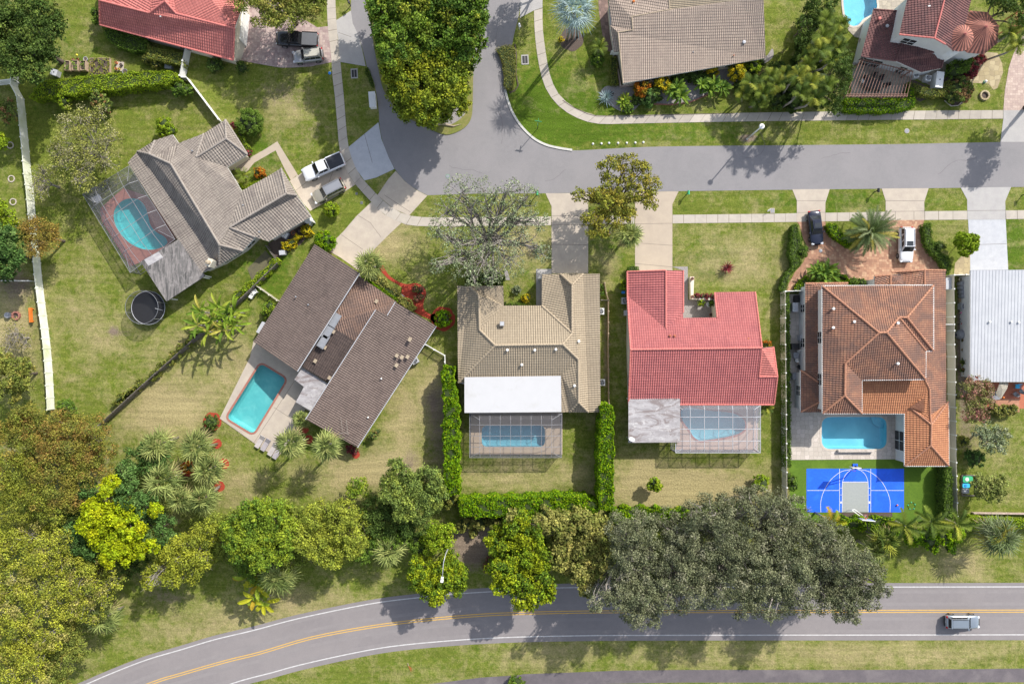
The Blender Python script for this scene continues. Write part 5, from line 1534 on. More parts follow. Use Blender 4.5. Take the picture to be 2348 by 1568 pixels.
# --- white metal roof on the right
h = House('house', 'white standing seam metal roofed house cut by the right edge', 'house',
   VV("@31 a=1873,914,3.3 b=2600,905,3.5 @32 c=2600,425,3.0 d=1869,425,2.8 "), M['metal_roof'], None, M['white_wall'])
h.roof(['a b c d'], pitch=0.43, amp=0.035, row=0, prof='seam', sub=8, dirs={0: (0, -1)})
h.walls('a b c d', d=0.6)
for (x, y) in ((2035, 1370), (2225, 1370), (2290, 1375)):
 h.vent(*D('31', x, y), 3.1, 0.08, 0.35, M['white'])
# --- tan house at the top
h = House('house', 'sandy brown tiled house with one huge slope, cut by the top edge', 'house',
   VV("@20 a=1015,738,2.7 b=2273,515,2.7 c=2252,-60,5.2 d=2050,2,4.75 e=1425,88,4.3 f=1090,152,4.15 g=1100,268,3.8 i=970,290,3.7 "
    "j=985,460,3.0 k=932,466,2.7 l=900,226,3.2 m=915,222,3.3 n=880,-60,4.0 o=1415,-60,4.5 p=1800,-60,4.8 q=1810,20,4.5"), M['tile_sand'], M['ridge_tan'])
h.roof(['a b c d e f g i'], pitch=0.26, amp=0.04, row=0.36)
h.ridges(['e f', 'g i', 'a i'], r=0.07)
h.roof(['n o e f g i j k l m'], pitch=0.26, amp=0.04, row=0.36, dirs={0: (-0.2, -1)}, mat=M['tile_sand'])
h.ridges(['o e', 'f g'], r=0.08)
h.roof(['o p d e'], pitch=0.28, amp=0.04, row=0.36, dirs={0: (1, -0.1)}, mat=M['tile_tan'])
h.walls('a b c n l k j i', d=0.45)
h.opening(0, 0.2, 1.6, 1.2, 0.9).opening(0, 0.5, 1.8, 1.2, 0.9).opening(0, 0.8, 1.6, 1.2, 0.9).opening(5, 0.4, 1.0, 1.1, 1.0)
h.vent(*D('20', 2080, 378), 3.2, 0.13, 0.35, M['gray_light']).vent(*D('20', 1632, 465), 3.0, 0.05, 0.25, M['gray']).vent(*D('20', 1990, 495), 2.9, 0.05, 0.3, M['terracotta'])
q = W(*D('20', 1104, 22), 4.0)
MB().lathe((q.x, q.y, 3.95), [(0.14, 0), (0.16, 0.4), (0.02, 0.5)], 10).build('roof_vent', M['orange'], h.t)
# --- brown tiled two-storey house top right
h = House('house', 'dark maroon tiled two storey house with two turret roofs, top right corner', 'house',
   VV("@30 a=1015,85,3.4 b=1292,105,3.7 c=1235,320,3.7 d=1280,345,3.9 e=1215,542,3.4 f=903,500,2.9 g=1580,450,3.9 i=1640,510,2.9 j=1612,606,2.8 k=1435,640,2.6 "
    "A=1325,-60,6.6 B=1655,-60,7.4 C=1552,340,7.2 E=1240,308,6.2 F=1890,-60,6.2 G=1835,180,6.2 I=1720,460,6.0 K=1650,395,6.6"), M['tile_maroon'], M['ridge_coral'], M['white_wall'])
h.roof(['a b c d e f', 'd g i j e', 'e j k'], name='lower_roof', pitch=0.30)
h.ridges(['d e', 'f e', 'a b', 'i j'], r=0.10, mat=M['tile_maroon'])
h.roof(['A B C E', 'B F G I K C'], pitch=0.30, amp=0.055)
h.ridges(['B C', 'E C', 'C K'], r=0.11)
h.walls('A E C K I G F', d=0.3, mat=M['white_wall'], drop=0.12)
h.opening(1, 0.48, 1.7, 1.2, 4.1)
h.walls('a b d g i j k e f', d=0.35, mat=M['white_wall'], drop=0.12)
h.opening(7, 0.55, 2.6, 1.9, 0.1).opening(7, 0.9, 0.7, 0.9, 1.3).opening(6, 0.5, 0.9, 1.9, 0.1)
def cone_roof(x, y, z0, z1, r, n, name, mat, rib=3, starts=0.0):
 c = W(x, y, z0)
 r = r / PPM
 V_, F_ = [], []
 N = n * rib * 4
 for k in range(N):
  a = starts + 2 * math.pi * k / N
  fa = ((a - starts) % (2 * math.pi / n)) - math.pi / n
  rr = r * math.cos(math.pi / n) / math.cos(fa) if n < 12 else r
  lift = 0.07 * (0.5 + 0.5 * math.cos(2 * math.pi * k / 4))
  V_.append((c.x + rr * math.cos(a), c.y + rr * math.sin(a), z0 + lift))
  V_.append((c.x + rr * 0.05 * math.cos(a), c.y + rr * 0.05 * math.sin(a), z1 - 0.05))
 for k in range(N):
  k2 = (k + 1) % N
  F_.append((2 * k, 2 * k2, 2 * k2 + 1, 2 * k + 1))
 mb = MB()
 mb.add(V_, F_)
 mb.m = [1 if 1 <= k % 4 <= 2 else 0 for k in range(N)]
 o = mb.build(name, [mat, M['tile_groove']], h.t)
 MB().lathe((c.x, c.y, z1 - 0.1), [(0.16, 0), (0.16, 0.1), (0.02, 0.3)], 10).build('finial', M['ridge_coral'], o)
 w = MB().lathe((c.x, c.y, 0), [(r * 0.88, 0), (r * 0.88, z0 - 0.02)], 24 if n >= 12 else n)
 w.build('turret_wall', M['white_wall'], h.t, sm=n >= 12)
 return o
M['cone_tile'] = pmat('turret_tile', (0.42, 0.17, 0.12), (0.32, 0.125, 0.09), 1.8, 0.8, (0.20, 0.085, 0.07), 0.9, (0.5, 0.7))
M['tile_groove'] = pmat('turret_groove', (0.13, 0.055, 0.045), None, 2.0)
cone_roof(*D('30', 1775, 335), 6.1, 7.3, 30, 22, 'turret_roof', M['cone_tile'], 1)
cone_roof(*D('30', 1930, 290), 4.6, 6.4, 50, 8, 'turret_roof', M['cone_tile'], 4, 0.3)
h.vent(*D('30', 1502, 62), 6.8, 0.15, 0.35, M['white']).vent(*D('30', 1062, 172), 3.5, 0.12, 0.4, M['ridge_coral']).vent(*D('30', 1130, 237), 3.5, 0.12, 0.35, M['gray_light'])
# ------------------------------------------------------------------ trees and plants
random.seed(21)
def zb(tt, lst):
 return [D(tt, b[0], b[1]) + (b[2],) + tuple(b[3:]) for b in lst]
# top left
tree('tree', 'large dark green tree filling the top left corner', [(40, 50, 60), (95, 40, 46), (15, 110, 48), (60, 125, 46), (100, 125, 32), (60, 165, 34), (90, 90, 45), (-20, 60, 50), (90, 165, 22), (125, 60, 22)], 10, 'dark', dens=60, leaf=0.30)
tree('tree', 'olive green tree hanging over the black pickup and coral roof', [(640, 14, 46), (700, 18, 38), (590, 12, 42), (664, 40, 30), (620, 46, 24), (720, 5, 30), (560, -10, 35), (650, -40, 60)], 9, 'olivegreen', dens=55, leaf=0.26, bare=1)
tree('tree', 'thin twiggy gray green tree alone on the lawn above the gray roofed house', [(175, 285, 42), (225, 275, 34), (160, 330, 40), (215, 330, 45), (250, 320, 30), (150, 385, 38), (205, 385, 42), (245, 370, 30), (190, 420, 28), (135, 350, 25)], 7, 'twig', dens=30, leaf=0.22, bark='bark_gray', bare=3.5, gap=0.1, clump=0.8)
tree('tree', 'leafless purple gray twiggy tree over the white fence', [(92, 410, 28), (88, 440, 22), (105, 390, 18)], 5, 'twig', dens=5, leaf=0.15, bark='bark_gray', bare=9, clump=0.8)
tree('tree', 'rounded golden brown tree leaning over the white fence', [(90, 540, 36), (70, 530, 26), (112, 550, 28), (88, 570, 26), (85, 515, 22), (120, 530, 20)], 6, 'brown', dens=70, leaf=0.17, jitter=1.0, bare=1)
tree('tree', 'dark glossy green tree behind the white fence at the left edge', [(15, 565, 42), (-10, 600, 45), (35, 590, 24), (25, 615, 20), (5, 540, 28)], 7, 'darkblue', dens=60, leaf=0.36)
tree('tree', 'pale green leafy tree above the dark one at the left edge', [(12, 497, 26), (25, 520, 20), (-10, 480, 25)], 4, 'lime', dens=50, leaf=0.30)
shrub('small_tree', 'small light green tree beside a stone ring at the left edge', 3, 325, 18, 3, 'lime', cat='tree', leaf=0.25)
tree('tree', 'bronze and green round tree by the white fence corner at the left edge', [(12, 255, 22), (20, 272, 15), (22, 240, 14)], 4, 'redtop', dens=70, leaf=0.24)
tree('tree', 'bare gray bush tree right of the orange bench, left edge', [(40, 760, 34), (15, 790, 30), (60, 780, 22)], 4, 'olive', dens=14, leaf=0.2, bark='bark_gray', bare=6, gap=0.3)
tree('tree', 'mid green bushy tree behind the lower white fence', [(25, 850, 36), (55, 870, 28), (20, 890, 34), (0, 830, 28), (65, 840, 20)], 6, 'olivegreen', dens=60, leaf=0.28)
# lower left woodland
tree('tree', 'wide rusty olive tree at the end of the dark wood fence', [(60, 975, 48), (110, 985, 46), (165, 985, 44), (215, 990, 40), (90, 1040, 50), (150, 1040, 50), (210, 1040, 42), (250, 1030, 22), (235, 1075, 25), (180, 1090, 40), (170, 1140, 36), (130, 1100, 45)], 10, 'rust', dens=62, leaf=0.22)
tree('tree', 'olive green tree on the left edge next to the rusty one', [(15, 980, 45), (10, 1040, 50), (50, 1090, 48), (5, 1110, 45), (90, 1150, 44), (40, 1160, 40), (120, 1175, 30)], 10, [((0.12, 0.13, 0.02), 3), ((0.09, 0.11, 0.02), 3), ((0.15, 0.11, 0.03), 1)], dens=62, leaf=0.22)
tree('tree', 'thin yellow green tree left of the bright yellow tree', [(30, 1215, 46), (85, 1220, 44), (50, 1265, 48), (110, 1265, 40), (0, 1260, 45), (140, 1235, 30), (90, 1290, 34), (140, 1290, 34)], 9, 'sparse', dens=50, leaf=0.22, bare=2.5, bark='bark_gray', gap=0.16)
tree('tree', 'yellow green twiggy tree beside the curved verge', [(180, 1300, 42), (225, 1310, 42), (260, 1325, 26), (190, 1350, 44), (240, 1355, 30), (145, 1335, 36), (210, 1395, 34), (165, 1390, 34)], 8, 'sparse', dens=50, leaf=0.22, bare=2.5, bark='bark_gray', gap=0.16)
tree('tree', 'pale yellow green tree at the left edge below the wood', [(30, 1330, 46), (80, 1345, 44), (20, 1390, 46), (75, 1400, 44), (-5, 1350, 40), (110, 1375, 30)], 9, 'sparse', dens=50, leaf=0.22, bare=2.5, bark='bark_gray', gap=0.14)
tree('tree', 'yellow green tree in the bottom left corner', [(30, 1465, 52), (70, 1500, 46), (15, 1530, 50), (75, 1550, 42), (115, 1460, 34), (45, 1430, 36)], 9, 'sparse', dens=55, leaf=0.24, bare=1, bark='bark_gray')
tree('tree', 'deeper green tree by the bottom left end of the avenue', [(150, 1470, 30), (180, 1485, 28), (140, 1515, 34), (120, 1545, 30), (160, 1440, 30), (130, 1580, 30)], 6, 'olivegreen', dens=60, leaf=0.25)
tree('tree', 'dark low tree filling the gap beside the rusty tree', [(150, 1200, 28, 6), (130, 1215, 24, 6), (175, 1165, 26, 7), (165, 1275, 22, 5), (240, 1290, 24, 5), (290, 1300, 24, 4.5), (320, 1290, 22, 4.5)], 6, 'dark', dens=50, leaf=0.26)
tree('tree', 'brilliant yellow green tree in the lower left wood', [(262, 1187, 47.5), (228, 1172, 37.5), (205, 1200, 30.0), (245, 1222, 42.5), (290, 1175, 32.5), (295, 1245, 40.0), (270, 1270, 35.0), (318, 1262, 30.0), (300, 1212, 32.5), (257, 1110, 22.5), (240, 1125, 20.0), (354, 1170, 17.5), (350, 1252, 17.5)], 10, 'bright', dens=70, leaf=0.32)
tree('tree', 'dark green tree wrapped around the brilliant yellow one', [(363, 1215, 39.6, 8), (385, 1235, 24.2, 7), (175, 1215, 26.4, 8), (200, 1245, 30.8, 8), (298, 1130, 35.2, 9), (330, 1150, 30.8, 8), (205, 1128, 26.4, 8), (285, 1090, 26.4, 8), (180, 1255, 22.0, 7), (230, 1265, 26.4, 7), (310, 1185, 28.6, 8)], 9, 'darkblue', dens=60, leaf=0.30)
tree('tree', 'dark green tree behind the fan palms on the left', [(315, 1050, 28), (340, 1070, 26), (295, 1075, 24), (375, 1055, 18), (330, 1030, 16)], 6, 'darkblue', dens=60, leaf=0.26)
shrub('shrub', 'small green shrub at the foot of the white fence', 155, 937, 20, 2.2, 'mid', leaf=0.2, blobs=[(150, 932, 16, 2.2), (165, 943, 13, 2.0)])
tree('tree', 'yellow green tree stretching toward the traveller palm', [(410, 1265, 39.1), (445, 1250, 39.1), (380, 1300, 39.1), (425, 1300, 36.8), (350, 1320, 27.6), (460, 1285, 25.3), (480, 1215, 29.9), (400, 1330, 18.4), (340, 1340, 13.8)], 8, [((0.24, 0.25, 0.03), 3), ((0.16, 0.18, 0.025), 3), ((0.10, 0.12, 0.02), 1)], dens=48, leaf=0.24, bare=1.5, bark='bark_gray', gap=0.08, low=0.6)
tree('tree', 'dense green tree at the middle of the bottom row', [(560, 1210, 45.4), (605, 1195, 43.2), (640, 1225, 43.2), (600, 1245, 45.4), (560, 1255, 36.7), (640, 1265, 32.4), (600, 1285, 28.1), (530, 1230, 32.4), (625, 1180, 28.1), (575, 1180, 30.2)], 10, 'yellowgreen', dens=64, leaf=0.27, low=0.6)
tree('tree', 'light yellow green spreading tree right of the dense green one', [(720, 1195, 40.3), (765, 1195, 42.6), (800, 1215, 38.1), (750, 1235, 42.6), (790, 1255, 35.8), (725, 1255, 31.4), (815, 1250, 24.6), (690, 1210, 26.9), (690, 1245, 26.9), (760, 1275, 26.9), (790, 1180, 24.6)], 9.5, [((0.22, 0.24, 0.035), 3), ((0.15, 0.175, 0.03), 3), ((0.10, 0.125, 0.02), 1.5)], dens=55, leaf=0.26, bare=0.8, gap=0.05, low=0.6)
tree('tree', 'gray green round tree in front of the tall hedge corner', [(928, 1090, 37.8), (905, 1130, 35.7), (950, 1125, 44.1), (985, 1095, 29.4), (985, 1140, 35.7), (925, 1160, 33.6), (960, 1165, 31.5), (1005, 1115, 21.0), (895, 1110, 23.1), (905, 1070, 21.0)], 8.5, [((0.105, 0.14, 0.035), 3), ((0.15, 0.18, 0.04), 2), ((0.07, 0.10, 0.03), 2)], dens=66, leaf=0.27)
tree('small_tree', 'small yellow green tree with a dark shadow in the diagonal pool yard', [(820, 1112, 24), (808, 1130, 14), (835, 1122, 16)], 3.8, 'yellowgreen', dens=60, leaf=0.24)
tree('tree', 'dark green understory tree behind the dense green tree', [(500, 1200, 26), (530, 1190, 26), (670, 1210, 28), (680, 1180, 24), (640, 1165, 26), (590, 1165, 24), (690, 1275, 22), (660, 1290, 20), (510, 1260, 26), (490, 1240, 22)], 6.5, [((0.13, 0.155, 0.03), 3), ((0.08, 0.11, 0.02), 2)], dens=55, leaf=0.26)
tree('tree', 'dark green understory tree right of the spreading tree', [(835, 1195, 28), (845, 1235, 26), (830, 1275, 20), (880, 1230, 26), (905, 1240, 20), (860, 1255, 20)], 5.5, 'mid', dens=55, leaf=0.26)
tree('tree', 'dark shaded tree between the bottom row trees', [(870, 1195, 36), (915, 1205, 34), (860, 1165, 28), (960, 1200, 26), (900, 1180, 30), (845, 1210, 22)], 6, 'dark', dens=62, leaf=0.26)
shrub('shrub', 'rounded green bush right of the fan palm by the avenue', 955, 1240, 26, 4, 'mid', leaf=0.26, blobs=[(950, 1240, 22, 4), (935, 1232, 18, 3.6), (965, 1255, 18, 3.6), (925, 1215, 14, 3)])
tree('tree', 'lime green tree under the avenue lamp', [(1005, 1230, 30), (985, 1245, 24), (1025, 1235, 22), (1000, 1212, 22), (1010, 1255, 20), (1030, 1215, 16)], 5.5, 'lime', dens=66, leaf=0.25)
tree('tree', 'round dark yellow green tree right beneath the curved lamp arm', [(975, 1318, 34), (1015, 1320, 36), (1035, 1340, 30), (995, 1350, 34), (960, 1330, 26), (950, 1300, 20), (1050, 1315, 24), (1000, 1375, 18), (1030, 1300, 26)], 7, 'sunny', dens=66, leaf=0.30, low=0.6)
tree('tree', 'tall vivid yellow green tree over the avenue edge', [(1180, 1230, 34), (1215, 1225, 32), (1175, 1275, 36), (1225, 1275, 36), (1180, 1325, 36), (1230, 1325, 36), (1200, 1365, 30), (1250, 1355, 26), (1140, 1245, 28), (1145, 1295, 30), (1150, 1340, 24), (1220, 1385, 16), (1195, 1200, 22)], 8.5, 'sunny', dens=68, leaf=0.32, cv=0.28, low=0.6)
tree('tree', 'pale cream green tree between the vivid tree and the gray oaks', [(1290, 1205, 34), (1330, 1205, 34), (1375, 1215, 30), (1300, 1250, 34), (1345, 1250, 36), (1385, 1250, 22), (1320, 1290, 34), (1360, 1285, 30), (1335, 1325, 30), (1375, 1300, 20), (1345, 1350, 20), (1250, 1195, 26), (1280, 1285, 24), (1180, 1190, 20)], 8, 'pale', dens=60, leaf=0.34, low=0.6)
O = 'oak'
tree('tree', 'gray green oak closest to the pale cream tree', [(1430, 1225, 38), (1475, 1215, 34), (1450, 1270, 42), (1500, 1275, 36), (1440, 1320, 42), (1490, 1325, 42), (1465, 1370, 42), (1420, 1370, 32), (1500, 1380, 34), (1470, 1415, 30), (1440, 1405, 22), (1390, 1370, 20), (1365, 1385, 18), (1500, 1425, 16)], 13, O, dens=60, leaf=0.21, jitter=0.9, low=0.62, bare=0.8, bark='bark_gray')
tree('tree', 'gray green oak second from the pale cream tree', [(1545, 1210, 36), (1590, 1225, 38), (1560, 1265, 40), (1610, 1270, 40), (1560, 1315, 38), (1610, 1320, 42), (1580, 1360, 38), (1620, 1365, 34), (1560, 1385, 22), (1535, 1345, 24), (1525, 1385, 22)], 13, O, dens=60, leaf=0.21, jitter=0.9, low=0.62, bare=0.8, bark='bark_gray')
tree('tree', 'gray green oak behind the red house back lawn', [(1640, 1175, 32), (1685, 1180, 36), (1730, 1160, 32), (1660, 1225, 40), (1710, 1225, 42), (1670, 1280, 42), (1720, 1285, 44), (1680, 1335, 38), (1725, 1345, 40), (1700, 1385, 32), (1740, 1390, 28), (1655, 1370, 24), (1610, 1190, 26)], 13.5, O, dens=60, leaf=0.21, jitter=0.9, low=0.62, bare=0.8, bark='bark_gray')
tree('tree', 'gray green oak over the white fence end beside the blue court', [(1765, 1155, 30), (1790, 1185, 38), (1825, 1165, 28), (1770, 1225, 40), (1820, 1230, 42), (1770, 1280, 42), (1825, 1290, 44), (1775, 1335, 42), (1830, 1345, 40), (1790, 1385, 34), (1835, 1390, 26), (1760, 1410, 18)], 13.5, O, dens=60, leaf=0.21, jitter=0.9, low=0.62, bare=0.8, bark='bark_gray')
tree('tree', 'gray green oak at the right end of the oak row', [(1875, 1230, 36), (1920, 1230, 32), (1870, 1280, 42), (1920, 1280, 42), (1970, 1285, 34), (1880, 1335, 42), (1935, 1335, 44), (1985, 1335, 36), (1900, 1380, 36), (1950, 1385, 36), (1995, 1375, 28), (2020, 1350, 22), (1960, 1415, 16), (1930, 1410, 20), (2010, 1310, 22)], 13, O, dens=60, leaf=0.21, jitter=0.9, low=0.62, bare=1.5, bark='bark_gray')
# median and street trees
tree('tree', 'huge dense green tree on the street median, cut by the top edge', [(890, 10, 50), (940, 25, 55), (1000, 20, 55), (1060, 20, 50), (1095, 50, 24), (900, 70, 42), (950, 85, 50), (1010, 80, 52), (1065, 75, 38), (900, 115, 34), (1050, 115, 36), (1085, 5, 34), (870, 20, 28), (950, -40, 60), (1040, -40, 60), (1075, 95, 22), (880, 40, 34, 8.5), (885, 90, 30, 8), (905, 130, 30, 7.5), (872, 0, 30, 9), (870, -50, 45), (860, -95, 50), (910, -100, 50), (960, -110, 50)], 14, 'island', dens=62, leaf=0.33, cv=0.28, low=0.6)
tree('tree', 'rounded yellow tinged green tree at the lower tip of the street median', [(930, 145, 42), (975, 140, 46), (1025, 150, 42), (910, 185, 38), (960, 195, 50), (1015, 195, 48), (1045, 180, 30), (935, 230, 38), (985, 240, 40), (1030, 225, 36), (965, 258, 22), (1060, 215, 18), (900, 160, 26)], 11.5, [((0.12, 0.15, 0.015), 3), ((0.17, 0.18, 0.015), 2), ((0.07, 0.10, 0.015), 2)], dens=64, leaf=0.32, cv=0.28, low=0.6)
tree('tree', 'wide open gray green tree with visible pale branches in front of the beige house', [(1060, 440, 40), (1110, 440, 36), (1165, 440, 34), (1210, 450, 30), (1020, 490, 36), (1080, 490, 36), (1140, 490, 36), (1195, 500, 34), (1235, 510, 26), (1030, 550, 38), (1090, 550, 40), (1150, 550, 40), (1210, 555, 36), (1050, 600, 38), (1110, 600, 40), (1170, 605, 36), (1000, 530, 22), (1085, 635, 26), (1130, 635, 24), (1000, 610, 20), (1245, 580, 20)], 9.5, 'graygreen', dens=19, leaf=0.22, bark='bark_gray', bare=4.5, gap=0.12, trunk_r=0.42, clump=0.75, base=(1122, 560), cv=0.3)
tree('tree', 'yellowish green tree hanging over the street between the two front driveways', [(1400, 385, 28), (1440, 375, 26), (1470, 395, 26), (1400, 425, 26), (1450, 420, 22), (1495, 425, 24), (1380, 460, 28), (1420, 465, 30), (1465, 450, 22), (1350, 450, 18), (1325, 448, 16), (1375, 500, 26), (1415, 505, 26), (1345, 505, 18), (1360, 530, 18), (1490, 465, 20), (1440, 490, 20), (1385, 535, 12)], 8, 'street', dens=50, leaf=0.27, trunk_r=0.28, gap=0.1, base=(1405, 480), bare=1)
# fan palms
fp = [(363, 1020, 38, 6.0, (408, 1003)), (450, 1025, 36, 5.8, (497, 1018)), (478, 1077, 37, 5.5, (513, 1063)), (374, 1102, 42, 6.5, (432, 1076)), (415, 1145, 30, 5.5, (460, 1130)), (467, 1145, 34, 5.5, (503, 1115))]
fl_ = ['fan palm farthest up in the left palm group, above the dark tree', 'fan palm with a pale trunk rising from the highest red mulch ring', 'fan palm over the orange croton bush', 'largest gray green fan palm touching the yellow green tree', 'lowest small fan palm of the left palm group', 'fan palm leaning from the lowest red mulch ring']
for (x, y, r, h_, b), lb in zip(fp, fl_):
 fan_palm(lb, x, y, r, h_, base=b, group='fan palms left of the diagonal pool')
fan_palm('fan palm just beside the gray sun loungers', 664, 1015, 32, 7.2, base=(706, 1006), group='fan palms by the brown roof')
fan_palm('round fan palm below the lower corner of the brown roof', 748, 1022, 32, 7.4, base=(782, 1008), group='fan palms by the brown roof')
fan_palm('small fan palm tucked against the brown roofed house patio', 690, 962, 20, 2.6, group='fan palms by the brown roof')
fan_palm('fan palm standing at the corner of the brown roofed house and driveway', 848, 607, 33, 4.5, base=(862, 612))
fan_palm('lone fan palm casting a long shadow between two driveways', 1443, 540, 28, 6, base=(1427, 556), fronds=22)
fan_palm('big fan palm on the verge near the traveller palm', 637, 1320, 42, 5.5, group='fan palms along the avenue')
fan_palm('fan palm between the spreading tree and the lime tree', 893, 1262, 36, 5, group='fan palms along the avenue')
fan_palm('ragged fan palm against the twiggy tree at the lower left', 240, 1415, 34, 5, group='fan palms along the avenue')
fan_palm('fan palm at the right tip of the gray oaks', 2030, 1240, 30, 5.5, group='fan palms along the avenue', pal='feather')
fan_palm('lower fan palm beneath the oak row tip', 2005, 1265, 26, 5, group='fan palms along the avenue')
fan_palm('stout fan palm near the right edge above the avenue', 2290, 1230, 44, 5, group='fan palms along the avenue', pal='date', fronds=36)
fan_palm('silver blue fan palm near the top edge over a dark bed', 1318, 22, 46, 10.5, 'silver', base=(1312, 88), multi=[(1300, 92), (1325, 84)], fingers=17, fronds=24, wid=0.16, dead=False)
shrub('shrub', 'small yellow shrub at the foot of the silver palm', *D('20', 465, 352), 7, 0.9, 'yellow', leaf=0.14)
# feather palms and similar
feather_palm('large gray green date palm in the middle of the paver driveway', 1990, 532, 56, 3.6, 'date', base=(1987, 538), fronds=80, el0=84, el1=-10, leaflets=34, ll=0.42, w=0.13, droop=0.42, trunk=0.35, V=0.25)
feather_palm('short feathery palm at the left side of the sandy brown house', *D('20', 805, 425), 22, 3.0, 'feather', fronds=20, el1=10, ll=0.4, leaflets=22, w=0.05)
shrub('shrub', 'low green leafy plant below the short feathery palm', *D('20', 790, 525), 16, 1.2, 'mid', leaf=0.26)
rosette('blue gray agave at the corner of the gravel bed', *D('20', 865, 860), 24, 1.0, 'silver', n=60, w=0.14)
paddle_plant('yellow green bromeliad clump right of the agave', [D('20', 1010, 910) + (0.8,), D('20', 1040, 880) + (0.8,)], 'banana', 'bromeliad', n=16, L=1.1, w=0.22, el1=5)
for (a, b, r, hh_, pal_, lb) in ((1190, 790, 20, 2.2, 'croton', 'yellow speckled shrub at the left end of the front bed'), (1360, 745, 20, 2.4, 'yellow', 'yellow shrub in the middle of the front bed'), (1800, 650, 14, 1.8, 'yellow', 'small yellow shrub close to the sandy roof edge'),
       (2012, 645, 21, 2.6, 'yellow', 'brightest golden yellow round shrub at the sandy house corner'), (2155, 600, 18, 2.2, 'lime', 'light green round shrub beside the golden yellow one'), (1240, 860, 20, 2.0, 'darkblue', 'dark leafy shrub next to the bromeliads'),
       (1060, 960, 12, 1.0, 'mid', 'low green shrub at the bed edge facing the sidewalk')):
 x_, y_ = D('20', a, b)
 shrub('shrub', lb, x_, y_, r, hh_, pal_, leaf=0.22, group='shrubs in the bed of the sandy house')
paddle_plant('glossy ginger clump in the front bed, left one', [D('20', 1450, 800) + (1.6,), D('20', 1530, 850) + (1.6,), D('20', 1500, 770) + (1.7,)], 'mid', 'ginger_plant', n=22, L=1.5, w=0.3, el1=0, group='ginger clumps')
paddle_plant('glossy ginger clump in the front bed, right one', [D('20', 1720, 740) + (1.6,), D('20', 1830, 740) + (1.7,), D('20', 1780, 790) + (1.5,), D('20', 1900, 770) + (1.4,)], 'mid', 'ginger_plant', n=20, L=1.4, w=0.3, el1=0, group='ginger clumps')
hedge('narrow clipped hedge at the left wall of the sandy house', "@20 905,500 965,500 968,740 905,740", 1.0, 'olivegreen', leaf=0.13)
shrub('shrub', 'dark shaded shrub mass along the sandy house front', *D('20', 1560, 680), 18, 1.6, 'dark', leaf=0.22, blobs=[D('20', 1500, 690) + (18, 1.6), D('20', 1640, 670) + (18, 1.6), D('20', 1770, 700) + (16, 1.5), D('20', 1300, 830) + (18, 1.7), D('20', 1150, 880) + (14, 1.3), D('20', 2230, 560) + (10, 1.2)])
feather_palm('clump of arching yellow green palms right of the sandy house bed', 1745, 205, 30, 5, 'feather', fronds=10, leaflets=24, ll=0.62, w=0.11, group='palm clumps by the maroon roofed house',
    stems=[(1720, 190, 24, 5), (1750, 215, 26, 5), (1780, 195, 24, 5.5), (1740, 235, 22, 4.5), (1765, 175, 22, 5.5), (1705, 215, 20, 4), (1800, 170, 20, 5)])
feather_palm('clump of arching palms between the garden and the maroon roofed house', 1890, 100, 30, 8, 'feather', fronds=10, leaflets=24, ll=0.62, w=0.11, group='palm clumps by the maroon roofed house',
    stems=[(1885, 85, 26, 8), (1915, 80, 22, 8), (1880, 115, 26, 8), (1920, 110, 22, 7.5), (1905, 140, 22, 7), (1860, 120, 20, 7), (1930, 55, 18, 7), (1895, 45, 22, 8)])
feather_palm('clump of arching palms beside the pergola', 1850, 190, 30, 7, 'feather', fronds=10, leaflets=24, ll=0.62, w=0.11, group='palm clumps by the maroon roofed house',
    stems=[(1830, 175, 24, 8), (1860, 190, 24, 8.5), (1835, 215, 22, 8), (1870, 225, 22, 8), (1895, 195, 20, 8.5), (1850, 150, 20, 7)])
tree('tree', 'dark green tree touching the left edge of the pergola', [(1920, 150, 22, 9), (1935, 175, 22, 9), (1925, 210, 22, 8.5), (1905, 235, 20, 7), (1915, 252, 16, 5), (1945, 160, 16, 7), (1935, 130, 18, 7), (1895, 200, 20, 7)], 7, 'dark', dens=62, leaf=0.22)
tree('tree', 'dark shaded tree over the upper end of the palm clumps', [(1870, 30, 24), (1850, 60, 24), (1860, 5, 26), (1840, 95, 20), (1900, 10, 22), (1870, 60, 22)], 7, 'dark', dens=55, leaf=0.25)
shrub('shrub', 'dark undergrowth below the palm clumps', 1790, 215, 26, 2, 'dark', leaf=0.25, blobs=[(1780, 230, 22, 2), (1820, 240, 18, 1.8), (1740, 200, 22, 2), (1700, 200, 16, 1.6), (1880, 235, 16, 2), (1810, 190, 24, 2), (1850, 100, 24, 3), (1890, 130, 26, 3.5), (1915, 70, 24, 3.5), (1840, 150, 26, 3), (1780, 165, 22, 2.5), (1880, 185, 24, 3), (1850, 55, 20, 2.5), (1820, 215, 22, 2.5), (1740, 225, 18, 2)])
feather_palm('palm cut by the top right corner', 2320, 85, 28, 7, 'feather', fronds=13, leaflets=24, ll=0.55, w=0.09, stems=[(2315, 75, 28, 7), (2335, 105, 24, 6.5), (2345, 60, 26, 7)])
tree('tree', 'dark tree crown at the top right corner', [(2300, 10, 26), (2335, 20, 26), (2290, -15, 30), (2350, 50, 20)], 8, 'dark', dens=55, leaf=0.26)
rosette('dark spiky plant by the maroon house wall', *D('30', 905, 365), 9, 1.4, 'burgundy', n=30)
shrub('shrub', 'oval dark clipped bush by the turret', *D('30', 1780, 590), 26, 2.4, 'hedgedark', leaf=0.15, blobs=[D('30', 1730, 620) + (18, 2.4), D('30', 1790, 580) + (19, 2.4), D('30', 1840, 550) + (14, 2.3)])
shrub('shrub', 'dark burgundy shrub between the oval bush and the stepping stones', *D('30', 1890, 600), 16, 1.6, 'burgundy', leaf=0.2, blobs=[D('30', 1900, 580) + (14, 1.6), D('30', 1870, 640) + (15, 1.5), D('30', 1950, 530) + (12, 1.4)])
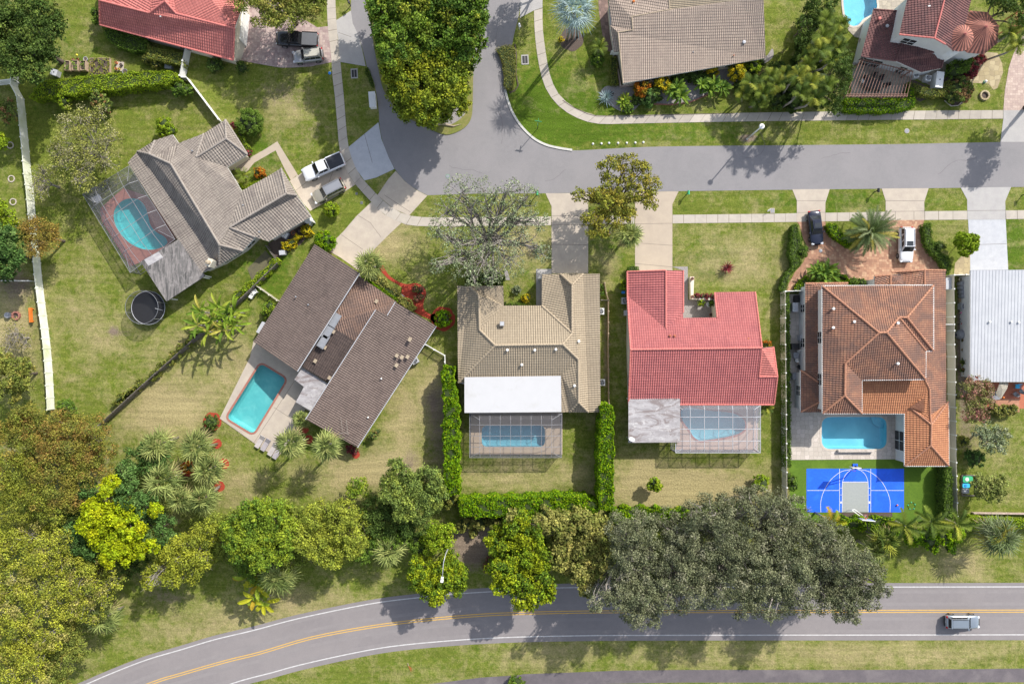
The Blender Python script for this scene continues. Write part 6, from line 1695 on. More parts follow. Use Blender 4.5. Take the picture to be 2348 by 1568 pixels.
shrub('shrub', 'mixed green and brown shrubs below the burgundy one', *D('30', 1760, 820), 24, 1.8, 'redtop', leaf=0.25, blobs=[D('30', 1740, 790) + (18, 1.8), D('30', 1790, 840) + (20, 1.7), D('30', 1700, 860) + (14, 1.3), D('30', 1840, 790) + (14, 1.4), D('30', 1790, 730) + (15, 1.7), D('30', 1700, 810) + (13, 1.5)])
hedge('curved hedge around the air conditioners', "@30 1330,720 1400,740 1500,780 1600,790 1690,700 1710,720 1700,810 1640,850 1540,860 1430,830 1340,790", 1.2, 'olivegreen', leaf=0.15)
hedge('bright green hedge along the sidewalk below the pergola', "@30 765,870 1320,868 1330,780 1370,775 1385,870 1385,945 1290,970 1100,990 900,985 765,975", 1.5, 'hedge', leaf=0.15)
banana = [(455, 715), (480, 735), (510, 725), (470, 760), (505, 755), (530, 715), (495, 705), (530, 745), (445, 745)]
paddle_plant('big clump of banana like plants over the dark wood fence', [(x_, y_, random.uniform(4.0, 5.2)) for x_, y_ in banana], 'banana', 'banana_plant', n=10, L=2.4, w=0.34, el0=75, el1=-5)
paddle_plant('golden yellow traveller palm at the edge of the avenue verge', [(562, 1330, 4.0), (580, 1375, 4.0), (600, 1385, 3.5), (585, 1345, 4.2)], 'goldfan', 'travellers_palm', cat='palm tree', n=9, L=2.3, w=0.55, el0=70, el1=0)
tree('tree', 'green tree mass above the traveller palm', [(560, 1300, 24, 5), (590, 1320, 24, 5), (545, 1275, 24, 6), (615, 1290, 20, 5)], 6, 'mid', dens=55, leaf=0.25)
fx = [('first foxtail palm from the left, next to the court corner', 2075, 1205, 40, (2070, 1200)), ('second foxtail palm from the left behind the court', 2135, 1197, 38, (2125, 1192)), ('third foxtail palm from the left, widest crown', 2192, 1200, 40, (2180, 1195))]
for lb, x, y, r, b in fx:
 feather_palm(lb, x, y, r, 6, 'feather', base=b, fronds=10, el0=60, el1=0, leaflets=34, ll=0.6, w=0.13, droop=0.5, V=0.7, group='foxtail palms along the bottom hedge')
feather_palm('yellow foxtail palm half hidden by the oak at the court edge', 1905, 1195, 34, 5.5, 'goldfan', fronds=9, el0=60, el1=0, leaflets=28, ll=0.6, w=0.13, V=0.7, group='foxtail palms along the bottom hedge')
hedge('bright hedge under the basketball hoop side of the court', "@33 700,120 760,110 1150,115 1210,170 1180,230 1080,235 900,200 740,200", 2.0, 'hedge', leaf=0.2, lump=0.3)
tree('shrub', 'dark glossy bushes beneath the foxtail palms', [(2060, 1215, 20, 3), (2095, 1230, 22, 3), (2130, 1235, 22, 3), (2165, 1230, 22, 3), (2195, 1225, 20, 3), (2140, 1255, 14, 2.4), (2180, 1255, 14, 2.2), (2040, 1200, 16, 2.6)], 3, 'hedge', dens=70, leaf=0.28, cat='shrub')
hedge('light green hedge running to the right edge above the verge', "@33 1870,140 1900,95 2345,125 2700,125 2700,190 2345,195 2250,210 1900,200", 1.6, 'lime', leaf=0.18)
# orchard corner on the right
tree('tree', 'pinkish brown tree at the corner of the white metal roof', [(2225, 895, 26), (2255, 895, 24), (2230, 925, 28), (2258, 920, 20), (2222, 950, 20), (2245, 945, 22), (2235, 878, 18)], 5, [((0.15, 0.10, 0.06), 2), ((0.11, 0.13, 0.04), 2), ((0.24, 0.09, 0.085), 1.3), ((0.18, 0.12, 0.08), 1)], dens=70, leaf=0.19)
tree('tree', 'airy gray green tree on the right side lawn', [(2265, 990, 26), (2295, 1000, 22), (2285, 1020, 22), (2260, 1015, 18), (2245, 990, 16)], 4.5, 'graygreen', dens=40, leaf=0.26, bare=2, bark='bark_gray')
tree('tree', 'round gray green tree beside the toy pallet', [(2265, 1105, 26), (2290, 1110, 22), (2260, 1130, 22), (2285, 1130, 22), (2240, 1112, 18)], 4.5, [((0.12, 0.14, 0.045), 3), ((0.17, 0.18, 0.07), 2), ((0.08, 0.10, 0.03), 2)], dens=58, leaf=0.28)
shrub('shrub', 'dark round shrub on the right side lawn', *D('32', 1900, 1100), 20, 2.2, 'darkblue', leaf=0.22)
shrub('shrub', 'small feathery shrub at the fence on the right', 2208, 1010, 12, 1.6, 'olivegreen', leaf=0.2)
shrub('shrub', 'variegated shrubs edging the terracotta patio', *D('32', 2140, 680), 16, 1.4, 'pale', leaf=0.24, blobs=[D('32', 2090, 670) + (13, 1.4), D('32', 2170, 680) + (13, 1.3), D('32', 2240, 670) + (12, 1.3), D('32', 2130, 710) + (10, 1.1)])
shrub('shrub', 'weedy green and brown plants along the white roofed house wall', *D('32', 1820, 150), 8, 0.9, 'redtop', leaf=0.18, blobs=[D('32', 1810, 60) + (6, .8), D('32', 1825, 140) + (7, .9), D('32', 1820, 250) + (9, 1.1), D('32', 1815, 320) + (8, 1.0), D('31', 1820, 1530) + (6, .8)])
shrub('small_tree', 'small round glossy tree overlapping the white driveway', *D('31', 1835, 680), 25, 3.6, 'lime', cat='tree', leaf=0.3, blobs=[D('31', 1800, 650) + (17, 3.6), D('31', 1870, 660) + (17, 3.6), D('31', 1830, 720) + (18, 3.4), D('31', 1890, 710) + (12, 3.2)])
hedge('tall hedge on the right side of the yard with the court', "@32 1655,1170 1710,1175 1718,1568 1725,1680 1650,1680 1648,1400", 2.2, 'hedgedark', leaf=0.18)
shrub('shrub', 'dark shrubs at the fence beside the court', *D('32', 290, 1310), 14, 2.0, 'mid', leaf=0.2, blobs=[D('32', 290, 1290) + (12, 2), D('32', 300, 1340) + (12, 2), D('32', 262, 1250) + (8, 1.6)])
# shrubs and hedges on the left
shrub('shrub', 'small bright yellow green shrub below the long hedge', 147, 232, 16, 2.2, 'lime', leaf=0.22)
shrub('shrub', 'reddish topped shrub below the long hedge', 231, 232, 23, 2.6, 'redtop', leaf=0.26, blobs=[(230, 228, 17, 2.6), (240, 242, 15, 2.3), (220, 240, 12, 2.2)])
shrub('shrub', 'glossy green shrub at the fence corner by the long hedge', 417, 205, 22, 2.2, 'mid', leaf=0.24, blobs=[(412, 203, 16, 2.2), (430, 207, 12, 2.0), (405, 212, 10, 1.9)])
shrub('shrub', 'green shrub on the lawn just above the gray roof', 381, 293, 20, 2.4, 'lime', leaf=0.22, blobs=[(378, 286, 16, 2.4), (392, 300, 13, 2.2), (372, 302, 12, 2.0)])
shrub('shrub', 'large round clipped bush beside the gray roof corner', 572, 281, 30, 2.6, 'hedgedark', leaf=0.16, dens=240)
shrub('shrub', 'round yellow green clipped bush nearest the silver SUV', *D('11', 682, 375), 17.5, 2.0, 'lime', leaf=0.17, dens=240)
shrub('shrub', 'round spotted green bush against the brown roof corner', *D('11', 630, 655), 23, 2.4, 'hedge', leaf=0.19, dens=240)
shrub('shrub', 'round light green bush on the left side of the brown roof', *D('11', 140, 1255), 15, 2.0, 'yellowgreen', leaf=0.18, blobs=[D('11', 145, 1235) + (13, 2.0), D('11', 110, 1285) + (12, 1.9), D('11', 165, 1270) + (11, 1.8)])
shrub('shrub', 'round bright green bush inside the red mulch circle', *D('11', 1668, 1342), 20, 1.8, 'hedge', leaf=0.15, dens=260)
shrub('shrub', 'dark round bush on a red mulch ring beside the diagonal pool', 484, 967, 17, 1.8, 'dark', leaf=0.2)
shrub('shrub', 'orange red croton bush under the fan palms', 430, 1072, 14, 2.0, 'croton', leaf=0.2)
shrub('shrub', 'smaller orange croton bush right of the first croton', 484, 1050, 11, 1.6, 'croton', leaf=0.18, blobs=[(480, 1045, 9, 1.6), (488, 1054, 7, 1.4)])
shrub('shrub', 'dark red croton at the lower end of the brown roof', *D('12', 865, 1020), 10, 1.2, 'burgundy', leaf=0.2, blobs=[D('12', 850, 1020) + (10, 1.2), D('12', 890, 1035) + (8, 1.1)])
shrub('shrub', 'sparse orange tipped bush by the brown roof corner', *D('12', 1060, 890), 12, 1.6, 'redtop', leaf=0.2, blobs=[D('12', 1050, 900) + (10, 1.6), D('12', 1090, 865) + (7, 1.3)])
shrub('shrub', 'small yellow green shrub with a round shadow in the red house yard', *D('22', 1290, 1335), 15, 2.6, 'lime', leaf=0.26, blobs=[D('22', 1290, 1310) + (12, 2.8), D('22', 1320, 1350) + (11, 2.5), D('22', 1255, 1345) + (9, 2.4)])
shrub('shrub', 'yellow green round shrub touching the oaks by the white fence', *D('22', 2230, 1315), 18, 2.4, 'lime', leaf=0.24)
feather_palm('small palm under the lower right corner of the red roof', 1758, 934, 16, 2.2, 'feather', fronds=14, leaflets=18, ll=0.35, el1=0)
shrub('shrub', 'rusty red shrub tucked against the right side of the red house', *D('22', 2285, 90), 10, 1.4, 'croton', leaf=0.18)
hedge('clipped box hedge left of the red house driveway', "@21 1058,905 1058,880 1100,868 1145,880 1153,900 1150,922 1060,924", 1.2, 'hedgedark', leaf=0.13)
shrub('shrub', 'potted green shrubs beside the red house air conditioner', *D('21', 1020, 1040), 9, 1.1, 'lime', leaf=0.2, blobs=[D('21', 1022, 1020) + (7, 1.1), D('21', 1018, 1070) + (8, 1.1)])
shrub('shrub', 'green shrub between the beige house and the picket fence', *D('21', 828, 1090), 6, 1.1, 'mid', leaf=0.18, blobs=[D('21', 826, 1060) + (6, 1.1), D('21', 828, 1120) + (6, 1.1)])
rosette('burgundy spiky plant alone on the front lawn of the red house', *D('21', 1935, 890), 19, 1.4, 'burgundy', n=34, w=0.24)
shrub('shrub', 'dark bushy plants at the beige house front wall', *D('11', 2100, 980), 20, 1.8, 'dark', leaf=0.24, blobs=[D('11', 2000, 1000) + (14, 1.8), D('11', 2080, 990) + (18, 2.0), D('11', 2160, 1000) + (15, 1.8), D('11', 1920, 1000) + (12, 1.6)])
shrub('shrub', 'small yellow shrub in the gravel by the beige house', *D('21', 155, 1160), 10, 1.1, 'yellow', leaf=0.18)
shrub('shrub', 'small gray shrub in the gravel by the beige house', *D('21', 75, 1085), 10, 1.0, 'graygreen', leaf=0.16)
hedge('low hedge strip along the beige house entry wall', "@21 -60,1205 150,1200 152,1222 -60,1224 @11 2215,1222 2215,1200", 0.7, 'hedgedark', leaf=0.13)
# front hedges along the brown house entry
hedge('pale speckled hedge along the brown house entry walk', strip_poly([(850 + (950 - 850) * t, 628 + (712 - 628) * t) for t in (0, .33, .66, 1)], 17), 1.2, 'pale', leaf=0.18, lump=0.3)
hedge('thin dark green hedge on the brown roof edge by the entry', strip_poly([D('11', 930, 965), D('11', 1260, 1175)], 7), 1.4, 'hedge', leaf=0.15)
hedge('yellow green clipped hedge between gray and brown houses', strip_poly([(635, 596), (600, 630), (570, 655), (536, 683)], 13), 1.3, 'lime', leaf=0.18, lump=0.25)
hedge('thin straggly hedge along the dark wood fence', strip_poly([(448, 762), (400, 812), (350, 858), (300, 893), (254, 928)], 9), 1.1, 'olivegreen', leaf=0.2, lump=0.5)
hedge('yellow flowering hedge below the gray house, right one', strip_poly([D('11', 455, 510), D('11', 465, 590)], 15), 1.2, 'yellow', leaf=0.2, lump=0.4, group='yellow hedges by the gray house')
hedge('yellow flowering hedge below the gray house, longer left one', strip_poly([D('11', 245, 690), D('11', 310, 680), D('11', 390, 610)], 13), 1.2, 'yellow', leaf=0.2, lump=0.4, group='yellow hedges by the gray house')
feather_palm('small feathery palm in the gray house courtyard', *D('01', 2150, 75), 20, 2.2, 'feather', fronds=18, leaflets=20, ll=0.35, el1=5, w=0.05)
shrub('shrub', 'courtyard shrub with orange leaves by the gray roof', *D('01', 2310, 60), 16, 1.6, 'croton', leaf=0.2, blobs=[D('01', 2290, 50) + (13, 1.6), D('11', 70, 60) + (11, 1.4)])
hedge('low courtyard hedge at the gray roof valley', strip_poly([D('01', 2110, 140), D('01', 2150, 200), D('01', 2320, 100)], 8), 0.8, 'lime', leaf=0.16)
hedge('clipped hedge at the upper gable of the gray roof', strip_poly([D('00', 2085, 1130), D('00', 2190, 1320)], 9), 1.0, 'yellowgreen', leaf=0.16)
shrub('shrub', 'red leaved shrub at the upper gable of the gray roof', *D('00', 2065, 1110), 8, 1.4, 'burgundy', leaf=0.2)
shrub('shrub', 'pink leaved shrub where the gray roof meets the walkway', *D('00', 2200, 1345), 7, 1.1, 'burgundy', leaf=0.18)
hedge('long wide hedge across the top left garden', "@00 250,860 350,715 500,705 800,665 1100,640 1300,628 1480,628 1540,640 1575,690 1500,735 1200,765 1000,795 700,825 450,850", 2.3, 'lime', leaf=0.17, lump=0.15)
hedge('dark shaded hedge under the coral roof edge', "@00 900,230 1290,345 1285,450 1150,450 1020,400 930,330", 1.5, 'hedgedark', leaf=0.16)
hedge('clipped hedge between the coral house and white fence', "@00 1300,385 1350,420 1620,470 1620,580 1450,545 1290,510", 1.6, 'olivegreen', leaf=0.16)
shrub('shrub', 'straggly brown green shrub below the clipped hedge', *D('00', 1340, 545), 18, 1.2, 'olive', leaf=0.2, blobs=[D('00', 1300, 530) + (11, 1.2), D('00', 1380, 565) + (12, 1.2)])
shrub('shrub', 'dark round shrub at the coral house entry', *D('00', 1900, 580), 18, 1.8, 'dark', leaf=0.17)
shrub('shrub', 'second dark shrub nearer the paver driveway', *D('00', 2140, 600), 14, 1.5, 'dark', leaf=0.17)
shrub('shrub', 'shaded shrub at the far wall of the coral house', *D('00', 845, 130), 10, 2.0, 'mid', leaf=0.2, blobs=[D('00', 840, 110) + (9, 2), D('00', 850, 190) + (9, 2)])
# tall clipped hedges round the beige house yard
hedge('tall bright clipped hedge left of the beige house yard', "@12 1670,295 1755,290 1765,420 1790,520 1785,600 1812,690 1795,850 1810,1000 1800,1200 1812,1350 1800,1420 1690,1420 1685,1200 1680,950 1665,820 1685,700 1665,540 1680,450 1660,380", 4.0, 'hedge', leaf=0.27, lump=0.22, group='tall clipped hedges')
hedge('tall bright clipped hedge right of the beige house yard', "@22 825,640 870,625 915,640 935,690 925,850 935,1000 925,1200 932,1400 920,1530 880,1560 800,1550 800,1300 795,1100 805,900 815,750", 4.0, 'hedge', leaf=0.24, lump=0.15, group='tall clipped hedges')
hedge('tall bright clipped hedge closing the bottom of the beige house yard', "@12 1815,1465 2000,1460 2345,1455 @22 300,1440 560,1432 700,1445 795,1500 800,1560 700,1600 400,1610 0,1600 @12 2345,1610 1950,1620 1815,1600", 3.6, 'hedge', leaf=0.24, lump=0.2, group='tall clipped hedges')
hedge('bright clipped hedge behind the red house back lawn', "@23 900,50 1000,25 1300,25 1450,40 1700,45 2100,20 2100,120 1600,150 1400,120 1250,110 1150,160 1050,170 920,120", 2.2, 'hedge', leaf=0.24, lump=0.3, group='tall clipped hedges')
hedge('thin dark hedge against the long white fence of the orange house', "@31 236,1115 275,1120 280,1568 @32 280,100 285,600 290,1180 240,1180 238,300 @31 236,1400", 1.7, 'hedgedark', leaf=0.16)
hedge('winding hedge on the left of the paver driveway', "@31 300,520 330,500 352,520 385,640 385,690 345,760 385,830 370,880 310,930 270,1000 250,1095 195,1095 215,1000 250,930 300,880 290,790 275,740 300,640", 1.3, 'hedgedark', leaf=0.16)
shrub('shrub', 'round clipped bush on the winding hedge', *D('31', 385, 750), 14.5, 1.5, 'hedgedark', leaf=0.14, dens=240)
hedge('curved hedge left of the date palm', "@31 605,510 680,500 720,540 760,600 830,680 800,705 700,640 640,590", 1.1, 'hedge', leaf=0.17)
hedge('dark hedge on the right of the paver driveway', "@31 1465,510 1520,495 1535,560 1540,650 1580,680 1620,760 1690,800 1705,900 1690,950 1660,950 1640,880 1580,800 1520,740 1475,660", 1.2, 'hedgedark', leaf=0.17)
shrub('shrub', 'round dark bush on the right driveway hedge', *D('31', 1590, 710), 13, 1.6, 'dark', leaf=0.15)
paddle_plant('lush fern like palm before the orange house entry', [D('31', 570, 930) + (1.8,), D('31', 620, 900) + (1.8,), D('31', 510, 920) + (1.6,), D('31', 580, 980) + (1.5,), D('31', 650, 960) + (1.5,)], 'mid', 'palm_plant', n=16, L=1.6, w=0.3, el1=0)
hedge('low hedge before the orange house entry', "@31 330,1050 420,960 470,1000 700,1000 800,1010 780,960 700,945 820,1000 820,1040 600,1035 400,1040 380,1095 330,1095", 0.8, 'hedge', leaf=0.16)
shrub('shrub', 'clipped bush with orange flowers before the orange house entry', *D('31', 870, 1015), 13, 1.1, 'hedgedark', leaf=0.15, blobs=[D('31', 845, 1015) + (12, 1.1), D('31', 910, 1020) + (10, 0.9)])
shrub('shrub', 'small palm grass at the lower corner of the tall left hedge', *D('12', 1720, 1470), 18, 2.6, 'olivegreen', leaf=0.3)
hedge('narrow brown green planter hedge beside the street curb', "@20 -110,420 0,395 30,400 65,430 70,640 45,780 5,790 -35,760 -45,560", 0.8, 'olive', leaf=0.12)
hedge('dark low planting at the curb under the median tree', strip_poly([D('10', 990, 600), D('10', 1025, 690), D('10', 1050, 760)], 7), 0.6, 'dark', leaf=0.16)
shrub('shrub', 'bushes growing in the gap between the bottom trees', 1080, 1205, 24, 2, 'pale', leaf=0.26, blobs=[(1065, 1200, 18, 2), (1100, 1195, 18, 2.2), (1140, 1200, 18, 2.4), (1085, 1222, 10, 1.2)])
shrub('shrub', 'small shrub cut by the bottom edge on the asphalt path', *D('13', 2320, 1555), 16, 1.5, 'mid', leaf=0.22)
shrub('shrub', 'red leaf litter shrub by the bare ground above the avenue', 1120, 1290, 12, 0.6, 'redleaf', leaf=0.2, blobs=[(1125, 1285, 12, 0.6), (1115, 1300, 12, 0.5)])
shrub('shrub', 'dark low plants inside the curved red mulch bed', 958, 668, 9, 0.8, 'redleaf', leaf=0.18, blobs=[(952, 662, 8, .8), (964, 664, 8, .8), (966, 680, 7, .7), (955, 686, 7, .7)])
# trees just outside the frame whose shadows reach the street
tree('tree', 'tree beyond the top edge shading the side street', [(1235, -70, 34), (1265, -85, 34), (1250, -110, 34)], 8, 'mid', dens=40, leaf=0.35)
tree('tree', 'tree beyond the right edge shading the street', [(2430, 190, 34), (2460, 210, 34), (2440, 240, 30), (2470, 170, 30)], 9, 'mid', dens=40, leaf=0.35)
# ------------------------------------------------------------------ fences
random.seed(77)
def fence(label, pts, h=1.6, mat='white', name='fence', gap=1.8, kind='panel', post=0.12, group=None, postmat=None, cap=True):
 pw = WP(pts) if isinstance(pts, str) else [W(p[0], p[1]) for p in pts]
 t = thing(name, label, 'fence', (pw[0].x, pw[0].y, 0), group)
 mb = MB(); posts = []
 for a, b in zip(pw[:-1], pw[1:]):
  L = (b - a).length
  n = max(1, round(L / gap))
  e = (b - a).normalized()
  if kind == 'panel':
   mb.bar(a + Vector((0, 0, h * 0.52)), b + Vector((0, 0, h * 0.52)), 0.04, h * 0.96)
   mb.bar(a + Vector((0, 0, h * 0.98)), b + Vector((0, 0, h * 0.98)), 0.075, 0.07)
  elif kind == 'board':
   mb.bar(a + Vector((0, 0, h * 0.5)), b + Vector((0, 0, h * 0.5)), 0.04, h)
   mb.bar(a + Vector((0, 0, h * 0.9)), b + Vector((0, 0, h * 0.9)), 0.12, 0.07)
   k = int(L / 0.16)
   for i in range(k):
    p = a.lerp(b, (i + 0.5) / k)
    off = Vector((-e.y, e.x, 0)) * 0.03
    mb.box((p.x + off.x, p.y + off.y, h * 0.5 + random.uniform(-0.02, 0.03)), (0.13, 0.02, h), math.atan2(e.y, e.x))
  else:
   mb.bar(a + Vector((0, 0, h * 0.85)), b + Vector((0, 0, h * 0.85)), 0.05, 0.06)
   mb.bar(a + Vector((0, 0, h * 0.3)), b + Vector((0, 0, h * 0.3)), 0.05, 0.06)
   k = int(L / 0.14)
   for i in range(k):
    p = a.lerp(b, (i + 0.5) / k)
    mb.box((p.x, p.y, h * 0.5), (0.07, 0.07, h * random.uniform(0.93, 1.0)), math.atan2(e.y, e.x))
  for i in range(n + 1):
   q = a.lerp(b, i / n)
   if not posts or (posts[-1] - q).length > 0.3: posts.append(q)
 mb.build('panel', M[mat], t)
 for q in posts:
  m = MB().box((q.x, q.y, (h + 0.06) / 2), (post, post, h + 0.06))
  if cap: m.box((q.x, q.y, h + 0.08), (post * 1.35, post * 1.35, 0.05))
  m.build('post', M[postmat or mat], t)
 return t
fence('long white vinyl fence down the left side of the big lawn', "@00 172,655 160,780 215,880 230,1010 242,1140 262,1340 280,1560 @01 295,180 318,440 350,740 370,960 400,1200 430,1430 @02 450,130 467,340 479,560 483,660", 1.55, 'white_old')
fence('short white fence reaching the left edge below the corner tree', "@00 172,735 -60,765", 1.5, 'white')
fence('thin white fence between the two left edge gardens', "@01 303,1012 -40,1008", 1.2, 'white', kind='picket', post=0.09)
fence('white fence panel running down from the coral roof', "@00 1690,455 1638,712", 1.75, 'white', gap=2.2)
fence('white fence running from the hedge end to the gray roof', "@00 1640,714 1685,716 1962,1082", 1.3, 'white', gap=2.4, post=0.09)
fence('dark weathered wood fence crossing diagonally between the two pool yards', "240,972 340,880 452,780 562,685 643,606", 1.5, 'wood', kind='board', gap=2.4, cap=False)
fence('short dark rail fence at the gray house side door', "616,566 643,604", 1.2, 'wood', kind='picket', gap=1.4, cap=False)
fence('low cream fence between the brown roof and the wood fence', "587,652 641,690", 1.1, 'cream_fence', kind='picket', gap=1.2)
fence('white scalloped fence between the brown and beige houses', "@12 1525,95 1600,140 1690,190 1694,300", 1.3, 'white', kind='picket', gap=1.1)
fence('picket fence between the beige and red houses', "@21 845,1030 860,1120 878,1182 876,1568 @22 877,200 880,420 882,610", 1.1, 'wood_new', kind='picket', gap=1.6)
fence('short picket fence from the beige house wall', "@21 818,1180 876,1182", 1.1, 'wood', kind='picket', gap=1.0)
fence('long cream vinyl fence between the red and orange houses', "@31 192,1108 192,1568 @32 195,100 200,700 205,1200 208,1600", 1.75, 'cream_fence', postmat='white')
fence('short white gate fence at the front corner of the orange house', "@31 195,1106 370,1100", 1.7, 'white')
fence('long cream vinyl fence on the right side of the orange house', "@31 1655,966 1658,1568 @32 1665,200 1668,640 1672,1000 1685,1580", 1.75, 'cream_fence', postmat='white')
fence('white fence in front of the row of gray barrels', "@31 1660,964 1870,960", 1.6, 'white')
fence('white divider across the side yard right of the orange house', "@31 1658,1394 1500,1394", 1.7, 'white')
def low_wall(label, pts, h, w, mat):
 pw = WP(pts)
 t = MB().prism(strip_poly(pw, w), 0, h).build('garden_wall', M[mat])
 return tag(t, label, 'wall')
low_wall('low pinkish wall along the right end of the bottom hedge', "@33 1880,52 2345,58 2700,60", 0.5, 0.16, 'pavers_rose')
low_wall('low cream wall in the red house courtyard with pots', "@21 1610,975 1610,1160 1835,1165", 0.9, 0.55, 'cream_wall')
low_wall('low white wall at the sandy house gravel bed', "@20 935,470 990,775 1150,752", 0.5, 0.22, 'pavers_rose')
low_wall('curved brick edging of the gravel bed', "@20 1190,918 1430,928 1600,908 1830,812", 0.12, 0.14, 'coping_brick')
low_wall('thin black edging along the curved sidewalk', "@20 480,888 540,930 600,962 700,1008 780,1028 1000,1028 1500,1014 2000,1003", 0.05, 0.08, 'soil')
low_wall('black edging around the street side planter', "@20 60,395 74,500 70,650 88,760 60,800 10,825", 0.1, 0.16, 'soil')
low_wall('stone edging of the shaded garden bed by the pergola', "@30 1640,890 1700,940 1760,935 1830,870 1850,830", 0.12, 0.1, 'coping_stone')
low_wall('raised white spill wall at the pool edge of the orange house', "@32 690,1030 1005,1030", 0.55, 0.28, 'travertine')
# ------------------------------------------------------------------ pool cages
M['screen_pale'] = M['screen'].copy(); M['screen_pale'].name = 'insect_screen_pale'
for n_ in M['screen_pale'].node_tree.nodes:
 if n_.type == 'BSDF_PRINCIPLED': n_.inputs['Base Color'].default_value = (0.42, 0.42, 0.46, 1)
 if n_.type == 'MIX_SHADER': n_.inputs[0].default_value = 0.27
def cage(label, corners, nu, nv, z, rise, frame, screen, open_side=2, ins=0.14, w=0.045, rows=None):
 """corners: outline of the roof edge as surveyed; side open_side leans on the house"""
 c = WP(corners, z)
 cx = sum(p.x for p in c) / 4; cy = sum(p.y for p in c) / 4
 t = thing('pool_enclosure', label, 'pool enclosure', (cx, cy, 0))
 us = [i / nu for i in range(nu + 1)]; vs = rows or [i / nv for i in range(nv + 1)]
 def P3(u, v):
  a = c[0].lerp(c[1], u); b = c[3].lerp(c[2], u)
  p = a.lerp(b, v)
  d = min(u / ins, (1 - u) / ins, v / (ins * 1.2), (1 - v) / (ins * 1.2), 1.0)
  return Vector((p.x, p.y, z + rise * max(0.0, d)))
 mb = MB()
 uu = sorted(set(us + [ins, 1 - ins])); vv = sorted(set(list(vs) + [ins * 1.2, 1 - ins * 1.2]))
 for u in us:
  for a, b in zip(vv[:-1], vv[1:]): mb.bar(P3(u, a), P3(u, b), w, w * 1.2)
 for v in vs:
  for a, b in zip(uu[:-1], uu[1:]): mb.bar(P3(a, v), P3(b, v), w, w * 1.2)
 for (u, v, u2, v2) in ((0, 0, ins, ins * 1.2), (1, 0, 1 - ins, ins * 1.2), (0, 1, ins, 1 - ins * 1.2), (1, 1, 1 - ins, 1 - ins * 1.2)):
  mb.bar(P3(u, v), P3(u2, v2), w, w)
 sides = [[(u, 0) for u in us], [(1, v) for v in vs], [(u, 1) for u in us], [(0, v) for v in vs]]
 for si, sd in enumerate(sides):
  if si == open_side: continue
  for k, (u, v) in enumerate(sd):
   p = P3(u, v); g = Vector((p.x, p.y, 0.03))
   mb.bar(g, p, w, w)
   if k + 1 < len(sd):
    q = P3(*sd[k + 1]); gq = Vector((q.x, q.y, 0.03))
    for f in (0.03, 0.45): mb.bar(g.lerp(p, f), gq.lerp(q, f), w * 0.8, w * 0.8)
    if k in (0, len(sd) - 2) or k % 2 == 0: mb.bar(g, q, w * 0.6, w * 0.6)
 mb.build('frame', M[frame], t)
 s = MB()
 for a, b in zip(uu[:-1], uu[1:]):
  for d_, e in zip(vv[:-1], vv[1:]):
   s.add([P3(a, d_), P3(b, d_), P3(b, e), P3(a, e)], [(0, 1, 2, 3)])
 s.build('roof_screen', M[screen], t)
 for si, sd in enumerate(sides):
  if si == open_side: continue
  p, q = P3(*sd[0]), P3(*sd[-1])
  MB().add([(p.x, p.y, 0.05), (q.x, q.y, 0.05), tuple(q), tuple(p)], [(0, 1, 2, 3)]).build('side_screen', M[screen], t)
 return t
cage('dark screened pool cage on the left of the gray roofed house', "@01 730,243 1140,-8 1545,640 1150,935", 4, 5, 2.7, 0.7, 'alu', 'screen', open_side=1)
cage('rectangular screened pool cage behind the white flat roof', "@12 1903,1092 @22 472,1092 474,704 @12 1903,704", 9, 4, 2.7, 0.45, 'alu', 'screen', open_side=2, ins=0.11, rows=[0, 0.25, 0.5, 0.75, 1])
cage('pale screened pool cage behind the red house', "@22 1478,1050 2228,1050 2228,628 1478,628", 6, 4, 2.7, 0.25, 'gray_light', 'screen_pale', open_side=2, ins=0.08, w=0.065)
